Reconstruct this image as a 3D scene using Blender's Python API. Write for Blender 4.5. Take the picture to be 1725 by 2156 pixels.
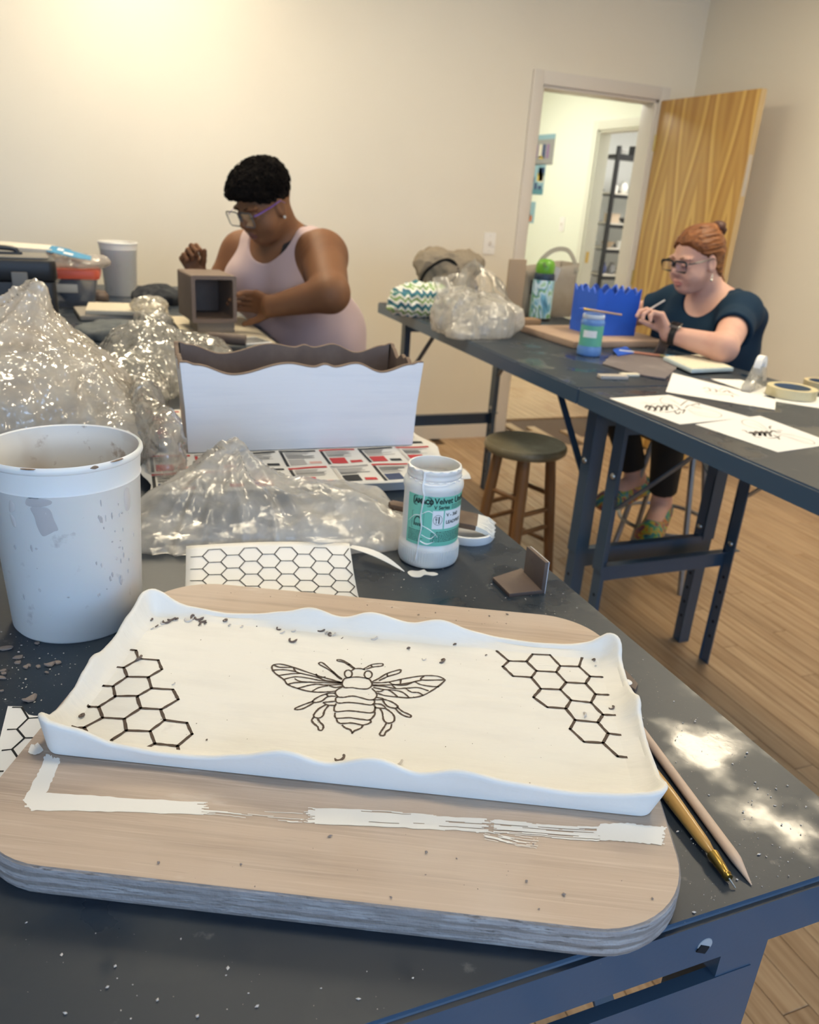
import bpy, bmesh, math, random
import numpy as np
from mathutils import Vector, Matrix

SC = bpy.context.scene
for _o in list(bpy.data.objects):
    bpy.data.objects.remove(_o, do_unlink=True)
COL = SC.collection
random.seed(7)
RNG = np.random.default_rng(11)

# ------------------------------------------------------------------ camera
TT = 0.94                                   # height of the table tops
FPX, PITCH, ROLL, YAW = 1654.7, .37897, .07055, .39465
CAMLOC = Vector((0, 0, TT + .455))
_fw = Vector((math.sin(YAW) * math.cos(PITCH), math.cos(YAW) * math.cos(PITCH), -math.sin(PITCH)))
_rt = Vector((math.cos(YAW), -math.sin(YAW), 0))
_up = _rt.cross(_fw)
_r = math.cos(ROLL) * _rt + math.sin(ROLL) * _up
_u = -math.sin(ROLL) * _rt + math.cos(ROLL) * _up
cam = bpy.data.cameras.new('camera')
camo = bpy.data.objects.new('camera', cam)
COL.objects.link(camo)
camo.matrix_world = Matrix(((_r.x, _u.x, -_fw.x, CAMLOC.x), (_r.y, _u.y, -_fw.y, CAMLOC.y),
                            (_r.z, _u.z, -_fw.z, CAMLOC.z), (0, 0, 0, 1)))
cam.sensor_fit = 'HORIZONTAL'
cam.sensor_width = 36.0
cam.lens = 36.0 * FPX / 1725
cam.clip_start = .02
cam.dof.use_dof = True
cam.dof.focus_distance = .66
cam.dof.aperture_fstop = 12.0
SC.camera = camo

# ------------------------------------------------------------------ world, daylight, exposure
world = bpy.data.worlds.new('World')
SC.world = world
world.use_nodes = True
world.node_tree.nodes['Background'].inputs[0].default_value = (.62, .78, 1, 1)
world.node_tree.nodes['Background'].inputs[1].default_value = 1.0
SC.view_settings.view_transform = 'Standard'
SC.view_settings.look = 'None'
SC.view_settings.gamma = 1
SC.view_settings.exposure = 0.0
SC.view_settings.use_curve_mapping = False
try:
    SC.cycles.max_bounces = 7
    SC.cycles.transparent_max_bounces = 12
    SC.cycles.caustics_reflective = False
    SC.cycles.caustics_refractive = False
    SC.cycles.use_denoising = True
    SC.cycles.sample_clamp_indirect = 6
except Exception:
    pass

CEIL = 2.78
YB, YR, XL, XR = 4.37, -2.6, -3.2, 3.48     # back wall, rear (window) wall, left wall, right wall

def area_light(name, loc, size, size_y, power, color, aim):
    l = bpy.data.lights.new(name, 'AREA')
    l.shape = 'RECTANGLE'; l.size = size; l.size_y = size_y
    l.energy = power; l.color = color
    o = bpy.data.objects.new(name, l); COL.objects.link(o)
    o.location = loc
    o.rotation_euler = Vector(aim).to_track_quat('-Z', 'Y').to_euler()
    return o

# daylight coming in through the three windows of the wall behind the camera
WINDOWS = [(-2.6, -1.2), (-.75, .65), (1.1, 2.5)]
WZ0, WZ1 = .95, 2.35
for _k, (_a, _b) in enumerate(WINDOWS):
    area_light('window_daylight', ((_a + _b) / 2, YR - .10, (WZ0 + WZ1) / 2), _b - _a - .1, WZ1 - WZ0 - .1, 36, (.42, .64, 1.0), (0, 1, -.05))

# ------------------------------------------------------------------ pixel -> place helpers (pixels of the 1725x2156 frame)
def ray(x, y):
    return ((x - 862.5) * _r - (y - 1078) * _u + FPX * _fw) / FPX
def T(x, y, z=TT):
    d = ray(x, y); return CAMLOC + d * ((z - CAMLOC.z) / d.z)
def PY(x, y, Y):
    d = ray(x, y); return CAMLOC + d * (Y / d.y)

# ------------------------------------------------------------------ tags
def tag(o, label=None, cat=None, group=None, kind=None):
    if label: o['label'] = label
    if cat: o['category'] = cat
    if group: o['group'] = group
    if kind: o['kind'] = kind
    return o
def empty(name, loc=(0, 0, 0), rz=0, label=None, cat=None, group=None, kind=None):
    o = bpy.data.objects.new(name, None); COL.objects.link(o)
    o.empty_display_size = .05
    o.location = loc; o.rotation_euler = (0, 0, rz)
    return tag(o, label, cat, group, kind)
def link(name, me, m=None, parent=None, smooth=False, loc=None, rot=None):
    o = bpy.data.objects.new(name, me); COL.objects.link(o)
    if m is not None:
        ms = m if isinstance(m, (list, tuple)) else [m]
        for x in ms: me.materials.append(x)
    if parent is not None: o.parent = parent
    if loc is not None: o.location = loc
    if rot is not None: o.rotation_euler = rot
    if smooth: shade(me)
    return o
def shade(me, ang=None):
    me.polygons.foreach_set('use_smooth', [True] * len(me.polygons))
    if ang:
        try: me.set_sharp_from_angle(angle=math.radians(ang))
        except Exception: pass
def copy_tree(o, parent=None):
    c = o.copy(); COL.objects.link(c)
    if parent is not None: c.parent = parent
    for ch in o.children: copy_tree(ch, c)
    return c

# ------------------------------------------------------------------ mesh builder
class MB:
    def __init__(s): s.v = []; s.f = []; s.m = []
    def add(s, vs, fs, mi=0):
        n = len(s.v); s.v.extend([tuple(p) for p in vs])
        for f in fs: s.f.append(tuple(i + n for i in f)); s.m.append(mi)
        return s
    def box(s, x0, x1, y0, y1, z0, z1, mi=0, M=None):
        vs = [(x0, y0, z0), (x1, y0, z0), (x1, y1, z0), (x0, y1, z0), (x0, y0, z1), (x1, y0, z1), (x1, y1, z1), (x0, y1, z1)]
        if M is not None: vs = [M @ Vector(p) for p in vs]
        return s.add(vs, [(0, 3, 2, 1), (4, 5, 6, 7), (0, 1, 5, 4), (1, 2, 6, 5), (2, 3, 7, 6), (3, 0, 4, 7)], mi)
    def bar(s, a, b, w, h, mi=0, side=None):
        a = Vector(a); b = Vector(b); d = (b - a); L = d.length; d.normalize()
        up = Vector(side) if side else (Vector((0, 0, 1)) if abs(d.z) < .95 else Vector((0, 1, 0)))
        x = d.cross(up).normalized(); y = x.cross(d).normalized()
        M = Matrix((( x.x, y.x, d.x, a.x), (x.y, y.y, d.y, a.y), (x.z, y.z, d.z, a.z), (0, 0, 0, 1)))
        return s.box(-w / 2, w / 2, -h / 2, h / 2, 0, L, mi, M)
    def tube(s, pts, rad, n=10, mi=0, caps=True, flat=1.0):
        pts = [Vector(p) for p in pts]; N = len(pts)
        rads = rad if isinstance(rad, (list, tuple)) else [rad] * N
        t0 = (pts[1] - pts[0]).normalized()
        nrm = t0.orthogonal().normalized(); rings = []
        for i in range(N):
            t = (pts[min(i + 1, N - 1)] - pts[max(i - 1, 0)]).normalized()
            nrm = (nrm - t * nrm.dot(t)).normalized(); bn = t.cross(nrm)
            rings.append([pts[i] + (nrm * math.cos(2 * math.pi * k / n) + bn * math.sin(2 * math.pi * k / n) * flat) * rads[i] for k in range(n)])
        vs = [p for r in rings for p in r]; fs = []
        for i in range(N - 1):
            for k in range(n):
                a = i * n + k; b = i * n + (k + 1) % n
                fs.append((a, b, b + n, a + n))
        if caps:
            fs.append(tuple(range(n))[::-1]); fs.append(tuple((N - 1) * n + k for k in range(n)))
        return s.add(vs, fs, mi)
    def lathe(s, prof, n=32, c=(0, 0, 0), mi=0, close=False):
        vs = []; fs = []; N = len(prof)
        for r, z in prof:
            for k in range(n):
                a = 2 * math.pi * k / n
                vs.append((c[0] + r * math.cos(a), c[1] + r * math.sin(a), c[2] + z))
        for i in range(N - 1):
            for k in range(n):
                a = i * n + k; b = i * n + (k + 1) % n
                fs.append((a, b, b + n, a + n))
        return s.add(vs, fs, mi)
    def prism(s, poly, z0, z1, mi=0, M=None):
        n = len(poly)
        vs = [(p[0], p[1], z0) for p in poly] + [(p[0], p[1], z1) for p in poly]
        if M is not None: vs = [M @ Vector(p) for p in vs]
        fs = [tuple(range(n))[::-1], tuple(range(n, 2 * n))] + [(i, (i + 1) % n, n + (i + 1) % n, n + i) for i in range(n)]
        return s.add(vs, fs, mi)
    def ribbon(s, pts, w, up=(0, 0, 1), mi=0, th=0.0, ws=None, closed=False):
        pts = [Vector(p) for p in pts]
        if closed: pts = pts + [pts[0]]
        up = Vector(up); N = len(pts); L = []; R = []
        for i in range(N):
            t = pts[min(i + 1, N - 1)] - pts[max(i - 1, 0)]
            if closed and i in (0, N - 1): t = pts[1] - pts[-2]
            t.normalize(); sd = up.cross(t).normalized() * ((ws[i % len(ws)] if ws else w) / 2)
            L.append(pts[i] + sd); R.append(pts[i] - sd)
        if th:
            vs = L + R + [p - up * th for p in L] + [p - up * th for p in R]
            fs = []
            for i in range(N - 1):
                fs += [(i, N + i, N + i + 1, i + 1), (i, i + 1, 2 * N + i + 1, 2 * N + i), (N + i + 1, N + i, 3 * N + i, 3 * N + i + 1)]
            return s.add(vs, fs, mi)
        return s.add(L + R, [(i, N + i, N + i + 1, i + 1) for i in range(N - 1)], mi)
    def mesh(s, name):
        me = bpy.data.meshes.new(name); me.from_pydata(s.v, [], s.f)
        if s.m and max(s.m) > 0: me.polygons.foreach_set('material_index', s.m)
        me.update(); return me
    def build(s, name, m=None, parent=None, smooth=False, bevel=0, seg=2, loc=None, rot=None, ang=40, fixn=True, weld=0):
        me = s.mesh(name)
        if bevel or fixn:
            bm = bmesh.new(); bm.from_mesh(me)
            if weld: bmesh.ops.remove_doubles(bm, verts=bm.verts, dist=weld)
            if fixn: bmesh.ops.recalc_face_normals(bm, faces=bm.faces)
            if bevel:
                es = [e for e in bm.edges if len(e.link_faces) == 2 and e.calc_face_angle(0) > .5]
                bmesh.ops.bevel(bm, geom=es, offset=bevel, segments=seg, affect='EDGES', profile=.6, clamp_overlap=True)
            bm.to_mesh(me); bm.free()
        o = link(name, me, m, parent, False, loc, rot)
        if smooth: shade(me, ang)
        elif bevel: shade(me, 30)
        return o

def catmull(pts, n=6, closed=False):
    pts = [Vector(p) for p in pts]; N = len(pts); out = []
    rng = range(N) if closed else range(N - 1)
    for i in rng:
        if closed: p0, p1, p2, p3 = pts[i - 1], pts[i], pts[(i + 1) % N], pts[(i + 2) % N]
        else: p0, p1, p2, p3 = pts[max(i - 1, 0)], pts[i], pts[i + 1], pts[min(i + 2, N - 1)]
        for k in range(n):
            t = k / n
            out.append(.5 * ((2 * p1) + (p2 - p0) * t + (2 * p0 - 5 * p1 + 4 * p2 - p3) * t * t + (3 * p1 - p0 - 3 * p2 + p3) * t ** 3))
    if not closed: out.append(pts[-1])
    return out
def rrect(x0, x1, y0, y1, r, n=6):
    out = []
    for cx, cy, a0 in ((x1 - r, y0 + r, -90), (x1 - r, y1 - r, 0), (x0 + r, y1 - r, 90), (x0 + r, y0 + r, 180)):
        for k in range(n + 1):
            a = math.radians(a0 + 90 * k / n); out.append((cx + r * math.cos(a), cy + r * math.sin(a)))
    return out
def interp(xs, ys, x):
    return float(np.interp(x, xs, ys))
def smooth_interp(xs, ys, x):
    # monotone-ish cosine interpolation between knots
    for i in range(len(xs) - 1):
        if x <= xs[i + 1]:
            t = (x - xs[i]) / (xs[i + 1] - xs[i]); t = .5 - .5 * math.cos(math.pi * max(0, min(1, t)))
            return ys[i] + (ys[i + 1] - ys[i]) * t
    return ys[-1]

# ------------------------------------------------------------------ numpy noise + implicit surfaces (bodies, bags)
def _hash(i, j, k, seed):
    h = (i.astype(np.int64) * 374761393 + j.astype(np.int64) * 668265263 + k.astype(np.int64) * 2147483647 + seed * 974711) & 0x7fffffff
    h = ((h ^ (h >> 13)) * 1274126177) & 0x7fffffff
    return ((h ^ (h >> 16)) & 0xffff) / 65535.0
def vnoise(p, seed=0):
    i = np.floor(p).astype(np.int64); t = p - i; t = t * t * (3 - 2 * t); r = 0
    for a in (0, 1):
        for b in (0, 1):
            for c in (0, 1):
                w = (t[:, 0] if a else 1 - t[:, 0]) * (t[:, 1] if b else 1 - t[:, 1]) * (t[:, 2] if c else 1 - t[:, 2])
                r = r + w * _hash(i[:, 0] + a, i[:, 1] + b, i[:, 2] + c, seed)
    return r * 2 - 1
def fbm(p, seed=0, oct=3):
    r = 0; a = 1.0
    for o in range(oct): r = r + a * vnoise(p * (2.03 ** o) + o * 17.3, seed + o); a *= .5
    return r
def ridged(p, seed=0, oct=3):
    r = 0; a = 1.0
    for o in range(oct): r = r + a * (1 - 2 * np.abs(vnoise(p * (2.1 ** o) + o * 9.1, seed + o))); a *= .5
    return r
def smin(a, b, k):
    h = np.clip(.5 + .5 * (b - a) / k, 0, 1)
    return b * (1 - h) + a * h - k * h * (1 - h)
def smax(a, b, k): return -smin(-a, -b, k)
def cone(p, a, b, ra, rb):
    a = np.asarray(a, float); b = np.asarray(b, float); ab = b - a
    t = np.clip(((p - a) @ ab) / (ab @ ab), 0, 1)
    return np.linalg.norm(p - a - t[:, None] * ab, axis=1) - (ra + (rb - ra) * t)
def ell(p, c, r, R=None):
    q = p - np.asarray(c, float)
    if R is not None: q = q @ R            # columns of R = local axes
    r = np.asarray(r, float)
    k0 = np.linalg.norm(q / r, axis=1); k1 = np.linalg.norm(q / (r * r), axis=1) + 1e-9
    return k0 * (k0 - 1) / k1
def axes(fwd, up=(0, 0, 1)):
    f_ = np.asarray(fwd, float); f_ = f_ / np.linalg.norm(f_)
    l_ = np.cross(np.asarray(up, float), f_); l_ /= np.linalg.norm(l_)
    u_ = np.cross(f_, l_)
    return np.stack([f_, l_, u_], axis=1)  # columns forward, left, up
def sdf_mesh(name, fn, lo, hi, h, smooth_it=1, B=8):
    lo = np.asarray(lo, float); hi = np.asarray(hi, float)
    nb = np.ceil((hi - lo) / (h * B)).astype(int); n = nb * B
    F = np.ones(n, np.float32)
    bi = np.stack(np.meshgrid(*[np.arange(k) for k in nb], indexing='ij'), -1).reshape(-1, 3)
    d = fn(lo + (bi * B + (B - 1) / 2) * h)
    lim = B * h * 1.5
    off = np.stack(np.meshgrid(*[np.arange(B)] * 3, indexing='ij'), -1).reshape(-1, 3)
    ins = bi[d < -lim]
    for b in ins: F[b[0] * B:(b[0] + 1) * B, b[1] * B:(b[1] + 1) * B, b[2] * B:(b[2] + 1) * B] = -1
    act = bi[np.abs(d) <= lim]
    for s in range(0, len(act), 400):
        blk = act[s:s + 400]
        idx = (blk[:, None, :] * B + off[None]).reshape(-1, 3)
        F[idx[:, 0], idx[:, 1], idx[:, 2]] = fn(lo + idx * h)
    S = F < 0
    c8 = [S[a:n[0] - 1 + a, b:n[1] - 1 + b, c:n[2] - 1 + c] for a in (0, 1) for b in (0, 1) for c in (0, 1)]
    anyv = np.logical_or.reduce(c8); allv = np.logical_and.reduce(c8)
    cells = np.argwhere(anyv & ~allv)
    if len(cells) == 0: raise ValueError('empty sdf ' + name)
    vid = -np.ones(np.array(n) - 1, np.int32); vid[cells[:, 0], cells[:, 1], cells[:, 2]] = np.arange(len(cells))
    acc = np.zeros((len(cells), 3)); cnt = np.zeros(len(cells))
    cor = [(a, b, c) for a in (0, 1) for b in (0, 1) for c in (0, 1)]
    for i in range(8):
        for j in range(i + 1, 8):
            df = np.array(cor[j]) - np.array(cor[i])
            if np.abs(df).sum() != 1: continue
            fa = F[tuple((cells + cor[i]).T)]; fb = F[tuple((cells + cor[j]).T)]
            m = (fa < 0) != (fb < 0); t = np.where(m, fa / np.where(fa - fb == 0, 1, fa - fb), 0)
            p = np.array(cor[i]) + t[:, None] * df
            acc[m] += p[m]; cnt[m] += 1
    V = lo + (cells + acc / cnt[:, None]) * h
    quads = []
    for ax in range(3):
        sl0 = [slice(1, n[k] - 1) for k in range(3)]; sl1 = list(sl0); sl0[ax] = slice(0, n[ax] - 1); sl1[ax] = slice(1, n[ax])
        a = S[tuple(sl0)]; b = S[tuple(sl1)]
        e = np.argwhere(a != b)
        base = e + np.array([0 if k == ax else 1 for k in range(3)])
        o1, o2 = [k for k in range(3) if k != ax]
        def at(d1, d2):
            q = base.copy(); q[:, o1] += d1; q[:, o2] += d2; return vid[q[:, 0], q[:, 1], q[:, 2]]
        q = np.stack([at(-1, -1), at(0, -1), at(0, 0), at(-1, 0)], 1)
        flip = a[tuple(e.T)] if ax != 1 else ~a[tuple(e.T)]
        q[~flip] = q[~flip][:, ::-1]
        quads.append(q)
    Q = np.concatenate(quads); Q = Q[(Q >= 0).all(1)]
    for _ in range(smooth_it):
        s = np.zeros_like(V); c = np.zeros(len(V))
        for k in range(4):
            np.add.at(s, Q[:, k], V[Q[:, (k + 1) % 4]] + V[Q[:, (k + 3) % 4]]); np.add.at(c, Q[:, k], 2)
        V = V * .5 + (s / np.maximum(c, 1)[:, None]) * .5
    me = bpy.data.meshes.new(name)
    me.from_pydata(V.tolist(), [], Q.tolist()); me.update()
    shade(me)
    return me
def mesh_co(me):
    a = np.empty(len(me.vertices) * 3); me.vertices.foreach_get('co', a); return a.reshape(-1, 3)
def mesh_no(me):
    a = np.empty(len(me.vertices) * 3); me.vertices.foreach_get('normal', a); return a.reshape(-1, 3)
def set_co(me, co):
    me.vertices.foreach_set('co', np.ascontiguousarray(co, dtype=np.float32).ravel()); me.update()
def face_centres(me):
    a = np.empty(len(me.polygons) * 3); me.polygons.foreach_get('center', a); return a.reshape(-1, 3)

# ------------------------------------------------------------------ materials
def C4(c): return (c[0], c[1], c[2], 1)
def mat(name, base, rough=.5, metal=0.0, layers=(), bump=(), coat=0.0, spec=.5, trans=0.0, sss=0.0, sheen=0.0, emis=None, emis_s=0, rough_var=None, coat_rough=.1):
    """layers: (scale, detail, colour, lo, hi[, stretch xyz[, kind]]) laid over the base by a noise mask; bump: (scale, strength[, stretch])"""
    m = bpy.data.materials.new(name); m.use_nodes = True
    nt = m.node_tree; N = nt.nodes; L = nt.links
    b = N['Principled BSDF']
    b.inputs['Base Color'].default_value = C4(base); b.inputs['Roughness'].default_value = rough
    b.inputs['Metallic'].default_value = metal; b.inputs['Coat Weight'].default_value = coat; b.inputs['Coat Roughness'].default_value = coat_rough
    b.inputs['Specular IOR Level'].default_value = spec; b.inputs['Transmission Weight'].default_value = trans
    b.inputs['Sheen Weight'].default_value = sheen
    if sss:
        b.inputs['Subsurface Weight'].default_value = sss; b.inputs['Subsurface Radius'].default_value = (.012, .005, .003); b.inputs['Subsurface Scale'].default_value = 1.0
    if emis:
        b.inputs['Emission Color'].default_value = C4(emis); b.inputs['Emission Strength'].default_value = emis_s
    tc = N.new('ShaderNodeTexCoord'); cur = None
    def mapped(st):
        mp = N.new('ShaderNodeMapping'); mp.inputs['Scale'].default_value = st
        L.new(tc.outputs['Object'], mp.inputs['Vector']); return mp.outputs['Vector']
    for ly in layers:
        sc, det, col, lo, hi = ly[:5]
        st = ly[5] if len(ly) > 5 else (1, 1, 1); kind = ly[6] if len(ly) > 6 else 'noise'
        v = mapped(st)
        if kind == 'noise':
            t = N.new('ShaderNodeTexNoise'); t.inputs['Scale'].default_value = sc; t.inputs['Detail'].default_value = det; t.inputs['Roughness'].default_value = .6; out = t.outputs['Fac']
        elif kind == 'voronoi':
            t = N.new('ShaderNodeTexVoronoi'); t.inputs['Scale'].default_value = sc; out = t.outputs['Distance']
        elif kind == 'wave':
            t = N.new('ShaderNodeTexWave'); t.inputs['Scale'].default_value = sc; t.inputs['Distortion'].default_value = det; t.inputs['Detail'].default_value = 2; out = t.outputs['Fac']
        elif kind == 'wavez':
            t = N.new('ShaderNodeTexWave'); t.bands_direction = 'Z'; t.inputs['Scale'].default_value = sc; t.inputs['Distortion'].default_value = det; t.inputs['Detail'].default_value = 2; out = t.outputs['Fac']
        L.new(v, t.inputs['Vector'])
        r = N.new('ShaderNodeMapRange'); r.inputs['From Min'].default_value = lo; r.inputs['From Max'].default_value = hi; r.clamp = True
        L.new(out, r.inputs['Value'])
        mx = N.new('ShaderNodeMix'); mx.data_type = 'RGBA'
        L.new(r.outputs['Result'], mx.inputs['Factor'])
        if cur is None: mx.inputs[6].default_value = C4(base)
        else: L.new(cur, mx.inputs[6])
        mx.inputs[7].default_value = C4(col); cur = mx.outputs[2]
        lastmask = r.outputs['Result']
    if cur is not None: L.new(cur, b.inputs['Base Color'])
    if rough_var:
        t = N.new('ShaderNodeTexNoise'); t.inputs['Scale'].default_value = rough_var[0]; t.inputs['Detail'].default_value = 5
        L.new(mapped(rough_var[3] if len(rough_var) > 3 else (1, 1, 1)), t.inputs['Vector'])
        r = N.new('ShaderNodeMapRange'); r.inputs['From Min'].default_value = .52; r.inputs['From Max'].default_value = .62
        r.inputs['To Min'].default_value = rough_var[1]; r.inputs['To Max'].default_value = rough_var[2]
        L.new(t.outputs['Fac'], r.inputs['Value']); L.new(r.outputs['Result'], b.inputs['Roughness'])
    prev = None
    for bp in bump:
        t = N.new('ShaderNodeTexNoise'); t.inputs['Scale'].default_value = bp[0]; t.inputs['Detail'].default_value = 4
        L.new(mapped(bp[2] if len(bp) > 2 else (1, 1, 1)), t.inputs['Vector'])
        bn = N.new('ShaderNodeBump'); bn.inputs['Strength'].default_value = bp[1]; bn.inputs['Distance'].default_value = .002
        L.new(t.outputs['Fac'], bn.inputs['Height'])
        if prev is not None: L.new(prev, bn.inputs['Normal'])
        prev = bn.outputs['Normal']
    if prev is not None: L.new(prev, b.inputs['Normal'])
    return m

def film(name, tint=(.9, .9, .88), alpha=.5, rough=.12, bscale=60, bstr=.9, bscale2=14, spec=.5, dist=.004, gloss=2.2):
    """thin crinkled plastic film: mostly clear, a little milky in the creases, with a sharp glossy skin"""
    m = bpy.data.materials.new(name); m.use_nodes = True
    nt = m.node_tree; N = nt.nodes; L = nt.links
    N.remove(N['Principled BSDF']); out = N['Material Output']
    tr = N.new('ShaderNodeBsdfTransparent'); tr.inputs[0].default_value = (.98, .975, .96, 1)
    tl = N.new('ShaderNodeBsdfTranslucent'); tl.inputs[0].default_value = C4(tint)
    df = N.new('ShaderNodeBsdfDiffuse'); df.inputs[0].default_value = C4(tint)
    gl = N.new('ShaderNodeBsdfGlossy'); gl.inputs['Roughness'].default_value = rough
    tc = N.new('ShaderNodeTexCoord')
    nz = N.new('ShaderNodeTexNoise'); nz.inputs['Scale'].default_value = bscale2; nz.inputs['Detail'].default_value = 5; nz.inputs['Distortion'].default_value = 1.2
    L.new(tc.outputs['Object'], nz.inputs['Vector'])
    mv = N.new('ShaderNodeMix'); mv.data_type = 'VECTOR'; mv.inputs['Factor'].default_value = .08
    L.new(tc.outputs['Object'], mv.inputs[4]); L.new(nz.outputs['Color'], mv.inputs[5])
    v = N.new('ShaderNodeTexVoronoi'); v.feature = 'F1'; v.inputs['Scale'].default_value = bscale; L.new(mv.outputs[1], v.inputs['Vector'])
    # crumpled facets: every cell of the film leans its own way, so creases glint one by one
    b1 = N.new('ShaderNodeBump'); b1.inputs['Strength'].default_value = bstr; b1.inputs['Distance'].default_value = dist
    L.new(nz.outputs['Fac'], b1.inputs['Height'])
    acc = b1.outputs['Normal']
    for k_, (sc_, am_) in enumerate(((bscale, .75), (bscale * 2.3, .55))):
        vv = v if k_ == 0 else N.new('ShaderNodeTexVoronoi')
        if k_: vv.inputs['Scale'].default_value = sc_; L.new(mv.outputs[1], vv.inputs['Vector'])
        sb = N.new('ShaderNodeVectorMath'); sb.operation = 'SUBTRACT'; sb.inputs[1].default_value = (.5, .5, .5); L.new(vv.outputs['Color'], sb.inputs[0])
        ml_ = N.new('ShaderNodeVectorMath'); ml_.operation = 'SCALE'; ml_.inputs['Scale'].default_value = am_ * bstr; L.new(sb.outputs[0], ml_.inputs[0])
        ad = N.new('ShaderNodeVectorMath'); ad.operation = 'ADD'; L.new(acc, ad.inputs[0]); L.new(ml_.outputs[0], ad.inputs[1]); acc = ad.outputs[0]
    b2 = N.new('ShaderNodeVectorMath'); b2.operation = 'NORMALIZE'; L.new(acc, b2.inputs[0])
    L.new(b2.outputs[0], gl.inputs['Normal'])
    m1 = N.new('ShaderNodeMixShader'); m1.inputs[0].default_value = .5
    L.new(df.outputs[0], m1.inputs[1]); L.new(tl.outputs[0], m1.inputs[2])
    r = N.new('ShaderNodeMapRange'); r.inputs['From Min'].default_value = .35; r.inputs['From Max'].default_value = .7
    r.inputs['To Min'].default_value = max(0, alpha - .15); r.inputs['To Max'].default_value = min(1, alpha + .25)
    L.new(nz.outputs['Fac'], r.inputs['Value'])
    m2 = N.new('ShaderNodeMixShader'); L.new(r.outputs['Result'], m2.inputs[0])
    L.new(tr.outputs[0], m2.inputs[1]); L.new(m1.outputs[0], m2.inputs[2])
    fr = N.new('ShaderNodeFresnel'); fr.inputs['IOR'].default_value = 1.5; L.new(b1.outputs['Normal'], fr.inputs['Normal'])
    ml = N.new('ShaderNodeMath'); ml.operation = 'MULTIPLY'; ml.use_clamp = True; ml.inputs[1].default_value = gloss; L.new(fr.outputs[0], ml.inputs[0])
    mn = N.new('ShaderNodeMath'); mn.operation = 'MINIMUM'; mn.inputs[1].default_value = .6; L.new(ml.outputs[0], mn.inputs[0])
    m3 = N.new('ShaderNodeMixShader'); L.new(mn.outputs[0], m3.inputs[0]); L.new(m2.outputs[0], m3.inputs[1]); L.new(gl.outputs[0], m3.inputs[2])
    L.new(m3.outputs[0], out.inputs['Surface'])
    return m

def glass(name, alpha=.12, tint=(.9, .95, 1), rough=.03):
    m = bpy.data.materials.new(name); m.use_nodes = True
    nt = m.node_tree; N = nt.nodes; L = nt.links
    g = N.new('ShaderNodeBsdfGlossy'); g.inputs['Roughness'].default_value = rough
    tr = N.new('ShaderNodeBsdfTransparent'); tr.inputs[0].default_value = C4(tint)
    mx = N.new('ShaderNodeMixShader'); mx.inputs[0].default_value = alpha
    L.new(tr.outputs[0], mx.inputs[1]); L.new(g.outputs[0], mx.inputs[2]); L.new(mx.outputs[0], N['Material Output'].inputs['Surface'])
    return m

MT = {}
MT['wall'] = mat('wall_paint', (.80, .75, .645), .42, bump=((55, .12),), layers=((1.3, 2, (.77, .72, .62), .42, .7),))
MT['ceiling'] = mat('ceiling_paint', (.80, .78, .72), .8)
MT['trim'] = mat('trim_paint', (.70, .655, .60), .35)
MT['hall'] = mat('hall_paint', (.83, .86, .74), .55)
MT['whitewall'] = mat('white_paint', (.86, .87, .85), .6)
MT['subfloor'] = mat('floor_gap', (.10, .06, .035), .8)
# floor planks: tone per board from the object's random number, grain along the board
def plank_mat():
    m = mat('oak_strip', (.42, .27, .145), .38, bump=((30, .06, (12, 1, 1)),), rough_var=(3, .3, .5))
    nt = m.node_tree; N = nt.nodes; L = nt.links; b = N['Principled BSDF']
    oi = N.new('ShaderNodeObjectInfo'); tc = N.new('ShaderNodeTexCoord')
    mp = N.new('ShaderNodeMapping'); mp.inputs['Scale'].default_value = (26, 1.3, 1)
    ad = N.new('ShaderNodeVectorMath'); ad.operation = 'ADD'
    cmb = N.new('ShaderNodeCombineXYZ'); mul = N.new('ShaderNodeMath'); mul.operation = 'MULTIPLY'; mul.inputs[1].default_value = 37.0
    L.new(oi.outputs['Random'], mul.inputs[0]); L.new(mul.outputs[0], cmb.inputs[0]); L.new(mul.outputs[0], cmb.inputs[1])
    L.new(tc.outputs['Object'], ad.inputs[0]); L.new(cmb.outputs[0], ad.inputs[1]); L.new(ad.outputs[0], mp.inputs['Vector'])
    nz = N.new('ShaderNodeTexNoise'); nz.inputs['Scale'].default_value = 2.2; nz.inputs['Detail'].default_value = 6; L.new(mp.outputs[0], nz.inputs['Vector'])
    cr = N.new('ShaderNodeValToRGB'); e = cr.color_ramp.elements
    e[0].position = .30; e[0].color = (.345, .22, .12, 1); e[1].position = .72; e[1].color = (.55, .40, .25, 1)
    L.new(nz.outputs['Fac'], cr.inputs[0])
    cr2 = N.new('ShaderNodeValToRGB'); e = cr2.color_ramp.elements
    e[0].position = 0; e[0].color = (.88, .83, .79, 1); e[1].position = 1; e[1].color = (1.06, 1.03, 1.0, 1)
    L.new(oi.outputs['Random'], cr2.inputs[0])
    mx = N.new('ShaderNodeMix'); mx.data_type = 'RGBA'; mx.blend_type = 'MULTIPLY'; mx.inputs['Factor'].default_value = 1
    L.new(cr.outputs[0], mx.inputs[6]); L.new(cr2.outputs[0], mx.inputs[7])
    L.new(mx.outputs[2], b.inputs['Base Color'])
    return m
MT['plank'] = plank_mat()
NAVY = (.052, .095, .155)
MT['steel'] = mat('blue_grey_enamel', NAVY, .30, layers=((90, 3, (.12, .15, .18), .74, .80),), bump=((220, .03),), coat=.25)
MT['steel_top'] = mat('worn_enamel_top', (.016, .027, .044), .30, spec=.5,
    layers=((5, 6, (.052, .060, .068), .50, .78), (30, 8, (.20, .21, .21), .665, .82, (1, 1, 1)), (4.5, 9, (.13, .137, .137), .57, .76)),
    rough_var=(9, .44, .15), bump=((160, .05), (9, .04)))
MT['dark'] = mat('black_plastic', (.012, .012, .014), .4)
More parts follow.
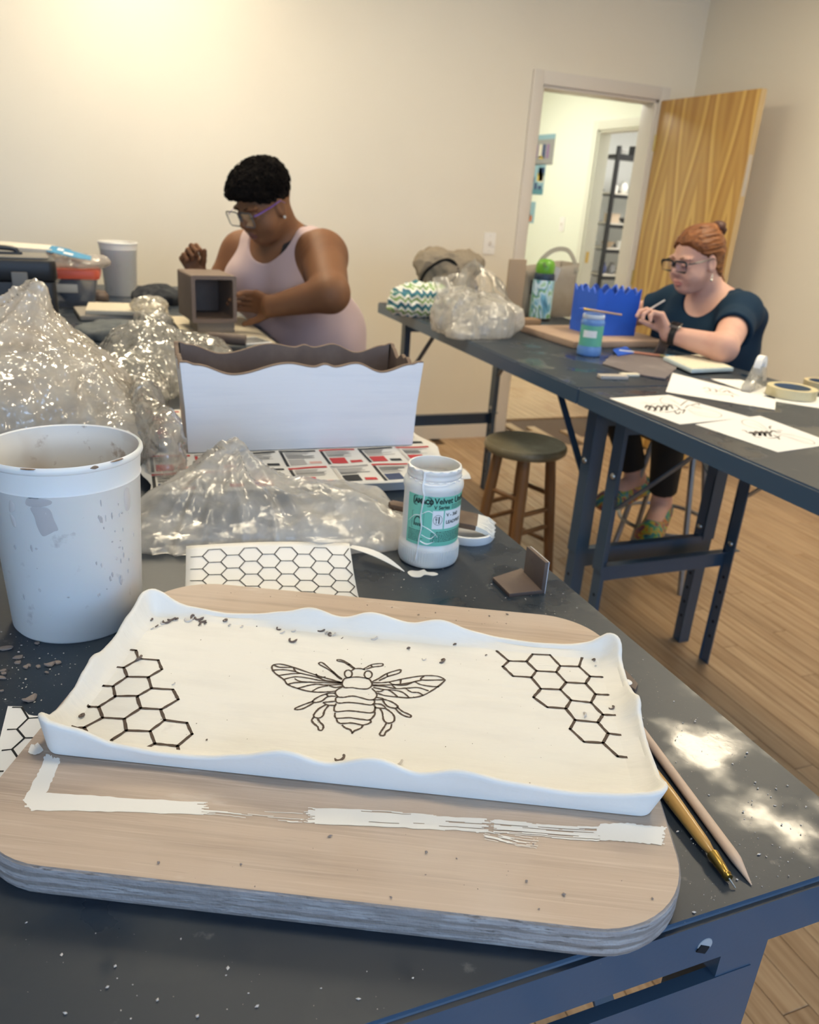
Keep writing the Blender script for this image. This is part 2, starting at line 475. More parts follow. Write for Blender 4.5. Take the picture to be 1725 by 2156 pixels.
MT['bolt'] = mat('zinc_bolt', (.62, .63, .62), .3, metal=1)
MT['clay'] = mat('leather_hard_clay', (.125, .088, .072), .62, layers=((18, 4, (.17, .125, .10), .45, .75),), bump=((60, .25),))
MT['clay_rim'] = mat('raw_clay_rim', (.22, .15, .105), .7, bump=((80, .2),))
MT['clay_dry'] = mat('drying_clay', (.26, .215, .19), .8, bump=((120, .3),))
MT['glaze'] = mat('white_underglaze', (.83, .815, .77), .62, layers=((9, 5, (.77, .755, .715), .5, .75, (1, 4, 1)), (40, 3, (.70, .68, .65), .70, .82)), bump=((30, .45, (1, 6, 2)), (120, .10)))
MT['glaze_box'] = mat('white_underglaze_brushed', (.80, .81, .84), .6, layers=((7, 5, (.72, .74, .79), .5, .8, (.5, 1, 6)),), bump=((16, .22, (.5, 1, 9)),))
MT['groove'] = mat('carved_line_clay', (.085, .058, .042), .8, bump=((300, .3),))
MT['ply'] = mat('birch_ply_face', (.52, .41, .325), .55,
    layers=((5, 6, (.37, .285, .225), .48, .70, (.45, 13, 1)), (20, 7, (.60, .49, .40), .52, .74, (.5, 24, 1)), (70, 4, (.36, .28, .22), .66, .74, (.25, 14, 1)), (3.5, 4, (.57, .48, .41), .50, .72), (9, 5, (.65, .58, .52), .62, .76, (1, 3, 1))), bump=((40, .12, (1, 20, 1)),))
MT['ply_edge'] = mat('ply_edge', (.37, .34, .33), .85,
    layers=((36, 1.6, (.25, .22, .20), .40, .75, (1, 1, 1.15), 'wavez'), (55, 5, (.46, .44, .43), .52, .66, (.5, .5, 5)), (120, 5, (.15, .13, .115), .60, .68, (.5, .5, 3.5)), (16, 3, (.28, .25, .235), .52, .7)), bump=((70, 1.0, (.5, .5, 6)), (220, .6)))
MT['slip'] = mat('white_slip_smear', (.84, .82, .78), .7)
MT['bucket'] = mat('white_bucket_plastic', (.86, .855, .83), .38, layers=((34, 6, (.62, .59, .57), .64, .74), (150, 4, (.5, .47, .44), .72, .78)), sss=.1, bump=((20, .05),))
MT['bucket_in'] = mat('slip_stained_plastic', (.78, .76, .72), .5, layers=((38, 6, (.46, .39, .33), .60, .68), (14, 2, (.62, .55, .48), .52, .7)))
MT['paper'] = mat('white_paper', (.90, .895, .885), .75)
MT['ink'] = mat('black_ink', (.012, .012, .012), .6)
MT['graphite'] = mat('grey_print', (.13, .115, .11), .7)
MT['graphite_l'] = mat('faint_print', (.45, .42, .41), .7)

# ================================================================== the room
def wallpiece(name, boxes, m, bevel=0):
    b = MB()
    for q in boxes: b.box(*q)
    o = b.build(name, m); tag(o, kind='structure'); return o
DX0, DX1, DZ = 2.434, 3.235, 2.035
wallpiece('wall_back', [(XL, DX0, YB, YB + .12, 0, CEIL), (DX1, XR + .12, YB, YB + .12, 0, CEIL), (DX0, DX1, YB, YB + .12, DZ, CEIL)], MT['wall'])
wallpiece('wall_right', [(XR, XR + .12, YR, YB, 0, CEIL)], MT['wall'])
wallpiece('wall_left', [(XL - .12, XL, YR, YB, 0, CEIL)], MT['wall'])
rw = [(XL, XR, YR - .15, YR, 0, WZ0), (XL, XR, YR - .15, YR, WZ1, CEIL)]
_xs = [XL] + [v for w in WINDOWS for v in w] + [XR]
for k in range(0, len(_xs), 2): rw.append((_xs[k], _xs[k + 1], YR - .15, YR, WZ0, WZ1))
wallpiece('wall_rear', rw, MT['wall'])
wallpiece('ceiling', [(XL - .12, XR + .12, YR - .15, YB + .12, CEIL, CEIL + .1)], MT['ceiling'])
MT['pane'] = glass('window_glass', .06, (.97, .99, 1))
for k, (a, b_) in enumerate(WINDOWS):
    w = empty('window_%d' % (k + 1), ((a + b_) / 2, YR - .07, WZ0), kind='structure')
    hw = (b_ - a) / 2; hh = WZ1 - WZ0
    m = MB(); m.box(-hw, hw, -.03, .03, 0, .05); m.box(-hw, hw, -.03, .03, hh - .05, hh); m.box(-hw, -hw + .05, -.03, .03, 0, hh); m.box(hw - .05, hw, -.03, .03, 0, hh); m.box(-.02, .02, -.025, .025, 0, hh)
    m.build('window_frame', MT['trim'], w)
    for s in (-1, 1):
        p = MB(); p.box(min(s * .02, s * (hw - .05)), max(s * .02, s * (hw - .05)), -.003, .003, .05, hh - .05); p.build('pane', MT['pane'], w)

# floor: narrow oak strips laid towards the back wall over a dark subfloor
fl = MB(); fl.box(XL, 6.4, YR, 8.6, -.05, -.012); flo = fl.build('floor', MT['subfloor']); tag(flo, kind='structure')
PW = .066
plank_meshes = []
for L_ in (1.25, 1.6, 1.9, .8):
    m = MB(); m.box(0, PW - .0016, 0, L_ - .0016, -.012, 0); me = m.mesh('plank')
    bm = bmesh.new(); bm.from_mesh(me); bmesh.ops.recalc_face_normals(bm, faces=bm.faces)
    bmesh.ops.bevel(bm, geom=[e for e in bm.edges if all(v.co.z > -.001 for v in e.verts)], offset=.0012, segments=1, affect='EDGES'); bm.to_mesh(me); bm.free()
    me.materials.append(MT['plank']); plank_meshes.append((L_, me))
prr = random.Random(3); x = .20
while x < XR - .01:
    y = .25 - prr.random() * .9
    while y < YB:
        L_, me = prr.choice(plank_meshes[:3])
        if y + L_ > YB: L_, me = plank_meshes[3]
        if y + L_ > YB + .35: break
        o = bpy.data.objects.new('plank', me); COL.objects.link(o); o.parent = flo; o.location = (x, y, 0)
        y += L_
    x += PW
rest = MB()
x = XL
while x < .20 - PW:
    for (y0, y1) in ((YR, .3), (.3, 2.2), (2.2, YB)): rest.box(x, x + PW - .0016, y0, y1 - .002, -.012, 0)
    x += PW
x = .20
while x < XR - .01:
    rest.box(x, x + PW - .0016, YR, -.70, -.012, 0); x += PW
x = 1.6
while x < 6.2:
    rest.box(x, x + PW - .0016, YB + .36, 8.5, -.012, 0); x += PW
tag(rest.build('planks_beyond', MT['plank'], flo), kind='stuff')

# base boards
wallpiece('baseboard_back', [(XL, DX0 - .075, YB - .014, YB, 0, .085)], MT['trim'])
wallpiece('baseboard_right', [(XR - .014, XR, YR, YB - .014, 0, .085)], MT['trim'])

# door casing and jambs of the back wall opening
trim1 = empty('trim_1', (DX0, YB, 0), kind='structure')
def cas(name, q, parent, m=MT['trim'], bev=.003):
    b = MB(); b.box(*q); o = b.build(name, m, parent, bevel=bev)
    o.matrix_parent_inverse = parent.matrix_basis.inverted(); return o
cas('casing', (DX0 - .062, DX0 + .004, YB - .018, YB, 0, DZ + .066), trim1)
cas('casing', (DX1 - .004, DX1 + .062, YB - .018, YB, 0, DZ + .066), trim1)
cas('casing', (DX0 + .004, DX1 - .004, YB - .0175, YB, DZ - .004, DZ + .066), trim1)
cas('jamb', (DX0, DX0 + .02, YB, YB + .13, 0, DZ), trim1); cas('jamb', (DX1 - .02, DX1, YB, YB + .13, 0, DZ), trim1); cas('jamb', (DX0, DX1, YB, YB + .13, DZ - .02, DZ), trim1)

# the plywood-faced door, standing open at a right angle to the back wall
def veneer():
    m = mat('rotary_veneer', (.42, .24, .07), .28, coat=.3, bump=((60, .04, (1, 3, .2)),))
    nt = m.node_tree; N = nt.nodes; L = nt.links; b = N['Principled BSDF']
    tc = N.new('ShaderNodeTexCoord')
    mp = N.new('ShaderNodeMapping'); mp.inputs['Scale'].default_value = (1, 1.0, .16)
    L.new(tc.outputs['Object'], mp.inputs['Vector'])
    nz = N.new('ShaderNodeTexNoise'); nz.inputs['Scale'].default_value = 2.4; nz.inputs['Detail'].default_value = 1.0; L.new(mp.outputs[0], nz.inputs['Vector'])
    sep = N.new('ShaderNodeSeparateXYZ'); L.new(tc.outputs['Object'], sep.inputs[0])
    # repeating cathedral figure: three leaves side by side, contour lines of a long lobe
    my = N.new('ShaderNodeMath'); my.operation = 'MULTIPLY_ADD'; my.inputs[1].default_value = 3.55; my.inputs[2].default_value = 7.1; L.new(sep.outputs['Y'], my.inputs[0])
    fr = N.new('ShaderNodeMath'); fr.operation = 'FRACT'; L.new(my.outputs[0], fr.inputs[0])
    ce = N.new('ShaderNodeMath'); ce.operation = 'SUBTRACT'; ce.inputs[1].default_value = .5; L.new(fr.outputs[0], ce.inputs[0])
    ab = N.new('ShaderNodeMath'); ab.operation = 'ABSOLUTE'; L.new(ce.outputs[0], ab.inputs[0])
    zz = N.new('ShaderNodeMath'); zz.operation = 'MULTIPLY_ADD'; zz.inputs[1].default_value = 3.6; zz.inputs[2].default_value = .5; L.new(sep.outputs['Z'], zz.inputs[0])
    sn = N.new('ShaderNodeMath'); sn.operation = 'SINE'; L.new(zz.outputs[0], sn.inputs[0])
    s1 = N.new('ShaderNodeMath'); s1.operation = 'MULTIPLY_ADD'; s1.inputs[1].default_value = .17; L.new(sn.outputs[0], s1.inputs[0]); L.new(ab.outputs[0], s1.inputs[2])
    s2 = N.new('ShaderNodeMath'); s2.operation = 'MULTIPLY_ADD'; s2.inputs[1].default_value = .20; L.new(nz.outputs['Fac'], s2.inputs[0]); L.new(s1.outputs[0], s2.inputs[2])
    s3 = N.new('ShaderNodeMath'); s3.operation = 'MULTIPLY'; s3.inputs[1].default_value = 2.6; L.new(s2.outputs[0], s3.inputs[0])
    s4 = N.new('ShaderNodeMath'); s4.operation = 'FRACT'; L.new(s3.outputs[0], s4.inputs[0])
    cr = N.new('ShaderNodeValToRGB'); e = cr.color_ramp.elements
    e[0].position = 0; e[0].color = (.66, .43, .13, 1); e[1].position = 1; e[1].color = (.40, .21, .05, 1)
    x = e.new(.22); x.color = (.60, .38, .11, 1); x = e.new(.30); x.color = (.44, .245, .062, 1); x = e.new(.62); x.color = (.52, .31, .085, 1); x = e.new(.85); x.color = (.42, .225, .055, 1)
    L.new(s4.outputs[0], cr.inputs[0])
    mp2 = N.new('ShaderNodeMapping'); mp2.inputs['Scale'].default_value = (1, 60, 1.2); L.new(tc.outputs['Object'], mp2.inputs['Vector'])
    n2 = N.new('ShaderNodeTexNoise'); n2.inputs['Scale'].default_value = 3; n2.inputs['Detail'].default_value = 3; L.new(mp2.outputs[0], n2.inputs['Vector'])
    mx = N.new('ShaderNodeMix'); mx.data_type = 'RGBA'; mx.blend_type = 'OVERLAY'; mx.inputs['Factor'].default_value = .10
    L.new(cr.outputs[0], mx.inputs[6]); L.new(n2.outputs['Fac'], mx.inputs[7]); L.new(mx.outputs[2], b.inputs['Base Color'])
    return m
MT['veneer'] = veneer()
MT['door_edge'] = mat('door_edge_wood', (.55, .40, .21), .5, layers=((6, 4, (.40, .27, .12), .5, .75, (3, 3, .4)),))
MT['brass'] = mat('brass', (.55, .38, .12), .3, metal=1)
d1 = empty('door_1', (DX1, YB - .02, 0), kind='structure')
b = MB(); b.box(.003, .037, -.80, -.003, .012, DZ - .008)
leaf = b.build('door_leaf', MT['veneer'], d1, bevel=.002)
b = MB(); b.box(.003, .037, -.8035, -.8002, .013, DZ - .009); b.build('edge_band', MT['door_edge'], d1)
b = MB(); b.box(.008, .032, -.8048, -.8036, 1.52, 1.72); b.build('edge_worn_patch', mat('worn_edge', (.55, .5, .44), .4, metal=.3), d1)  # thin slab standing for a worn patch of the door edge
for z in (.25, 1.02, 1.80):
    b = MB(); b.tube([(.0, -.004, z - .045), (.0, -.004, z + .045)], .006, 8); b.build('hinge', MT['brass'], d1)
b = MB(); b.lathe([(.0, 0), (.026, .0), (.026, .006), (.012, .01), (.012, .035), (.026, .045), (.028, .06), (.018, .072), (0, .074)], 20)
kn = b.build('door_knob', MT['brass'], d1, smooth=True, loc=(.002, -.74, .96), rot=(0, -math.pi / 2, 0))

# corridor behind the door and the store room off it
HX = 3.95
wallpiece('wall_corridor_right', [(HX, HX + .1, YB + .12, 5.22, 0, 2.6), (HX, HX + .1, 6.06, 8.3, 0, 2.6), (HX, HX + .1, 5.22, 6.06, 2.01, 2.6)], MT['hall'])
wallpiece('wall_corridor_left', [(1.5, 1.6, YB + .12, 8.3, 0, 2.6)], MT['hall'])
wallpiece('wall_corridor_end', [(1.5, HX + .1, 8.3, 8.4, 0, 2.6)], MT['hall'])
wallpiece('ceiling_corridor', [(1.5, HX + .1, YB + .12, 8.4, 2.6, 2.7)], MT['ceiling'])
wallpiece('wall_store_far', [(HX + .1, 6.3, 8.0, 8.1, 0, 2.6)], MT['whitewall'])
wallpiece('wall_store_right', [(6.2, 6.3, 4.8, 8.0, 0, 2.6)], MT['whitewall'])
wallpiece('wall_store_near', [(HX + .1, 6.3, 4.7, 4.8, 0, 2.6)], MT['whitewall'])
wallpiece('ceiling_store', [(HX + .1, 6.3, 4.7, 8.1, 2.6, 2.7)], MT['ceiling'])
trim2 = empty('trim_2', (HX, 6.06, 0), kind='structure')
MT['hall_trim'] = mat('corridor_trim', (.74, .74, .64), .4)
for q in ((HX - .016, HX, 6.056, 6.12, 0, 2.074), (HX - .016, HX, 5.16, 5.224, 0, 2.074), (HX - .0155, HX, 5.224, 6.056, 2.006, 2.074)): cas('casing', q, trim2, MT['hall_trim'])
for q in ((HX, HX + .11, 6.04, 6.06, 0, 2.01), (HX, HX + .11, 5.22, 5.24, 0, 2.01), (HX, HX + .11, 5.22, 6.06, 1.99, 2.01)): cas('jamb', q, trim2, MT['hall_trim'])
cas('strike_plate', (HX + .03, HX + .06, 6.037, 6.041, .98, 1.07), trim2, MT['brass'], 0)

# light switches
def switch(loc, rot, label):
    e = empty('light_switch', loc, rot, label, 'switch')
    b = MB(); b.prism(rrect(-.037, .037, -.06, .06, .006, 3), 0, .006, M=Matrix.Rotation(math.pi / 2, 4, 'X')); b.build('plate', mat('switch_plate', (.88, .86, .83), .3), e)
    b = MB(); b.box(-.005, .005, -.016, -.005, -.011, .011); b.build('toggle', mat('switch_toggle', (.74, .69, .62), .35), e)
    for z in (-.042, .042):
        b = MB(); b.lathe([(0, 0), (.003, 0), (.003, .001), (0, .0015)], 8); b.build('screw', MT['bolt'], e, loc=(0, -.006, z), rot=(math.pi / 2, 0, 0))
    return e
switch((2.205, YB - .001, 1.181), 0, 'pale light switch on the cream wall left of the doorway')
switch((HX - .001, 6.43, 1.27), -math.pi / 2, 'light switch on the corridor wall beyond the doorway')

# posters in the corridor
PC = {k: mat('poster_' + k, c, .6) for k, c in dict(teal=(.09, .25, .31), sky=(.26, .43, .50), navy=(.03, .06, .16), red=(.50, .09, .05), cream=(.75, .70, .58), grey=(.30, .30, .29), yellow=(.70, .52, .10), orange=(.72, .20, .06), violet=(.26, .16, .30)).items()}
def poster(y0, y1, z0, z1, label, bg, shapes):
    e = empty('poster', (HX - .001, (y0 + y1) / 2, z0), 0, label, 'poster', 'posters on the corridor wall')
    b = MB(); b.box(-.002, 0, -(y1 - y0) / 2, (y1 - y0) / 2, 0, z1 - z0); b.build('sheet', PC[bg], e)
    w = y1 - y0; h = z1 - z0
    names = list(PC); bm_ = MB()
    for (a, b2, c, d, col) in shapes: bm_.box(-.0032, -.002, w / 2 - b2 * w, w / 2 - a * w, c * h, d * h, names.index(col))
    o = bm_.build('print', [PC[n] for n in names], e)
rp = random.Random(5)
def patches(cols, n, seed):
    r_ = random.Random(seed); out = []
    for k in range(n):
        a = r_.uniform(.02, .8); c = r_.uniform(.03, .75); out.append((a, min(.98, a + r_.uniform(.06, .25)), c, min(.97, c + r_.uniform(.08, .3)), r_.choice(cols)))
    return out
poster(6.73, 7.30, 1.757, 2.01, 'teal collage poster at the top of the corridor wall', 'grey', [(0, 1, .84, 1, 'sky'), (0, .45, .0, 1, 'teal')] + [(.06 + k * .12, .14 + k * .12, .22, .68, c) for k, c in enumerate(['red', 'navy', 'cream', 'violet', 'cream', 'navy', 'violet'])] + [(.55, .7, .2, .3, 'yellow')])
poster(6.84, 7.32, 1.505, 1.765, 'blue patterned poster in the middle of the corridor wall', 'sky', [(0, 1, 0, .18, 'teal')] + patches(['navy', 'cream', 'teal', 'grey', 'yellow', 'navy'], 16, 4))
poster(6.945, 7.34, 1.253, 1.44, 'small grey poster with an orange patch low on corridor wall', 'sky', [(.3, .9, .08, .35, 'orange')] + patches(['grey', 'cream', 'grey', 'navy'], 7, 9))

# ceiling lights
MT['lamp'] = mat('warm_diffuser', (.9, .85, .7), .5, emis=(1.0, .86, .62), emis_s=29.5)
MT['lamp_hall'] = mat('corridor_diffuser', (.9, .85, .7), .5, emis=(1.0, .97, .86), emis_s=21.0)
MT['lamp_store'] = mat('store_diffuser', (.9, .9, .9), .5, emis=(1.0, .97, .92), emis_s=22.0)
MT['lampbody'] = mat('lamp_housing', (.8, .8, .78), .4)
def ceiling_light(x, y, z, w, l, m, label):
    e = empty('ceiling_light', (x, y, z), 0, label, 'ceiling light', 'ceiling lights')
    b = MB(); b.box(-w / 2 - .03, w / 2 + .03, -l / 2 - .03, l / 2 + .03, -.05, 0); b.build('housing', MT['lampbody'], e, bevel=.01)
    b = MB(); b.box(-w / 2, w / 2, -l / 2, l / 2, -.064, -.051); b.build('diffuser', m, e)
for x, y, ln, s in ((2.42, 2.05, 1.2, 'above the right hand table'), (.30, 3.25, 1.2, 'near the cream wall above the left tables'), (.35, .75, .42, 'added above the bee tray to brighten it')):  # the short one over the tray is an unseen lamp added for brightness
    ceiling_light(x, y, CEIL, .34, ln, MT['lamp'], 'long warm ceiling light ' + s)
ceiling_light(2.8, 6.3, 2.6, .5, 1.2, MT['lamp_hall'], 'ceiling light of the corridor')
ceiling_light(5.1, 6.2, 2.6, .5, 1.2, MT['lamp_store'], 'ceiling light of the store room')

# ------------------------------------------------------------------ store room shelving seen through both doorways
MT['blacksteel'] = mat('black_shelf_steel', (.012, .012, .014), .45)
MT['shelfboard'] = mat('pale_shelf_board', (.62, .58, .50), .6)
sh = empty('storage_shelf', (4.88, 7.1, 0), 0, 'tall black steel storage shelf in the room beyond the corridor', 'shelf')
for px_ in (0, .92):
    for py_ in (0, .4):
        b = MB(); b.box(px_, px_ + .035, py_, py_ + .035, 0, 2.0); b.build('post', MT['blacksteel'], sh)
SHZ = [.25, .52, .80, 1.06, 1.30, 1.58, 1.93]
for z in SHZ:
    b = MB(); b.box(.035, .92, 0, .435, z - .03, z - .016); b.box(.035, .92, -.003, .0, z - .05, z - .016); b.build('shelf_beam', MT['blacksteel'], sh)
    b = MB(); b.box(.036, .919, .002, .43, z - .0155, z); b.build('shelf_board', MT['shelfboard'] if z < 1.8 else MT['blacksteel'], sh)
SI = {'white': mat('white_ware', (.78, .77, .73), .5), 'grey': mat('grey_ware', (.30, .30, .31), .6), 'dark': mat('dark_ware', (.03, .03, .035), .5), 'tan': mat('tan_ware', (.55, .44, .32), .6), 'blue': mat('blue_ware', (.10, .13, .32), .5), 'orange': mat('orange_ware', (.62, .22, .08), .6)}
def ware(kind, x, z, col, s, word, back=.13):
    b = MB()
    if kind == 'bowl': b.lathe([(0, 0), (.4 * s, 0), (.45 * s, .1 * s), (.9 * s, .55 * s), (1.0 * s, .8 * s), (.93 * s, .8 * s), (.8 * s, .5 * s), (.3 * s, .14 * s), (0, .12 * s)], 18)
    if kind == 'mug': b.lathe([(0, 0), (.8 * s, 0), (.85 * s, .1 * s), (.8 * s, 1.7 * s), (.72 * s, 1.7 * s), (.72 * s, .2 * s), (0, .18 * s)], 16); b.tube(catmull([(.8 * s, 0, 1.4 * s), (1.3 * s, 0, 1.3 * s), (1.35 * s, 0, .8 * s), (.82 * s, 0, .5 * s)], 4), .1 * s, 6)
    if kind == 'vase': b.lathe([(0, 0), (.5 * s, 0), (.8 * s, .6 * s), (.85 * s, 1.2 * s), (.45 * s, 1.9 * s), (.55 * s, 2.2 * s), (.47 * s, 2.2 * s), (.35 * s, 1.9 * s), (.3 * s, .3 * s), (0, .2 * s)], 16)
    if kind == 'tin': b.prism(rrect(-1.1 * s, 1.1 * s, -.8 * s, .8 * s, .15 * s, 3), 0, 1.3 * s); b.prism(rrect(-1.15 * s, 1.15 * s, -.85 * s, .85 * s, .15 * s, 3), 1.3 * s, 1.45 * s)
    o = b.build({'bowl': 'bowl', 'mug': 'mug', 'vase': 'vase', 'tin': 'storage_box'}[kind], SI[col], smooth=True)
    o.location = (4.88 + x, 7.1 + back, z + .0004)
    cw = {'white': 'white', 'grey': 'grey', 'dark': 'black', 'tan': 'tan', 'blue': 'blue', 'orange': 'orange'}[col]
    tag(o, '%s%s %s on the %s shelf of the black storage rack%s' % ('small ' if back > .2 else '', cw, {'bowl': 'bowl', 'mug': 'mug', 'vase': 'vase', 'tin': 'box'}[kind], word, ', back row' if back > .2 else ''), {'tin': 'box'}.get(kind, kind), 'ware on the storage rack, %s %s %s shelf' % (cw, kind, word))
SW = {.52: 'second', .80: 'third', 1.06: 'fourth', 1.30: 'fifth', 1.58: 'sixth', 1.93: 'top', .25: 'lowest'}
for kind, x, z, col, s in [
    ('bowl', .14, 1.93, 'white', .06), ('tin', .31, 1.93, 'dark', .06), ('bowl', .48, 1.93, 'tan', .06), ('mug', .11, 1.58, 'white', .04), ('vase', .22, 1.58, 'white', .05), ('bowl', .36, 1.58, 'white', .065), ('tin', .52, 1.58, 'dark', .06),
    ('tin', .13, 1.30, 'tan', .06), ('bowl', .29, 1.30, 'dark', .06), ('bowl', .43, 1.30, 'white', .06), ('bowl', .13, 1.06, 'tan', .07), ('mug', .27, 1.06, 'white', .042), ('tin', .40, 1.06, 'white', .06), ('vase', .53, 1.06, 'grey', .05),
    ('vase', .11, .80, 'blue', .05), ('vase', .22, .80, 'grey', .05), ('vase', .33, .80, 'dark', .05), ('mug', .45, .80, 'grey', .05), ('mug', .11, .52, 'white', .045), ('mug', .23, .52, 'grey', .045), ('mug', .35, .52, 'dark', .045), ('tin', .49, .52, 'dark', .05), ('tin', .18, .25, 'orange', .07), ('bowl', .40, .25, 'white', .07)]:
    ware(kind, x, z, col, s, SW[z])
for z, items in {1.58: [('bowl', .07, 'grey', .035), ('mug', .30, 'dark', .03)], 1.30: [('mug', .05, 'grey', .03), ('mug', .22, 'white', .032)], 1.06: [('mug', .06, 'dark', .03), ('bowl', .34, 'grey', .035)], .80: [('mug', .05, 'white', .03), ('bowl', .27, 'white', .035)], .52: [('bowl', .05, 'grey', .03), ('bowl', .29, 'white', .03)]}.items():
    for kind, x, col, s in items:
        ware(kind, x, z, col, s, SW[z], .30)

# ================================================================== work tables
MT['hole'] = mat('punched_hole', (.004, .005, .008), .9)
AP = .046
def make_table(x0, x1, y0, y1, label, front_hole=False, iy=.006):
    cx, cy = (x0 + x1) / 2, (y0 + y1) / 2; hx, hy = (x1 - x0) / 2 - .0008, (y1 - y0) / 2 - .0008
    e = empty('work_table', (cx, cy, 0), 0, label, 'table')
    b = MB(); b.box(-hx, hx, -hy, hy, TT - AP, TT)
    me = b.mesh('table_top'); bm = bmesh.new(); bm.from_mesh(me); bmesh.ops.recalc_face_normals(bm, faces=bm.faces)
    bmesh.ops.delete(bm, geom=[f_ for f_ in bm.faces if f_.normal.z < -.5], context='FACES')
    bmesh.ops.bevel(bm, geom=[e_ for e_ in bm.edges if not e_.is_boundary], offset=.0045, segments=7, affect='EDGES')
    bm.to_mesh(me); bm.free()
    to = link('table_top', me, [MT['steel'], MT['steel_top']], e)
    me.polygons.foreach_set('material_index', [1 if p.normal.z > .97 else 0 for p in me.polygons])
    so = to.modifiers.new('thickness', 'SOLIDIFY'); so.thickness = .003; so.offset = -1
    if front_hole:
        b = MB(); b.lathe([(0, 0), (.0062, 0), (.0068, -.0012)], 20)
        b.build('apron_hole', mat('lit_hole_backing', (.42, .44, .46), .5), e, loc=(.3744 - cx, -hy - .0006, TT - .0272), rot=(math.pi / 2, 0, 0))  # pale disc coloured like the lit backing seen through the hole
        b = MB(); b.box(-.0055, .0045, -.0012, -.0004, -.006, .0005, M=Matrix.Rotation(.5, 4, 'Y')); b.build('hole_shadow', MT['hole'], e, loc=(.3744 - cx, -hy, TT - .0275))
    ix, w, t = .108, .046, .0035
    for sx in (-1, 1):
        for sy in (-1, 1):
            X = sx * (hx - ix); Y = sy * (hy - iy)
            lx0, lx1 = sorted((X, X - sx * w)); ly0, ly1 = sorted((Y, Y - sy * t))
            b = MB(); b.box(lx0, lx1, ly0, ly1, .40, TT - .004)
            xp = X if sx < 0 else X - w; lx0b, lx1b = xp, xp + t; ly0b, ly1b = sorted((Y - sy * t, Y - sy * w))
            b.box(lx0b, lx1b, ly0b, ly1b, .40, TT - .004)
            lg = b.build('leg', MT['steel'], e)
            g = .0042
            b = MB(); q = sorted((X - sx * g, X - sx * w)); r_ = sorted((Y - sy * g, Y - sy * (g + t)))
            b.box(q[0], q[1], r_[0], r_[1], .0005, .62)
            r_ = sorted((Y - sy * (g + t), Y - sy * (w - .002))); b.box(xp + g, xp + g + t, r_[0], r_[1], .0005, .62)
            ex = b.build('leg_extension', MT['steel'], e)
            for z in (.10, .155, .21, .265, .32):
                b = MB(); b.lathe([(0, 0), (.0055, 0)], 10)
                b.build('adjusting_hole', MT['hole'], ex, loc=(xp + g - .0006, Y - sy * .026, z), rot=(0, -math.pi / 2, 0))
            for z in ((.70,) if sx < 0 else (.44,)):
                b = MB(); b.lathe([(0, .006), (.006, .005), (.009, .002), (.0095, 0), (0, 0)], 12)
                b.build('bolt', MT['bolt'], lg, smooth=True, loc=(xp - .0003, Y - sy * .026, z), rot=(0, -math.pi / 2, 0))
    for sy in (-1, 1):
        Y = sy * (hy - iy)
        r_ = sorted((Y - sy * .0037, Y - sy * .0065)); xw = hx - ix - .004
        b = MB(); b.box(-xw, xw, r_[0], r_[1], .352, .412); q = sorted((Y - sy * .0065, Y - sy * .03)); b.box(-xw, xw, q[0], q[1], .409, .412)
        b.build('stretcher', MT['steel'], e)
        q = sorted((Y + sy * .0008, Y - sy * .002)); xr = hx - ix + .0005 - .012
        b = MB(); Mx = Matrix.Rotation(math.pi / 2, 4, 'X')
        poly = [(-xr, TT - .078), (-xr, TT - .112), (-xr + .012, TT - .128), (xr - .012, TT - .128), (xr, TT - .112), (xr, TT - .078)]
        vs = [(p[0], q[0], p[1]) for p in poly] + [(p[0], q[1], p[1]) for p in poly]; n = 6
        b.add(vs, [tuple(range(n)), tuple(range(n, 2 * n))[::-1]] + [(i, n + i, n + (i + 1) % n, (i + 1) % n) for i in range(n)])
        q2 = sorted((Y - sy * .002, Y - sy * .009)); b.box(-xr, xr, q2[0], q2[1], TT - .081, TT - .078)
        b.build('end_rail', MT['steel'], e)
        for sx in (-1, 1):
            b = MB(); X = sx * (hx - ix - .03); b.bar((X, Y - sy * .03, .60), (X - sx * .02, Y - sy * .36, TT - .02), .022, .004); b.build('brace', MT['steel'], e)
    return e
JY = 1.82
make_table(-.205, .557, .292, 2.12, 'dark blue-grey steel work table nearest the camera, under the bee tray', True)
make_table(-.205, .557, 2.12, 3.95, 'steel work table beside the woman in the pink tank top')
make_table(-.967, -.205, .292, 2.12, 'steel work table under the left side of the big plastic bag')
make_table(-.967, -.205, 2.12, 3.95, 'steel work table carrying the toolbox by the cream wall')
make_table(1.237, 1.999, -.01, JY, 'steel work table on the right with the printed bee sheets', iy=.046)
make_table(1.237, 1.999, JY, 3.53, 'steel work table with the blue box and clear bag', iy=.046)

# ================================================================== ware board with tray
ANG = math.radians(-25.5); ZB = TT + .026
U2W = Matrix.Rotation(ANG, 4, 'Z')
board = empty('ware_board', (0, 0, TT), ANG, 'thick plywood ware board with rounded corners under the bee tray', 'board')
poly = rrect(-.322, .190, .380, .800, .072, 12)
b = MB(); n = len(poly); rng = random.Random(2)
rings = [(.0035, .0002), (.001, .0022), (0, .005), (0, .012), (0, .020), (.0006, .0245), (.0022, .026)]
pc = (-.066, .59)
def inset(p, d):
    v = Vector((p[0] - pc[0], p[1] - pc[1])); return (p[0] - v.x / .256 * d * .8, p[1] - v.y / .21 * d * .8)
vs = []
for k, (d, z) in enumerate(rings):
    for p in poly:
        q = inset(p, d + (rng.uniform(-.0003, .0003) if 0 < k < 6 else 0)); vs.append((q[0], q[1], z))
fs = []; ms = []
for k in range(len(rings) - 1):
    for i in range(n): fs.append((k * n + i, k * n + (i + 1) % n, (k + 1) * n + (i + 1) % n, (k + 1) * n + i))
b.add(vs, fs, 0)
b.f.append(tuple(range(n))[::-1]); b.m.append(0)
b.f.append(tuple((len(rings) - 1) * n + i for i in range(n))); b.m.append(1)
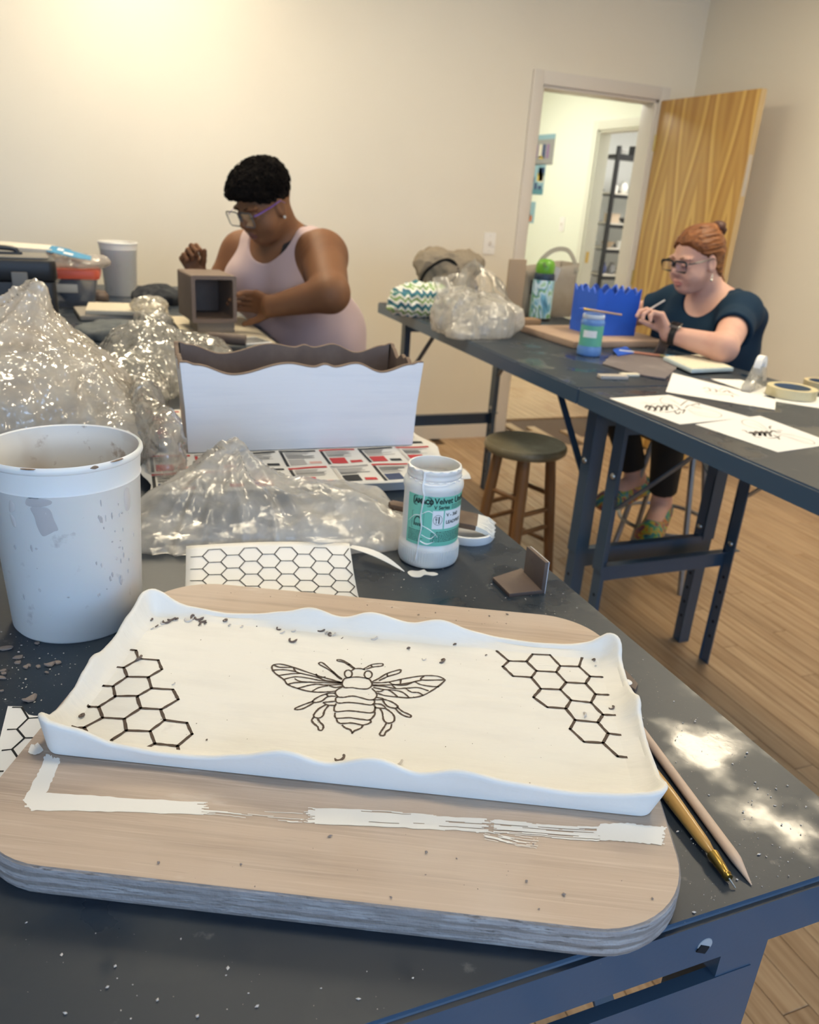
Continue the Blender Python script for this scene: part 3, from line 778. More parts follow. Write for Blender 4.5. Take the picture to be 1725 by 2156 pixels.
b.build('plywood', [MT['ply_edge'], MT['ply']], board, smooth=True, ang=30)

def uv(px, py, z):                      # pixel -> board frame
    return U2W.inverted() @ T(px, py, z)
# dried white slip strokes on the board
b = MB(); rng = random.Random(8)
_lay = [0]
def strands(path, w_px, K, z, ragged, seed, minlen=.1, lw=.0016):
    """one brush stroke: K bristle tracks side by side, each broken where the brush ran dry"""
    pts = catmull([(p[0], p[1], 0) for p in path], 24); M_ = len(pts); _lay[0] += 1; zl_ = .02612 + .00006 * _lay[0]
    gi, gk = np.meshgrid(np.arange(M_), np.arange(K), indexing='ij')
    P_ = np.stack([gi.ravel() / M_ * 5.0, gk.ravel() * .55, np.full(gi.size, seed * 7.7)], 1)
    nz = (vnoise(P_, seed) * .6 + vnoise(P_ * np.array((.3, 2.2, 1)), seed + 4) * .6).reshape(M_, K)
    wn = vnoise(np.stack([np.arange(M_) * .35, np.zeros(M_), np.full(M_, seed * 3.1)], 1), seed)
    V_ = {}
    def vert(i, k):
        if (i, k) not in V_:
            w_ = (w_px(i / (M_ - 1)) if callable(w_px) else w_px) * (1 + .10 * wn[i]); q = pts[i]
            t = pts[min(i + 1, M_ - 1)] - pts[max(i - 1, 0)]; nn = Vector((-t.y, t.x, 0)).normalized(); q = q + nn * ((k / K - .5) * w_)
            u_ = uv(q.x, q.y, ZB); V_[(i, k)] = len(b.v); b.v.append((u_.x, u_.y, zl_))
        return V_[(i, k)]
    for i in range(M_ - 1):
        t = i / (M_ - 1); end = max(0, 1 - min(t, 1 - t) * 9)
        for k in range(K):
            edge = max(0, abs((k + .5) / K - .5) * 2 - .75) * 1.6
            if nz[i, k] * .5 + .5 > ragged + end * (.55 + .3 * ragged) + edge * .45:
                b.f.append((vert(i, k), vert(i + 1, k), vert(i + 1, k + 1), vert(i, k + 1))); b.m.append(0)
strands([(112, 1592), (100, 1625), (80, 1665), (62, 1696)], 34, 16, 0, .03, 1)
strands([(52, 1688), (150, 1690), (300, 1697), (440, 1703)], lambda t: 38 - 12 * t, 18, 0, .06, 2)
strands([(400, 1702), (480, 1708), (560, 1716), (660, 1722)], 26, 20, 0, .62, 3)
strands([(630, 1718), (760, 1722), (900, 1730), (1040, 1738)], 34, 22, 0, .24, 4)
strands([(1020, 1738), (1100, 1744), (1200, 1752), (1280, 1756)], 32, 22, 0, .42, 5)
strands([(1250, 1753), (1310, 1753), (1360, 1757), (1404, 1763)], lambda t: 34 + 10 * t, 22, 0, .22, 6)
strands([(1010, 1755), (1080, 1770), (1140, 1778)], 22, 20, 0, .60, 7)
strands([(62, 1576), (75, 1580), (86, 1572)], 20, 10, 0, .05, 9)
o = b.build('slip_smear', MT['slip'], board, fixn=False); tag(o, kind='stuff')

# the tray
tray = empty('wavy_tray', (0, 0, ZB), ANG, 'white glazed clay tray with wavy rim and carved bee and honeycombs', 'tray')
u0, u1, v0, v1 = -.304, .181, .4875, .713
PU, PV = .485, .221
def kn(d, lo, ln, rev=False):
    ks = sorted(d.items()); xs = [(k - lo) / ln for k, _ in ks]; ys = [v for _, v in ks]
    return (xs, ys)
KF = kn({-.304: .0360, -.277: .0300, -.24: .0178, -.202: .0148, -.172: .0154, -.145: .0206, -.108: .0303, -.074: .0213, -.038: .0320, -.004: .0206, .028: .0292, .069: .0222, .113: .0188, .141: .0212, .161: .0240, .181: .0275}, u0, PU)
KB = kn({-.304: .033, -.26: .0160, -.22: .0120, -.19: .0145, -.159: .0205, -.131: .0285, -.099: .0200, -.068: .0296, -.026: .0212, .003: .0284, .04: .0185, .063: .0145, .1: .0125, .135: .0135, .159: .0185, .181: .032}, u0, PU)
KS = ([0, .20, .35, .47, .555, .64, .72, .82, .91, 1], [.0335, .0265, .0215, .0230, .0292, .0258, .0210, .0190, .0220, .0360])
KR = ([0, .17, .33, .46, .55, .64, .74, .86, .95, 1], [.0275, .0168, .0150, .0180, .0275, .0190, .0145, .0150, .0215, .032])
rc = .014; per = []
def side(p0, p1, nrm, K, rev, n=70):
    for k in range(n):
        t = (k + .5) / n; x = p0[0] + (p1[0] - p0[0]) * t; y = p0[1] + (p1[1] - p0[1]) * t
        tt = rc_t(t, p0, p1); per.append((x, y, nrm[0], nrm[1], smooth_interp(K[0], K[1], 1 - tt if rev else tt)))
def rc_t(t, p0, p1):
    L_ = math.dist(p0, p1); return (rc + t * L_) / (L_ + 2 * rc)
def corner(cx, cy, a0, h, n=8):
    for k in range(1, n):
        a = math.radians(a0 + 90 * k / n); per.append((cx + rc * math.cos(a), cy + rc * math.sin(a), math.cos(a), math.sin(a), h))
side((u0 + rc, v0), (u1 - rc, v0), (0, -1), KF, False, 110); corner(u1 - rc, v0 + rc, -90, .0275)
side((u1, v0 + rc), (u1, v1 - rc), (1, 0), KR, False); corner(u1 - rc, v1 - rc, 0, .0325)
side((u1 - rc, v1), (u0 + rc, v1), (0, 1), KB, True, 110); corner(u0 + rc, v1 - rc, 90, .0335)
side((u0, v1 - rc), (u0, v0 + rc), (-1, 0), KS, False); corner(u0 + rc, v0 + rc, 180, .0360)
hs = np.array([p[4] for p in per])
for _ in range(4): hs = (np.roll(hs, 1) + hs * 2 + np.roll(hs, -1)) / 4
TF = .0078
rng = np.random.default_rng(4)
wob = np.convolve(rng.normal(0, .0006, len(per) + 40), np.ones(13) / 13, 'same')[20:-20] * 2.2
vs = []; rows = 11
for k, p in enumerate(per):
    Hh = hs[k]; fl = .003 + .004 * max(0, p[2]) + .10 * max(0, Hh - .022) + wob[k]
    prof = [(-.004, 0.0), (-.0008, .0008), (.0002, .004), (fl * .5, Hh * .5), (fl * .88, Hh * .80), (fl, Hh - .0022), (fl - .0006, Hh - .0008), (fl - .0026, Hh), (fl - .0046, Hh - .0008), (fl - .0058, Hh - .0035), (fl * .3 - .0075, TF + max(.0, (Hh - TF)) * .26 + .0006), (-.0115, TF + .0004), (-.017, TF), (-.05, TF)]
    for (d, z) in prof: vs.append((p[0] + p[2] * d, p[1] + p[3] * d, z))
R_ = 14; n = len(per); fs = []
for k in range(n):
    vs[k * R_ + 12] = (min(max(per[k][0], u0 + .017), u1 - .017), min(max(per[k][1], v0 + .017), v1 - .017), TF - .0004)
    vs[k * R_ + 13] = (min(max(per[k][0], u0 + .019), u1 - .019), min(max(per[k][1], v0 + .019), v1 - .019), TF - .0008)
for k in range(n):
    k2 = (k + 1) % n
    for j in range(R_ - 1): fs.append((k * R_ + j, k2 * R_ + j, k2 * R_ + j + 1, k * R_ + j + 1))
b = MB(); b.add(vs, fs); b.f.append(tuple(k * R_ for k in range(n))[::-1]); b.m += [0]
b.add([(u0 + .0118, v0 + .0118, TF), (u1 - .0118, v0 + .0118, TF), (u1 - .0118, v1 - .0118, TF), (u0 + .0118, v1 - .0118, TF)], [(0, 1, 2, 3)])
b.build('tray_body', MT['glaze'], tray, smooth=True, ang=50, weld=1e-6)

ZF = ZB + TF
def lines_on(name, sets, org, scale, z, width, m, parent, frame, base_z, jitter=.0, curve=False, taper=True):
    b = MB(); r_ = random.Random(3)
    for pts in sets:
        closed = len(pts) > 2 and pts[0] == pts[-1]
        P3 = [frame.inverted() @ T(org[0] + p[0] / scale, org[1] + p[1] / scale, z) for p in pts]
        if curve and len(P3) > 2: P3 = catmull(P3[:-1] if closed else P3, 5, closed)
        else:
            Q = []
            for i in range(len(P3) - 1):
                for k in range(4): Q.append(P3[i].lerp(P3[i + 1], k / 4))
            Q.append(P3[-1]); P3 = Q
        P3 = [Vector((p.x + r_.uniform(-jitter, jitter), p.y + r_.uniform(-jitter, jitter), z - base_z + .0003)) for p in P3]
        ws = [width * r_.uniform(.75, 1.2) for _ in P3]
        b.ribbon(P3, width, ws=ws, closed=closed and curve)
        if not curve:
            for i in range(0, len(P3), 4):
                p = P3[i]; b.add([(p.x + width * .5 * math.cos(a), p.y + width * .5 * math.sin(a), p.z) for a in [k * math.pi / 4 for k in range(8)]], [tuple(range(8))])
    o = b.build(name, m, parent, fixn=False); return o
HEXL = [[(810, 128), (860, 160), (955, 172), (985, 270), (1225, 290), (1270, 400), (1110, 495), (850, 490), (810, 380), (985, 280)], [(660, 335), (710, 372), (810, 380)],
 [(850, 490), (680, 605), (560, 600), (500, 572)], [(680, 605), (705, 725), (980, 722), (1145, 630), (1105, 500)], [(1145, 630), (1405, 645), (1470, 765), (1265, 885), (1015, 870), (970, 735)],
 [(705, 730), (505, 855), (390, 855), (330, 795)], [(505, 855), (555, 985), (815, 1000), (1015, 870)], [(555, 985), (330, 1105), (240, 1110), (145, 1080)], [(330, 1105), (365, 1170)],
 [(815, 1000), (840, 1140), (660, 1260)], [(840, 1140), (1125, 1150), (1305, 1015), (1255, 885)], [(1305, 1015), (1575, 1050), (1635, 1185), (1460, 1330), (1185, 1300), (1130, 1150)], [(1185, 1300), (1090, 1350)], [(1460, 1330), (1480, 1400)]]
HEXR = [[(830, 362), (890, 412), (860, 440), (912, 488), (1005, 495), (1030, 462), (980, 415), (890, 412)], [(980, 415), (1010, 378), (1098, 382), (1150, 437), (1130, 468), (1030, 462)], [(1150, 437), (1245, 440), (1260, 395)],
 [(1245, 440), (1300, 490), (1278, 525), (1180, 520), (1130, 468)], [(1300, 490), (1362, 493)], [(1005, 495), (1052, 552), (1150, 556), (1180, 520)], [(1278, 525), (1328, 580), (1305, 622), (1205, 610), (1150, 556)], [(1328, 580), (1392, 583)],
 [(1052, 552), (1015, 595), (1085, 645), (1178, 652), (1205, 610)], [(1305, 622), (1365, 683), (1340, 722), (1225, 710), (1178, 652)], [(1365, 683), (1437, 686)], [(1225, 710), (1200, 755), (1270, 820), (1365, 825), (1392, 778), (1340, 722)], [(1392, 778), (1475, 788)], [(1365, 825), (1440, 893), (1515, 902)]]
def circ(cx, cy, r, n=12): return [(cx + r * math.cos(2 * math.pi * k / n), cy + r * math.sin(2 * math.pi * k / n)) for k in range(n)] + [(cx + r, cy)]
BEE = [circ(795, 243, 33), circ(967, 250, 33), [(825, 215), (855, 198), (905, 198), (942, 210)],
 [(845, 200), (800, 168), (755, 142), (702, 132), (706, 120), (750, 128), (803, 158), (852, 197)], [(920, 207), (960, 182), (1010, 160), (1085, 154), (1095, 165), (1080, 175), (1010, 184), (950, 203)], [(790, 168), (812, 160)], [(992, 168), (1002, 186)],
 [(742, 293), (705, 272), (640, 215), (548, 163), (545, 147), (575, 148), (640, 203), (700, 258), (742, 287)], [(640, 222), (660, 222)], [(1000, 312), (1060, 282), (1130, 240), (1240, 207), (1248, 222), (1225, 240), (1140, 265), (1060, 302)], [(1130, 240), (1135, 268)],
 [(775, 280), (850, 270), (920, 275), (975, 290), (1000, 325), (995, 350), (960, 372), (890, 372), (830, 362), (765, 362), (742, 335), (750, 300), (775, 280)],
 [(745, 355), (700, 380), (682, 405), (705, 440), (760, 445), (810, 436), (870, 440), (960, 465), (1010, 465), (1040, 440), (1035, 405), (1000, 370)], [(705, 440), (685, 460), (705, 495), (800, 490), (900, 500), (985, 512), (1015, 500), (1022, 478), (1010, 465)],
 [(690, 500), (672, 540), (690, 570), (800, 562), (900, 572), (985, 580), (1020, 565), (1027, 530), (1012, 505)], [(680, 580), (690, 625), (800, 622), (900, 635), (980, 640), (1020, 600), (1025, 570)], [(692, 630), (705, 660), (740, 672), (830, 668), (920, 685), (985, 665), (985, 640)],
 [(740, 685), (770, 710), (810, 725), (830, 750), (850, 735), (905, 712), (920, 688)], [(830, 748), (828, 762)],
 [(742, 320), (640, 290), (520, 255), (330, 190), (220, 160), (150, 165), (135, 195), (160, 235), (240, 295), (270, 335), (360, 370), (480, 398), (600, 400), (680, 392)],
 [(150, 165), (200, 185), (312, 186)], [(320, 190), (345, 225), (400, 242), (520, 270), (600, 300), (735, 318)], [(515, 243), (540, 272), (600, 270)], [(150, 210), (250, 208), (345, 225)], [(190, 258), (300, 242), (390, 240)], [(240, 290), (340, 268), (460, 282), (560, 302), (735, 322)], [(330, 285), (380, 308), (470, 315), (560, 318), (735, 326)], [(265, 335), (340, 318), (440, 316)], [(355, 370), (440, 345), (520, 332), (600, 340), (735, 335)], [(480, 395), (540, 362), (620, 346)], [(630, 345), (680, 360), (742, 352)],
 [(1005, 320), (1100, 318), (1160, 310), (1300, 280), (1440, 260), (1560, 262), (1625, 290), (1620, 310), (1560, 360), (1440, 430), (1320, 450), (1210, 442), (1110, 430), (1045, 410)], [(1450, 262), (1430, 295), (1620, 295)], [(1005, 340), (1100, 340), (1200, 336), (1300, 325), (1430, 296)], [(1150, 316), (1190, 336), (1290, 340), (1345, 318)], [(1370, 310), (1420, 335), (1500, 350), (1578, 355)],
 [(1005, 345), (1100, 350), (1200, 370), (1300, 366), (1400, 362), (1490, 390)], [(1250, 290), (1245, 328)], [(1290, 368), (1340, 400), (1400, 405), (1445, 430)], [(1010, 360), (1100, 378), (1200, 385), (1270, 405), (1320, 448)], [(1140, 380), (1180, 405), (1222, 442)], [(1035, 395), (1075, 395), (1105, 378)], [(1175, 342), (1205, 370)],
 [(680, 410), (620, 412), (540, 440), (490, 475), (500, 490), (560, 480), (620, 440), (685, 437)], [(605, 415), (620, 440)], [(490, 480), (380, 520), (332, 545), (350, 553), (400, 545), (460, 515), (495, 492)], [(680, 480), (610, 487), (580, 492), (620, 513), (682, 515)], [(600, 510), (540, 545), (500, 590), (500, 615), (540, 625), (575, 605), (590, 560), (625, 517)], [(500, 617), (480, 640), (490, 665), (530, 700), (540, 728), (570, 728), (578, 690), (545, 655), (530, 630)],
 [(1015, 468), (1085, 465), (1092, 455), (1040, 447)], [(1090, 465), (1130, 520), (1200, 540), (1220, 520), (1160, 480), (1095, 462)], [(1200, 540), (1250, 590), (1320, 618), (1335, 602), (1260, 565), (1218, 530)], [(1020, 502), (1080, 507), (1115, 540), (1020, 535)], [(1070, 545), (1090, 580), (1100, 640), (1130, 668), (1170, 665), (1195, 640), (1180, 590), (1120, 542)], [(1125, 670), (1100, 710), (1068, 760), (1075, 775), (1105, 775), (1120, 745), (1160, 715), (1170, 677)]]
o = lines_on('bee_carving', BEE, (540, 1360), 4.107, ZF, .00175, MT['groove'], tray, U2W, ZB, .0001, True); tag(o, 'carved dark brown outline of a bee')
o = lines_on('honeycomb_carving', HEXL, (120, 1340), 5.75, ZF, .0028, MT['groove'], tray, U2W, ZB, .00012); tag(o, 'carved honeycomb at the left end')
o = lines_on('honeycomb_carving', HEXR, (700, 1220), 2.396, ZF, .0028, MT['groove'], tray, U2W, ZB, .00012); tag(o, 'carved honeycomb at the right end')

# ================================================================== crumbs, flakes, shavings
def crumb_mesh(name, pts, sizes, m, seed, flat=.6):
    r_ = random.Random(seed); b = MB()
    for p, s in zip(pts, sizes):
        a = r_.random() * 6.28; e1 = r_.uniform(.6, 1.6); c, s_ = math.cos(a), math.sin(a)
        v = []
        for (x, y, z) in ((1, 0, 0), (0, 1, 0), (-1, 0, 0), (0, -1, 0), (.2, .1, 1), (-.1, .1, -1)):
            x *= e1 * r_.uniform(.6, 1.2); y *= r_.uniform(.5, 1.1)
            v.append((p[0] + (x * c - y * s_) * s, p[1] + (x * s_ + y * c) * s, p[2] + (z * flat + flat) * s))
        b.add(v, [(0, 1, 4), (1, 2, 4), (2, 3, 4), (3, 0, 4), (1, 0, 5), (2, 1, 5), (3, 2, 5), (0, 3, 5)])
    return b.build(name, m)
MT['crumb'] = mat('pale_clay_crumb', (.62, .58, .54), .8)
MT['crumb_d'] = mat('dark_clay_crumb', (.16, .12, .10), .8)
rr = random.Random(21)
def inpoly(x, y, poly):
    c = False; j = len(poly) - 1
    for i in range(len(poly)):
        if (poly[i][1] > y) != (poly[j][1] > y) and x < (poly[j][0] - poly[i][0]) * (y - poly[i][1]) / (poly[j][1] - poly[i][1]) + poly[i][0]: c = not c
        j = i
    return c
def scatter(poly, n, z, smin_, smax_, seed, power=3):
    r_ = random.Random(seed); xs = [p[0] for p in poly]; ys = [p[1] for p in poly]; P_, S_ = [], []
    while len(P_) < n:
        x, y = r_.uniform(min(xs), max(xs)), r_.uniform(min(ys), max(ys))
        if not inpoly(x, y, poly): continue
        q = T(x, y, z); P_.append(tuple(q)); S_.append(smin_ + (smax_ - smin_) * r_.random() ** power)
    return P_, S_
AREAS = [([(1300, 1330), (1400, 1440), (1720, 1700), (1720, 1840), (1500, 1900), (1450, 1860), (1400, 1650), (1340, 1480)], 330), ([(830, 1190), (960, 1195), (1030, 1225), (1060, 1260), (1180, 1230), (1260, 1320), (1230, 1330), (1100, 1280), (760, 1235)], 130),
    ([(980, 1150), (1060, 1140), (1100, 1200), (1020, 1220)], 26), ([(0, 1330), (60, 1330), (200, 1350), (160, 1400), (90, 1500), (0, 1510)], 150), ([(0, 1920), (300, 1960), (900, 2040), (850, 2120), (700, 2150), (0, 2150)], 48), ([(1450, 1880), (1560, 1900), (1440, 1950), (1425, 1935)], 12)]
PP, SS = [], []
for k, (po, n) in enumerate(AREAS):
    p_, s_ = scatter(po, n, TT, .00018, .0014, 30 + k, 4); PP += p_; SS += s_
o = crumb_mesh('clay_crumbs', PP, SS, MT['crumb'], 1); tag(o, 'pale clay crumbs scattered over the near steel table top', 'crumbs', kind='stuff')
p_, s_ = scatter([(420, 1235), (1050, 1290), (1180, 1310), (1150, 1330), (700, 1280), (430, 1250)], 46, ZB, .0003, .0016, 50, 3)
p2, s2 = scatter([(200, 1720), (1250, 1780), (1390, 1900), (1150, 1930), (300, 1850)], 26, ZB, .0003, .0018, 51, 3)
o = crumb_mesh('clay_crumbs', p_ + p2, s_ + s2, MT['clay_dry'], 2); tag(o, 'brown clay crumbs lying on the plywood ware board', 'crumbs', kind='stuff')
# curled shavings in the tray
b = MB(); rs = random.Random(6)
SP = [(318, 1307, 5), (328, 1320, 4), (320, 1324, 3), (352, 1310, 6), (362, 1304, 6), (372, 1306, 5), (343, 1313, 4), (397, 1307, 6), (408, 1303, 7), (420, 1303, 7), (428, 1308, 6), (420, 1316, 4), (433, 1314, 4), (474, 1309, 6), (484, 1318, 4), (509, 1320, 3), (540, 1321, 2.5), (588, 1325, 4.5), (594, 1332, 4), (618, 1329, 3.5), (617, 1350, 6), (677, 1328, 5.5), (688, 1335, 5), (696, 1338, 5), (703, 1337, 4), (720, 1344, 2), (788, 1345, 5), (860, 1369, 6), (931, 1393, 5.5), (958, 1360, 5), (1024, 1381, 2.5), (716, 1598, 6), (837, 1608, 6), (172, 1510, 6), (290, 1388, 7), (1250, 1391, 4), (1255, 1405, 3), (1228, 1508, 6), (1288, 1491, 4), (436, 1559, 2), (1111, 1653, 3), (365, 1441, 3), (1038, 1640, 2), (893, 1389, 3)]
for (px, py, s) in SP:
    c = T(px, py, ZF); s *= .00056; a0 = rs.random() * 6.28; pts = []
    tw = rs.uniform(2.2, 5.0)
    for k in range(9):
        a = a0 + tw * k / 8; pts.append((c.x + math.cos(a) * s * .8 + (k - 4) * s * .12, c.y + math.sin(a) * s * .8, c.z + .0004 + .0006 * (1 + math.sin(a * 1.3)) * s / .002))
    b.tube([U2W.inverted() @ Vector(p) for p in pts], [s * .16] + [s * .34] * 7 + [s * .12], 5, mi=rs.choice((0, 0, 1)))
o = b.build('clay_shavings', [MT['crumb_d'], MT['crumb']], smooth=True); o.rotation_euler = (0, 0, ANG); tag(o, 'small curled clay shavings lying inside the bee tray', 'shavings', kind='stuff')
p_, s_ = [], []
for k in range(70):
    x, y = rr.uniform(330, 1230), rr.uniform(1330, 1600); q = T(x, y, ZF)
    w = U2W.inverted() @ q
    if u0 + .03 < w.x < u1 - .03 and v0 + .03 < w.y < v1 - .03: p_.append(tuple(q)); s_.append(rr.uniform(.0002, .0006))
o = crumb_mesh('clay_specks', p_, s_, MT['crumb_d'], 5); tag(o, 'tiny dark clay specks on the cream floor of the tray', 'crumbs', kind='stuff')
# larger flakes on the table, each a thing
FLK = [(70, 487, 150, 60, 0), (220, 597, 120, 45, .1), (210, 660, 70, 40, .5), (535, 385, 60, 70, 1.2), (445, 427, 60, 30, .1), (600, 690, 120, 40, .2), (690, 660, 90, 40, -.5), (455, 708, 55, 40, .4), (310, 712, 60, 45, .5), (345, 695, 45, 40, .8), (40, 757, 70, 35, .2), (45, 793, 60, 30, 0), (12, 840, 50, 70, 1.0), (365, 1100, 170, 60, .5), (560, 780, 30, 35, .9), (20, 1000, 40, 20, .3)]
for k, (zx, zy, w, h, a) in enumerate(FLK):
    c = T(zx / 5.673, 1280 + zy / 5.673); s = w / 5.673 / 2 / 1900; s2 = h / 5.673 / 2 / 1100
    b = MB(); r_ = random.Random(k); nn = 9; ring = []
    for i in range(nn):
        t = 2 * math.pi * i / nn; ring.append((math.cos(t) * s * r_.uniform(.75, 1.1), math.sin(t) * s2 * r_.uniform(.7, 1.1)))
    curl = .9 if k in (5, 13) else .25
    bot = [(x, y, .0002 + curl * (x * x) / max(s, 1e-4) * .5) for x, y in ring]; top = [(x * .93, y * .9, z + .0012) for x, y, z in bot]
    b.add(bot + top, [tuple(range(nn))[::-1], tuple(range(nn, 2 * nn))] + [(i, (i + 1) % nn, nn + (i + 1) % nn, nn + i) for i in range(nn)])
    o = b.build('clay_flake', MT['clay_dry'], loc=(c.x, c.y, TT + .0001), rot=(0, 0, a)); tag(o, {0: 'largest flat clay flake, by the left edge below the bucket', 13: 'long curled clay flake just above the honeycomb cut-out sheet', 5: 'curved clay flake halfway between bucket and tray corner', 6: 'oval clay flake touching the curved flake', 3: 'triangular clay flake right under the white bucket'}.get(k, 'small dry clay flake on the dark table below the white bucket'), 'clay flake', 'clay flakes left of the tray')
# spilled slip by the jar
b = MB(); c = T(890, 1210)
pts = [T(x, y) for x, y in ((858, 1206), (866, 1202), (880, 1203), (893, 1200), (900, 1205), (915, 1206), (923, 1210), (912, 1213), (895, 1211), (885, 1216), (868, 1215))]
pts = catmull([p - Vector((c.x, c.y, 0)) for p in pts], 4, True)
pts = [(p.x, p.y) for p in pts]
b.prism(pts, 0, .0009); o = b.build('slip_puddle', MT['slip'], loc=(c.x, c.y, TT + .00005), bevel=.0004, seg=1); tag(o, 'small puddle of spilled white slip in front of the paint jar', 'spill')

# ================================================================== hexagon paper sheets
def hexgrid(w, h, s, phase):
    segs = set(); dx, dy = 1.5 * s, math.sqrt(3) * s; out = []
    for i in range(-1, int(w / dx) + 2):
        for j in range(-1, int(h / dy) + 2):
            cx, cy = i * dx + phase[0], j * dy + (dy / 2 if i % 2 else 0) + phase[1]
            for k in range(6):
                a, b2 = math.radians(60 * k), math.radians(60 * k + 60)
                p, q = (round(cx + s * math.cos(a), 4), round(cy + s * math.sin(a), 4)), (round(cx + s * math.cos(b2), 4), round(cy + s * math.sin(b2), 4))
                key = tuple(sorted((p, q)))
                if key not in segs:
                    segs.add(key)
                    if all(0 < c_[0] < w and 0 < c_[1] < h for c_ in (p, q)): out.append((p, q))
    return out
# sheet behind the board, its far edge lifting
_c = T(570, 1236)
pa = empty('honeycomb_printout', tuple(_c), 0, 'white sheet printed with black honeycomb tucked behind the ware board', 'paper')
_TL, _TR, _BL, _BR = T(392, 1150, TT + .018), T(736, 1144, TT + .018), T(390, 1242, TT), T(752, 1244, TT)
SWd = ((_BR - _BL).length + (_TR - _TL).length) / 2; SDp = ((_TL - _BL).length + (_TR - _BR).length) / 2
def onsheet(x, y, up=0.0):              # x, y in metres over the sheet, y = 0 at the board edge
    s_, t_ = x / SWd, y / SDp; q = _BL.lerp(_BR, s_); e_ = _TL.lerp(_TR, s_); r_ = q + (e_ - q) * t_
    tz = max(0, t_); r_.z = TT + .0008 + .018 * tz ** 1.6 - .003 * max(0, tz - .8) + .004 * math.sin(math.pi * s_) * tz + up
    return r_ - _c
b = MB(); nx, ny = 14, 14; Y0 = -.022
b.add([onsheet(SWd * i / nx, Y0 + (SDp - Y0) * j / ny) for j in range(ny + 1) for i in range(nx + 1)], [(j * (nx + 1) + i, j * (nx + 1) + i + 1, (j + 1) * (nx + 1) + i + 1, (j + 1) * (nx + 1) + i) for j in range(ny) for i in range(nx)])
sheet_o = b.build('sheet', MT['paper'], pa, smooth=True); so = sheet_o.modifiers.new('thickness', 'SOLIDIFY'); so.thickness = .0003
b = MB()
for p, q in hexgrid(SWd - .004, SDp - Y0 - .002, .0150, (.010, .004)):
    b.ribbon([onsheet(p[0] + (q[0] - p[0]) * k / 4 + .003, p[1] + (q[1] - p[1]) * k / 4 + Y0, .0005) for k in range(5)], .0015)
b.build('honeycomb_print', MT['ink'], pa, fixn=False)
# cut sliver of paper beside it
b = MB(); P0, P1 = T(738, 1150, TT + .012), T(852, 1203, TT + .001)
pts = [P0.lerp(P1, k / 8) + Vector((0, 0, .006 * math.sin(math.pi * k / 8))) for k in range(9)]; c = pts[0].copy(); c.z = TT
b.ribbon([p - c for p in pts], .01, ws=[.004 + .011 * math.sin(math.pi * min(1, (k + 1.5) / 9)) for k in range(8)] + [.001], th=.0004)
o = b.build('paper_sliver', MT['paper'], loc=tuple(c)); tag(o, 'thin curling sliver of white paper pointing at the slip puddle', 'paper')
# sheet under the left edge of the board
pb = empty('honeycomb_printout', tuple(T(40, 1560)), 0, 'white honeycomb cut-out sheet under the left corner of the ware board', 'paper')
inv = Matrix.Translation(-T(40, 1560))
def zz(x, y, z=TT): return inv @ T(x / 5.673, 1280 + y / 5.673, z)
poly = [zz(*p) for p in ((95, 1178), (262, 1182), (300, 1235), (340, 1278), (400, 1292), (520, 1296), (640, 1310), (640, 1700), (400, 2100), (-160, 2140), (-60, 1800))]
b = MB(); b.prism([(p.x, p.y) for p in poly], 0.0001, .0005); b.build('sheet', MT['paper'], pb)
b = MB()
for ln in ([(145, 1195), (260, 1195), (340, 1325), (520, 1312)], [(340, 1325), (205, 1455), (85, 1460)], [(205, 1455), (295, 1560), (440, 1558)], [(295, 1560), (145, 1695), (20, 1710)], [(145, 1695), (210, 1790)], [(-80, 1962), (45, 1958)]):
    P3 = [zz(*p) for p in ln]; P3 = [Vector((p.x, p.y, .0007)) for p in P3]; b.ribbon(P3, .0019)
b.build('honeycomb_print', MT['ink'], pb, fixn=False)

# ================================================================== jar of underglaze
JX, JYY = .4035, .893
jar = empty('underglaze_jar', (JX, JYY, TT), 0, 'open white jar of velvet underglaze with green label and paint drips', 'jar')
MT['jar'] = mat('jar_plastic', (.80, .79, .75), .33, layers=((30, 5, (.70, .69, .66), .6, .75),), sss=.15)
MT['wetpaint'] = mat('white_paint_film', (.88, .875, .85), .35, bump=((60, .5),))
prof = [(0, .0002), (.036, .0002), (.0395, .002), (.0408, .006), (.0408, .026), (.0398, .0295), (.0385, .032), (.0380, .036), (.0380, .100), (.0384, .103), (.0398, .107), (.0400, .111), (.0392, .1155), (.0368, .1195), (.0352, .1215), (.0362, .1225), (.0362, .1250), (.0350, .1265), (.0350, .129), (.0358, .1300), (.0358, .1320), (.0350, .1355), (.0335, .1362), (.0325, .1355), (.0322, .126), (.0335, .115), (.0345, .09), (.0340, .03), (0, .03)]
prof = [(r * 1.0, z) for r, z in prof]
b = MB(); b.lathe(prof, 64); b.build('jar_body', MT['jar'], jar, smooth=True, ang=50)
b = MB()
for k in range(72):
    a = 2 * math.pi * k / 72; b.box(-.0006, .0006, -.0412, -.0404, .008, .025, M=Matrix.Rotation(a, 4, 'Z'))
b.build('base_ribbing', MT['jar'], jar)
b = MB(); b.lathe([(0, .075), (.0338, .075), (.0342, .082), (.0336, .095), (.0330, .108), (.0324, .118)], 48)
me_o = b.build('paint_residue', MT['wetpaint'], jar, smooth=True)
cd = Vector((-JX, -JYY, 0)).normalized(); cr_ = Vector((_r.x, _r.y, 0)).normalized()
cr_ = (cr_ - cd * cr_.dot(cd)).normalized()
def cyl(phi, z, R): return cd * (math.cos(phi) * R) + cr_ * (math.sin(phi) * R) + Vector((0, 0, z))
def patch(name, a0, a1, z0, z1, R, m, parent, n=40):
    b = MB(); vs = []
    for k in range(n + 1):
        a = math.radians(a0 + (a1 - a0) * k / n); vs += [cyl(a, z0, R), cyl(a, z1, R)]
    b.add(vs, [(2 * k, 2 * k + 2, 2 * k + 3, 2 * k + 1) for k in range(n)]); return b.build(name, m, parent, smooth=True, fixn=False)
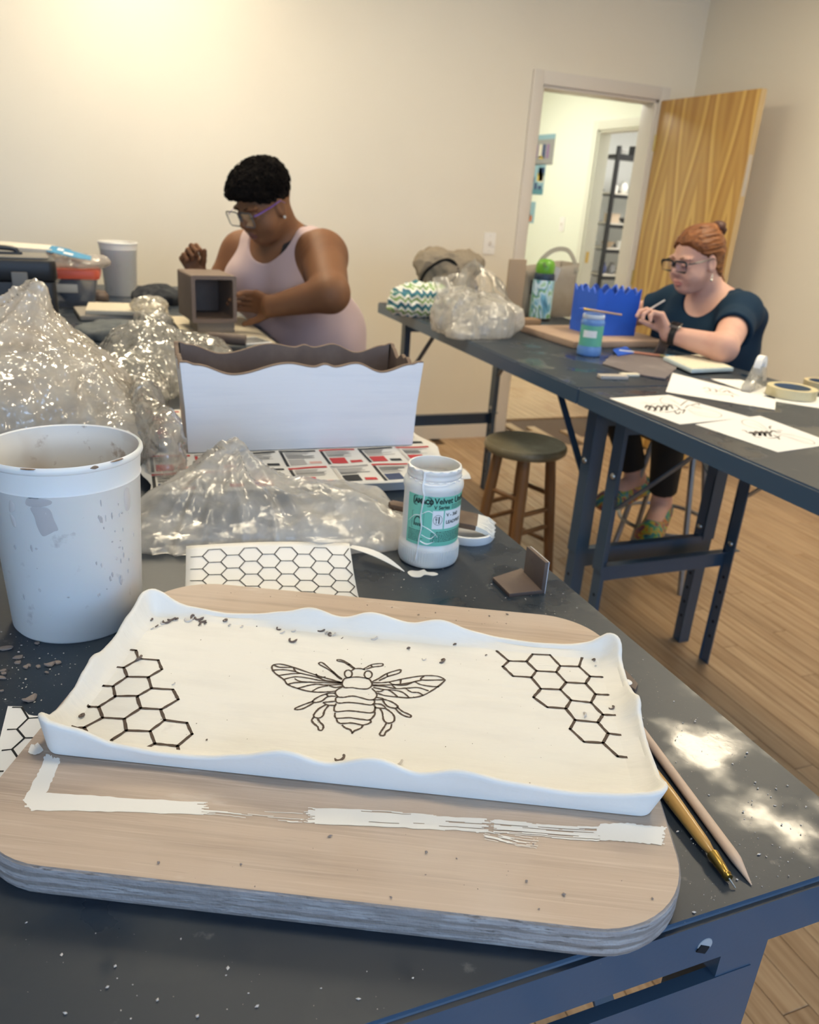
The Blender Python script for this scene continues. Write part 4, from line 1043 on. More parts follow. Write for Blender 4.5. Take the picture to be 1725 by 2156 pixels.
MT['label'] = mat('mint_label', (.20, .60, .44), .5)
MT['label_ink'] = mat('label_ink', (.012, .03, .025), .6)
lab = patch('label', -52, 150, .034, .1045, .0384, MT['label'], jar)
patch('label_panel', 3, 25, .0585, .084, .03860, MT['paper'], lab); patch('label_panel', 27.5, 80, .0585, .084, .03860, MT['paper'], lab)
def text_geo(s, size, bold=0.0):
    cu = bpy.data.curves.new('txt', 'FONT'); cu.body = s; cu.size = size; cu.offset = bold; cu.resolution_u = 3
    ob = bpy.data.objects.new('txt', cu); COL.objects.link(ob)
    dg = bpy.context.evaluated_depsgraph_get(); me = bpy.data.meshes.new_from_object(ob.evaluated_get(dg))
    vs = [tuple(v.co) for v in me.vertices]; fs = [tuple(p.vertices) for p in me.polygons]
    bpy.data.objects.remove(ob, do_unlink=True); bpy.data.curves.remove(cu); bpy.data.meshes.remove(me)
    return vs, fs
def cyl_text(s, size, phi0, z, bold=0.0, R=.03875, sx=1.0):
    vs, fs = text_geo(s, size, bold)
    return [cyl(math.radians(phi0) + v[0] * sx / R, z + v[1], R) for v in vs], fs
b = MB()
for s, size, p0, z, bo, sx in (('Velvet Underglaze', .0112, 5, .0935, .00030, .92), ('V Series', .0072, 5, .0862, .00018, .92), ('AMACO', .0088, -34.5, .0925, .0006, .80), ('V - 360', .0066, 31, .0755, .0002, 1), ('LEADFREE', .0062, 31, .0655, .0002, 1)):
    b.add(*cyl_text(s, size, p0, z, bo, sx=sx))
# rounded double frame of the maker's mark
for (a0, a1, z0, z1, rr_, wd) in ((-38.5, .5, .0888, .1022, .004, .0010), (-36.5, -1.5, .0903, .1007, .003, .0006)):
    fr = [cyl(math.radians(0) + 0, 0, 1)] and rrect(math.radians(a0) * .0387, math.radians(a1) * .0387, z0, z1, rr_, 5)
    n = len(fr); cx = sum(p[0] for p in fr) / n; cz = sum(p[1] for p in fr) / n; vs = []
    for p in fr:
        d = Vector((p[0] - cx, p[1] - cz)).normalized(); vs += [cyl(p[0] / .0387, p[1], .03878), cyl((p[0] - d.x * wd) / .0387, p[1] - d.y * wd, .03878)]
    b.add(vs, [(2 * k, 2 * ((k + 1) % n), 2 * ((k + 1) % n) + 1, 2 * k + 1) for k in range(n)])
# fork and knife mark in a ring
n = 24; vs = []
for k in range(n):
    t = 2 * math.pi * k / n; vs += [cyl(math.radians(14) + math.cos(t) * .0062 / .0387, .0712 + math.sin(t) * .0072, .03878), cyl(math.radians(14) + math.cos(t) * .0057 / .0387, .0712 + math.sin(t) * .0067, .03878)]
b.add(vs, [(2 * k, 2 * ((k + 1) % n), 2 * ((k + 1) % n) + 1, 2 * k + 1) for k in range(n)])
def crect(x, z, w, h): b.add([cyl(x / .0387, z, .03878), cyl((x + w) / .0387, z, .03878), cyl((x + w) / .0387, z + h, .03878), cyl(x / .0387, z + h, .03878)], [(0, 1, 2, 3)])
x14 = math.radians(14) * .0387
crect(x14 - .0024, .0662, .0008, .006); crect(x14 + .0008, .0662, .0016, .0098)
for k in range(3): crect(x14 - .0034 + k * .0011, .0718, .0005, .0042)
crect(x14 - .0034, .0712, .0027, .0010)
# seal mark on the left and rows of small print
crect(math.radians(-39) * .0387, .0565, .0004, .0235); crect(math.radians(-14) * .0387, .0565, .0003, .0235); crect(math.radians(-39) * .0387, .0565, .0168, .0003); crect(math.radians(-39) * .0387, .0797, .0168, .0003)
n = 14
for k in range(n):
    t = math.pi * k / (n - 1); x = math.radians(-26) * .0387
    crect(x + math.cos(t) * .005 - .0007, .064 + math.sin(t) * .0085, .0016, .0016)
for k in range(4): crect(math.radians(-26) * .0387 - .0055 + k * .0028, .0605, .0018, .004)
rt = random.Random(2)
for row in range(7):
    x = math.radians(2 if row else 12) * .0387; z = .0535 - row * .0022
    while x < math.radians(82) * .0387:
        w = rt.uniform(.0010, .0034); crect(x, z, w, .0010); x += w + .0008
for row in range(8):
    x = math.radians(-46) * .0387; z = .0535 - row * .0021
    while x < math.radians(-16 - rt.random() * 6) * .0387:
        w = rt.uniform(.0008, .0026); crect(x, z, w, .0008); x += w + .0007
for row in range(3):
    x = math.radians(42) * .0387
    while x < math.radians(88) * .0387:
        w = rt.uniform(.0008, .0024); crect(x, .0905 - row * .0022, w, .0008); x += w + .0007
b.build('label_print', MT['label_ink'], lab, fixn=False)
# drips of paint
b = MB()
def drip(path, rads): b.tube(catmull([cyl(math.radians(a), z, R) for a, z, R in path], 5), [r for r in np.interp(np.linspace(0, 1, (len(path) - 1) * 5 + 1), np.linspace(0, 1, len(rads)), rads)], 8, flat=.45)
drip([(-20, .1345, .0355), (-20, .1215, .0365), (-20, .117, .0388), (-18, .110, .0402), (-16, .103, .0388), (-18, .09, .0386), (-20, .075, .0386), (-17, .06, .0386), (-20, .045, .0386), (-21, .032, .0390), (-22, .018, .0410), (-23, .011, .0412)], [.003, .003, .0034, .0028, .0025, .0024, .0028, .0020, .0026, .0022, .0018, .0020, .0016, .003, .001])
drip([(-18, .078, .0386), (-5, .083, .0386), (8, .079, .0386)], [.0004, .0007, .0003]); drip([(-20, .076, .0386), (-34, .074, .0386), (-48, .064, .0386)], [.0006, .0008, .0003])
drip([(-16, .062, .0386), (-2, .058, .0386), (10, .052, .0386), (16, .047, .0386)], [.0005, .0008, .0005, .0003]); drip([(-16, .049, .0386), (2, .045, .0386), (12, .052, .0386)], [.0005, .0008, .0003])
drip([(-18, .040, .0386), (-4, .037, .0386), (10, .041, .0386)], [.001, .0014, .0003]); drip([(-30, .119, .0375), (-10, .118, .0382), (20, .1185, .0380), (45, .121, .0368)], [.0008, .0018, .0012, .0006])
for k in range(10): drip([(-60 + k * 17, .1215, .0362), (-55 + k * 17, .1205, .0368), (-50 + k * 17, .1213, .0362)], [.0005, .0013, .0006])
for k in range(7): drip([(-70 + k * 22, .135, .0352), (-62 + k * 22, .1345, .0358), (-54 + k * 22, .135, .0352)], [.0005, .0014 * (1 + (k % 3) * .3), .0005])
b.build('paint_drip', MT['wetpaint'], jar, smooth=True)

# jar lid and brush behind it
lc = T(985, 1128)
lid = MB(); lid.lathe([(0, .0022), (.034, .0022), (.0352, .004), (.0352, .0125), (.0362, .0125), (.0382, .0118), (.0385, .002), (.0375, 0), (0, 0)], 44)
o = lid.build('jar_lid', mat('lid_white', (.82, .83, .84), .35), smooth=True, ang=50, loc=(lc.x, lc.y, TT)); tag(o, 'upturned white jar lid on the table behind the jar', 'lid')
bx = T(1000, 1098, TT + .022)
br = empty('flat_brush', tuple(bx), math.radians(-10), 'wide flat brush with dark wooden handle and white bristles on the lid', 'brush')
MT['brushwood'] = mat('dark_brush_wood', (.10, .06, .04), .5, layers=((90, 4, (.55, .52, .48), .66, .72), (20, 3, (.15, .095, .06), .4, .7)))
MT['bristle'] = mat('white_bristle', (.84, .82, .76), .7, bump=((200, .6, (.2, 6, 1)),))
b = MB(); b.prism([(.004, -.021), (.004, .021), (-.03, .022), (-.055, .013), (-.10, .008), (-.125, .009), (-.13, .0), (-.125, -.009), (-.10, -.008), (-.055, -.013), (-.03, -.022)], -.0045, .0045)
hd = b.build('handle', MT['brushwood'], br, bevel=.002)
b = MB(); rb = random.Random(3); vs = []
for j in range(7):
    for k in range(26):
        y = -.020 + k * .04 / 25; L_ = .026 + rb.uniform(-.006, .005); x0 = .002
        b.tube([(x0, y, -.003 + j * .001), (x0 + L_ * .6, y * 1.08 + rb.uniform(-.0005, .0005), -.003 + j * .0009 - .002), (x0 + L_, y * 1.15 + rb.uniform(-.002, .002), -.0035 + j * .0006 - .006)], [.0011, .0010, .0004], 4)
o = b.build('bristles', MT['bristle'], br); tag(o, kind='stuff')
br.rotation_euler = (math.radians(4), math.radians(6), math.radians(-28)); br.location.z = TT + .0215

# angle of raw clay
b = MB(); lb = empty('clay_angle', tuple(T(1090, 1258)), 0, 'folded angle of raw brown clay slab near the table edge', 'clay piece')
q = [T(1037, 1223), T(1072, 1258), T(1143, 1250), T(1098, 1203)]; o3 = T(1090, 1258)
q = [p - o3 for p in q]
b.prism([(p.x, p.y) for p in q], .0, .0052); b.build('base_slab', MT['clay'], lb, bevel=.0008)
b = MB(); a1 = q[2]; a0 = q[3]; d = (a0 - a1).normalized(); nn = Vector((d.y, -d.x, 0)); th = .0055; Hh = .044
prof = [a1 + nn * .003, a1 + d * .054 + nn * .003]
vs = []
for (p, zt) in ((prof[0], Hh), (prof[1], Hh - .002)):
    vs += [p - nn * th, p, p + Vector((0, 0, zt)), p - nn * th + Vector((0, 0, zt))]
b.add(vs, [(0, 1, 2, 3), (4, 7, 6, 5), (0, 4, 5, 1), (1, 5, 6, 2), (2, 6, 7, 3), (3, 7, 4, 0)]); b.build('upright_slab', [MT['clay']], lb, bevel=.0008)
b = MB(); b.add([p + nn * .0004 for p in (vs[1], vs[5], vs[6], vs[2])] + [p - nn * .0004 for p in (vs[1], vs[5], vs[6], vs[2])], [(0, 1, 2, 3), (7, 6, 5, 4), (0, 4, 5, 1), (1, 5, 6, 2), (2, 6, 7, 3), (3, 7, 4, 0)]); b.build('white_coating', MT['glaze_box'], lb)
# chunk of clay behind the tray corner
c = T(1305, 1445); b = MB(); pts = [c_ - c for c_ in (T(1286, 1405), T(1300, 1410), T(1322, 1432), T(1342, 1455), T(1336, 1468), T(1318, 1455), T(1295, 1440))]
b.prism([(p.x, p.y) for p in pts], 0, .009); o = b.build('clay_chunk', MT['clay'], loc=tuple(c), bevel=.002); tag(o, 'brown clay offcut beside the right rim of the tray', 'clay piece')
c = T(1320, 1428, TT + .009); b = MB(); b.lathe([(0, .0015), (.004, .001), (.0055, 0), (0, 0)], 12); o = b.build('slip_drop', MT['wetpaint'], smooth=True, loc=(c.x - .004, c.y - .006, TT + .0091)); tag(o, 'white drop of slip on the brown clay offcut', 'spill')

# dowel and needle tool
A, B = T(1322, 1500, TT + .0052), T(1583, 1862, TT + .0012)
d = (B - A); st = empty('wooden_dowel', tuple(A - Vector((0, 0, A.z - TT))), 0, 'pale wooden dowel sharpened to a point beside the needle tool', 'dowel')
off = A - Vector((0, 0, A.z - TT)); LL = d.length; dn = d.normalized(); z0 = Vector((0, 0, .0))
b = MB(); N_ = 40; pts = [A + d * (k / N_) - off for k in range(N_ + 1)]; rad = [.0042 if k < N_ * .88 else .0042 * (1 - (k - N_ * .88) / (N_ * .12)) + .0005 for k in range(N_ + 1)]
for k in range(N_ + 1): pts[k].z = max(rad[k] + .0002, .0052 * (1 - k / N_) + rad[k] * (k / N_))
b.tube(pts, rad, 18); b.build('shaft', mat('pale_birch', (.62, .47, .36), .5, layers=((40, 3, (.55, .40, .30), .5, .75, (1, 1, 1)),)), st, smooth=True, ang=60)
A, B, E_ = T(1345, 1590, TT + .005), T(1500, 1800, TT + .0052), T(1535, 1850, TT + .0046)
nt_ = empty('needle_tool', (A.x, A.y, TT), 0, 'clay needle tool with golden wood handle and brass ferrule', 'tool'); off = Vector((A.x, A.y, TT))
def zl(p, z): return Vector((p.x - off.x, p.y - off.y, z))
pts = []; rad = []
for k in range(25):
    t = k / 24; p = A.lerp(B, t); r_ = .0045 + .0016 * math.sin(math.pi * min(1, t * .92 + .1)) ** 2; r_ = r_ if t < .9 else r_ - (t - .9) * .018
    pts.append(zl(p, .0062)); rad.append(r_)
b = MB(); b.tube(pts, rad, 18); b.build('handle', mat('golden_wood', (.48, .27, .07), .35, layers=((30, 4, (.36, .19, .045), .55, .75, (1, 1, 1)), (180, 2, (.22, .08, .03), .74, .77)), coat=.3), nt_, smooth=True, ang=60)
b = MB(); f0 = B; f1 = E_; dd = f1 - f0
b.tube([zl(f0.lerp(f1, t), .0062 - .0012 * t) for t in (0, .05, .5, .82, .86, .90, 1)], [.0045, .0047, .0040, .0034, .0039, .0034, .0033], 18); b.build('ferrule', mat('aged_brass', (.32, .22, .06), .32, metal=1), nt_, smooth=True, ang=60)
N1 = T(1549, 1870, TT + .001); b = MB(); b.tube([zl(f1, .005), zl(N1, .0012)], [.0008, .0005], 8); b.build('needle', MT['bolt'], nt_, smooth=True)

# white bucket in front
MT['bucket_band'] = MT['bucket']
def bucket(loc, H_, rb_, rt_, label, s=1.0):
    e = empty('plastic_bucket', loc, 0, label, 'bucket')
    bz = H_ - .031
    rw_ = rb_ + (rt_ - rb_) * .80
    b = MB(); b.lathe([(0, .001), (rb_ - .006, .001), (rb_ - .002, 0), (rb_, .003), (rw_, bz), (rw_ + .0012, bz + .001), (rt_ - .0015, bz + .003), (rt_, H_ - .008), (rt_ + .0016, H_ - .0075), (rt_ + .0026, H_ - .0055), (rt_ + .0022, H_ - .0018), (rt_ + .0004, H_), (rt_ - .0014, H_ - .0012)], 72)
    b.build('bucket_wall', MT['bucket'], e, smooth=True, ang=55)
    b = MB(); b.lathe([(rt_ - .0014, H_ - .0012), (rt_ - .0022, H_ - .012), (rt_ - .0030, H_ - .0135), (rt_ - .0034, bz + .003), (rw_ - .002, bz - .002), (rb_ - .002, .01), (rb_ - .01, .004), (0, .004)], 72)
    b.build('bucket_inside', MT['bucket_in'], e, smooth=True, ang=40)
    return e
bk = bucket((-.0385, .847, TT), .197, .0672, .0760, 'large white plastic bucket with clay smears at the front left')
# clay streaks and rim chips on the bucket
cdb = (Vector((0, 0, 0)) - Vector((-.0385, .847, 0))).normalized(); crb = Vector((_r.x, _r.y, 0)); crb = (crb - cdb * crb.dot(cdb)).normalized()
def bs(phi, z, extra=.0003):
    R_b = .0672 + (.0760 - .0672) * .80 * z / .166 if z < .166 else .0762
    return cdb * (math.cos(phi) * (R_b + extra)) + crb * (math.sin(phi) * (R_b + extra)) + Vector((0, 0, z))
def smear(poly, m, name, extra=.0004):
    b = MB(); pts = catmull([(p[0], p[1], 0) for p in poly], 4, True); n = len(pts)
    cx = sum(p.x for p in pts) / n; cz = sum(p.y for p in pts) / n
    b.add([bs(math.radians(p.x), p.y, extra * .2) for p in pts] + [bs(math.radians(cx + (p.x - cx) * .8), cz + (p.y - cz) * .85, extra) for p in pts] + [bs(math.radians(cx), cz, extra)],
          [(i, (i + 1) % n, n + (i + 1) % n, n + i) for i in range(n)] + [(n + i, n + (i + 1) % n, 2 * n) for i in range(n)])
    return b.build(name, m, bk, smooth=True, fixn=False)
MT['smear'] = mat('dried_clay_smear', (.50, .475, .47), .7)
MT['smear2'] = mat('thin_clay_smear', (.62, .59, .57), .7)
smear([(-28, .166), (-20, .166), (-12, .164), (-12, .160), (-20, .157), (-30, .158)], MT['smear'], 'clay_smear')
smear([(-27, .156), (-18, .157), (-13, .154), (-11, .143), (-9, .133), (-12, .131), (-16, .128), (-21, .126), (-24, .136), (-25, .146)], MT['smear'], 'clay_smear')
smear([(-44, .160), (-40, .158), (-41, .150), (-46, .148)], MT['smear2'], 'clay_smear'); smear([(-46, .145), (-42, .142), (-42, .132), (-45, .134)], MT['smear2'], 'clay_smear')
smear([(46, .160), (52, .160), (53, .140), (47, .138)], MT['smear2'], 'clay_smear')
rs2 = random.Random(12)
for k in range(40):
    p = rs2.choice([rs2.uniform(-60, 60), rs2.uniform(15, 50)]); z = rs2.uniform(.05, .16); w = rs2.uniform(.3, 1.5); h = rs2.uniform(.0006, .0045)
    smear([(p - w, z), (p, z - h), (p + w * .7, z - h * .3), (p + w * .4, z + h * .8), (p - w * .6, z + h * .7)], MT['smear' if k % 3 else 'smear2'], 'clay_smear', .0005)
MT['chip'] = mat('dried_brown_clay', (.24, .17, .12), .8)
for (p0, p1, z, h) in ((16, 23, .1945, .0016), (-30, -19, .1962, .0006), (32, 44, .1962, .0006)):
    smear([(p0, z), ((p0 + p1) / 2, z - h), (p1, z - h * .2), (p1 - 1, z + h * .7), ((p0 + p1) / 2, z + h)], MT['chip'], 'rim_chip', .0030)

# ================================================================== wavy planter on newspaper
bd = empty('drying_board', (.315, 1.37, TT), math.radians(-2.4), 'grey board under the newspaper and white wavy box', 'board')
b = MB(); b.box(-.215, .215, -.215, .215, 0, .018); b.build('slab', mat('grey_board', (.50, .50, .50), .7, bump=((30, .2),)), bd, bevel=.003)
nw = empty('newspaper', (.32, 1.38, TT + .0186), math.radians(-2.4), 'opened newspaper with red and grey adverts under the white wavy box', 'newspaper')
MT['news'] = mat('newsprint', (.78, .755, .70), .85)
b = MB(); vs = []; nx, ny = 26, 22
def newsz(x, y): return .0012 + .0008 * math.sin(x * 60) * math.cos(y * 45) 
for j in range(ny + 1):
    for i in range(nx + 1):
        x = -.255 + .525 * i / nx; y = -.238 + .49 * j / ny; x += .008 * math.sin(j * .9) * (i in (0, nx)); vs.append((x, y, newsz(x, y)))
b.add(vs, [(j * (nx + 1) + i, j * (nx + 1) + i + 1, (j + 1) * (nx + 1) + i + 1, (j + 1) * (nx + 1) + i) for j in range(ny) for i in range(nx)])
o = b.build('sheet', MT['news'], nw, smooth=True); so = o.modifiers.new('thickness', 'SOLIDIFY'); so.thickness = .0006
NP = [mat('print_' + n, c, .85) for n, c in (('black', (.03, .03, .03)), ('red', (.55, .05, .05)), ('grey', (.42, .40, .38)), ('navy', (.06, .08, .16)), ('pink', (.70, .42, .36)), ('pale', (.60, .56, .50)))]
b = MB(); rn = random.Random(4)
def npr(x0, x1, y0, y1, mi):
    xs_ = np.linspace(x0, x1, 5); ys_ = np.linspace(y0, y1, 3); vs = [(x, y, newsz(x, y) + .0007) for y in ys_ for x in xs_]
    b.add(vs, [(j * 5 + i, j * 5 + i + 1, j * 5 + i + 6, j * 5 + i + 5) for j in range(2) for i in range(4)], mi)
for row, (ya, yb_) in enumerate(((-.228, -.142), (-.135, -.05), (-.04, .06), (.07, .16), (.165, .24))):
    for c in range(7):
        xa = -.245 + c * .073; xb = xa + .066
        npr(xa, xb, yb_ - .010, yb_ - .002, rn.choice([1, 1, 0, 2])); npr(xa, xa + .005, ya, yb_ - .012, rn.choice([1, 0, 5]))
        npr(xa + .008, xa + .036, ya + .004, ya + .034, rn.choice([3, 2, 0, 1, 4])); npr(xa + .042, xb - .003, ya + .006, ya + .018, rn.choice([1, 0, 4]))
        for k in range(6):
            y = ya + .040 + k * .0055
            if y < yb_ - .014: npr(xa + .008, xb - rn.uniform(.004, .03), y, y + .0022, rn.choice([0, 2, 2]))
b.build('print', NP, nw, fixn=False)

pl = empty('wavy_planter', (.1376, 1.3426, TT + .0215), math.radians(-2.45), 'rectangular clay box with wavy rim, outside painted white', 'box')
PLn, PD, PH = .410, .168, .160
KFp = ([0, .04, .19, .42, .53, .575, .62, .71, .83, .97, 1], [1.0, .97, .865, .985, .945, .975, .945, .985, .885, .975, 1.0])
KEp = ([0, .05, .25, .42, .5, .58, .75, .95, 1], [1.0, .96, .87, .95, .92, .95, .87, .96, 1.0])
per = []
def pside(p0, p1, nrm, K, n):
    for k in range(n):
        t = (k + .5) / n; per.append((p0[0] + (p1[0] - p0[0]) * t, p0[1] + (p1[1] - p0[1]) * t, nrm[0], nrm[1], PH * smooth_interp(K[0], K[1], t)))
pside((0, 0), (PLn, 0), (0, -1), KFp, 90); per.append((PLn, 0, .707, -.707, PH)); pside((PLn, 0), (PLn, PD), (1, 0), KEp, 40); per.append((PLn, PD, .707, .707, PH))
pside((PLn, PD), (0, PD), (0, 1), ([1 - k for k in KFp[0]][::-1], KFp[1][::-1]), 90); per.append((0, PD, -.707, .707, PH)); pside((0, PD), (0, 0), (-1, 0), KEp, 40); per.append((0, 0, -.707, -.707, PH))
vs = []; R_ = 10
for p in per:
    cn = 1.41 if abs(p[2]) > .1 and abs(p[3]) > .1 else 1.0; Hh = p[4]
    for (d, z) in ((0, 0), (.0006, .002), (.003, Hh * .5), (.0085, Hh - .002), (.0080, Hh), (.0050, Hh + .0012), (.0008, Hh + .0002), (.0003, Hh - .0015), (-.005, Hh * .5), (-.008, .008)):
        vs.append((p[0] + p[2] * d * cn, p[1] + p[3] * d * cn, z))
n = len(per); fs = []; ms = []
for k in range(n):
    k2 = (k + 1) % n
    for j in range(R_ - 1): fs.append((k * R_ + j, k2 * R_ + j, k2 * R_ + j + 1, k * R_ + j + 1)); ms.append(0 if j < 3 else (1 if j < 6 else 2))
b = MB(); b.add(vs, fs); b.m = ms
b.f.append(tuple(k * R_ for k in range(n))[::-1]); b.m.append(2); b.f.append(tuple(k * R_ + R_ - 1 for k in range(n))); b.m.append(2)
b.build('planter_wall', [MT['glaze_box'], MT['clay_rim'], MT['clay']], pl, smooth=True, ang=35)

# ================================================================== plastic bags
MT['film_a'] = film('milky_film', (.96, .90, .79), .70, .10, 85, 1.0, 13, dist=.005, gloss=2.4)
MT['film_b'] = film('clear_film', (.90, .87, .79), .34, .10, 60, 1.0, 12, dist=.005, gloss=2.4)
MT['film_c'] = film('grey_film', (.95, .94, .91), .52, .26, 34, .40, 9, dist=.004, gloss=1.1)
MT['film_d'] = film('white_film', (.92, .89, .82), .58, .22, 40, .7, 8, dist=.006, gloss=1.4)
def bag(name, fn, lo, hi, h, m, label, seed, amp=.012, fr=16, amp2=.004, fr2=45, floor=TT, cat='plastic bag', folds=None):
    me = sdf_mesh(name, fn, lo, hi, h, 2)
    co = mesh_co(me); no = mesh_no(me)
    d = amp * .7 * ridged(co * fr * np.array([1, 1, .6]) + .6 * fbm(co * fr * .7, seed + 9, 2)[:, None], seed, 2) + amp2 * ridged(co * fr2, seed + 5, 2)
    for (fx, fy, K, fa) in (folds or ()):      # creases running out from a gathered point
        th = np.arctan2(co[:, 1] - fy, co[:, 0] - fx); rr_ = np.hypot(co[:, 0] - fx, co[:, 1] - fy)
        d = d + fa * ridged(np.stack([np.cos(th) * K, np.sin(th) * K, rr_ * 5 + co[:, 2] * 4], 1), seed + 3, 2)
    co = co + no * d[:, None]; co[:, 2] = np.maximum(co[:, 2], floor + .0006)
    c = co.mean(0); c[2] = floor; set_co(me, co - c)
    o = link(name, me, m, loc=tuple(c)); tag(o, label, cat); return o
T_ = TT
bag('plastic_bag', lambda p: smin(smin(ell(p, (-.20, 1.52, T_ + .09), (.25, .25, .125)), cone(p, (-.16, 1.5, T_ + .08), (-.085, 1.50, T_ + .268), .16, .012), .06), ell(p, (.005, 1.40, T_ + .035), (.085, .10, .06)), .05),
    (-.55, 1.15, T_ - .10), (.16, 1.85, T_ + .36), .0052, MT['film_a'], 'big crinkled plastic bag draped over a pale block behind the white bucket', 3, .005, 11, .0022, 46, folds=((-.085, 1.5, 2.6, .007),))
b = MB(); b.box(-.15, .13, -.14, .14, 0, .125); b.box(-.11, .10, -.11, .11, .1252, .19)
o = b.build('clay_block', mat('peach_clay_block', (.60, .48, .36), .8, bump=((14, .4),)), loc=(-.17, 1.52, TT + .002), rot=(0, 0, .2), bevel=.022, seg=3); tag(o, 'peach coloured clay block wrapped inside the big plastic bag', 'clay block')
bag('plastic_bag', lambda p: smin(smin(ell(p, (.115, 1.93, T_ + .05), (.095, .14, .09)), ell(p, (.22, 1.98, T_ + .035), (.10, .12, .075)), .05), ell(p, (.06, 1.76, T_ + .03), (.075, .10, .07)), .05),
    (-.12, 1.55, T_ - .09), (.40, 2.25, T_ + .21), .0052, MT['film_b'], 'clear crumpled plastic bag behind the left end of the white wavy box', 8, .010, 14, .003, 40, folds=((.12, 1.93, 2.4, .006),))
bag('plastic_bag', lambda p: smin(smin(smin(cone(p, (.165, 1.115, T_ - .005), (.18, 1.15, T_ + .076), .105, .014), ell(p, (.265, 1.05, T_ + .0), (.13, .10, .046)), .05), ell(p, (.10, 1.045, T_ + .0), (.075, .07, .030)), .05), ell(p, (.36, .985, T_), (.09, .055, .018)), .05),
    (-.02, .88, T_ - .10), (.52, 1.30, T_ + .16), .0042, MT['film_c'], 'limp grey-clear plastic bag lying in front of the white wavy box', 21, .006, 12, .0014, 40, folds=((.18, 1.15, 3.4, .010), (.40, .97, 2.0, .003)))
bag('plastic_film', lambda p: smin(ell(p, (.095, 1.30, T_ + .035), (.028, .075, .075)), ell(p, (.075, 1.42, T_ + .05), (.03, .09, .08)), .04),
    (.01, 1.17, T_ - .06), (.17, 1.56, T_ + .17), .004, MT['film_b'], 'loose fold of clear film between the big bag and the newspaper', 31, .008, 22, .003, 60, cat='plastic film')

# ================================================================== things at the back of the left tables
tb = empty('toolbox', (-.30, 2.80, TT), math.radians(4), 'black plastic toolbox with grey lid at the far left', 'toolbox')
MT['tb_grey'] = mat('toolbox_grey', (.20, .19, .175), .5)
b = MB(); b.prism(rrect(-.20, .20, -.11, .11, .02, 4), 0, .145); b.build('body', mat('toolbox_black', (.022, .023, .026), .45), tb, bevel=.004)
b = MB(); b.prism(rrect(-.205, .205, -.115, .115, .025, 4), .147, .21); ld = b.build('lid', MT['dark'], tb, bevel=.012)
b = MB(); b.prism(rrect(-.185, .185, -.095, .095, .02, 4), .2105, .216); b.build('lid_tray', MT['tb_grey'], ld, bevel=.003)
for x in (-.06, .07): b = MB(); b.box(-.045, .045, -.012, .012, 0, .006); b.build('lid_rib', MT['dark'], ld, loc=(x, 0, .2165))
for x in (-.10, .10): b = MB(); b.box(-.022, .022, -.124, -.116, .10, .175); b.build('latch', MT['tb_grey'], tb, loc=(x, 0, 0), bevel=.003)
b = MB(); b.tube(catmull([(-.10, 0, .218), (-.09, 0, .232), (0, 0, .235), (.09, 0, .232), (.10, 0, .218)], 4), .008, 8); b.build('handle', MT['dark'], tb, smooth=True)

tt_ = empty('storage_tote', (-.085, 3.30, TT), math.radians(-3), 'clear storage tote with a coral red lid', 'storage box')
b = MB(); r0 = rrect(-.10, .10, -.08, .08, .02, 4); r1 = rrect(-.115, .115, -.09, .09, .02, 4); n = len(r0)
b.add([(p[0], p[1], 0) for p in r0] + [(p[0], p[1], .10) for p in r1], [tuple(range(n))[::-1]] + [(i, (i + 1) % n, n + (i + 1) % n, n + i) for i in range(n)])
b.build('bin', film('tote_plastic', (.35, .40, .50), .55, .2, 5, .1, 3), tt_, smooth=True, ang=40)
b = MB(); b.prism(rrect(-.128, .128, -.102, .102, .03, 5), .101, .135); ld = b.build('lid', mat('coral_lid', (.72, .13, .075), .4), tt_, bevel=.008)
b = MB(); b.box(-.05, .05, -.106, -.100, .055, .085); b.build('latch', mat('tote_latch', (.55, .55, .52), .4), tt_, bevel=.002)
for nme, loc, sz, col, lab in (('brush_pack', (-.09, -.03, .02), (.07, .05, .045), (.45, .42, .40), 'grey bundle seen through the clear tote'), ('cloth_roll', (.02, -.02, .02), (.045, .05, .05), (.12, .17, .26), 'dark blue roll seen through the clear tote')):
    me = sdf_mesh(nme, lambda p, l=loc, s=sz: ell(p, (l[0] - .085, l[1] + 3.30, TT + .008 + s[2]), s), (l0 := np.array((loc[0] - .085, loc[1] + 3.3, TT + .008 + sz[2])) - np.array(sz) - .02), l0 + 2 * np.array(sz) + .04, .006)
    co = mesh_co(me); c = co.mean(0); c[2] = co[:, 2].min(); set_co(me, co - c); o = link(nme, me, mat(nme + '_m', col, .8), loc=tuple(c)); tag(o, lab, 'bundle')
# things heaped on the tote: packet of paper in a bag, blue hang tag, pale folder
def slab(name, loc, rz, sx, sy, sz, m, label, cat, bev=.002, tilt=(0, 0), mbump=None):
    b = MB(); b.box(-sx / 2, sx / 2, -sy / 2, sy / 2, 0, sz); o = b.build(name, m, loc=loc, rot=(tilt[0], tilt[1], rz), bevel=bev); tag(o, label, cat); return o
bag('packet_bag', lambda p: smin(ell(p, (-.10, 3.28, T_ + .162), (.165, .10, .022)), ell(p, (-.02, 3.26, T_ + .160), (.10, .09, .018)), .02), (-.36, 3.05, T_ + .12), (.16, 3.45, T_ + .22), .006, film('packet_film', (.72, .68, .64), .55, .2, 20, .8, 8), 'flat grey packet bag lying on the coral tote lid', 44, .005, 12, .002, 40, floor=TT + .137)
slab('pale_folder', (-.24, 3.26, TT + .196), -.05, .26, .16, .014, mat('folder_cream', (.72, .68, .60), .7), 'pale folder on top of the heap at the far left', 'folder', tilt=(.02, .03))
tg = empty('hang_tag', (-.055, 3.17, TT + .193), -.25, 'bright blue cardboard hang tag lying on the packet', 'tag')
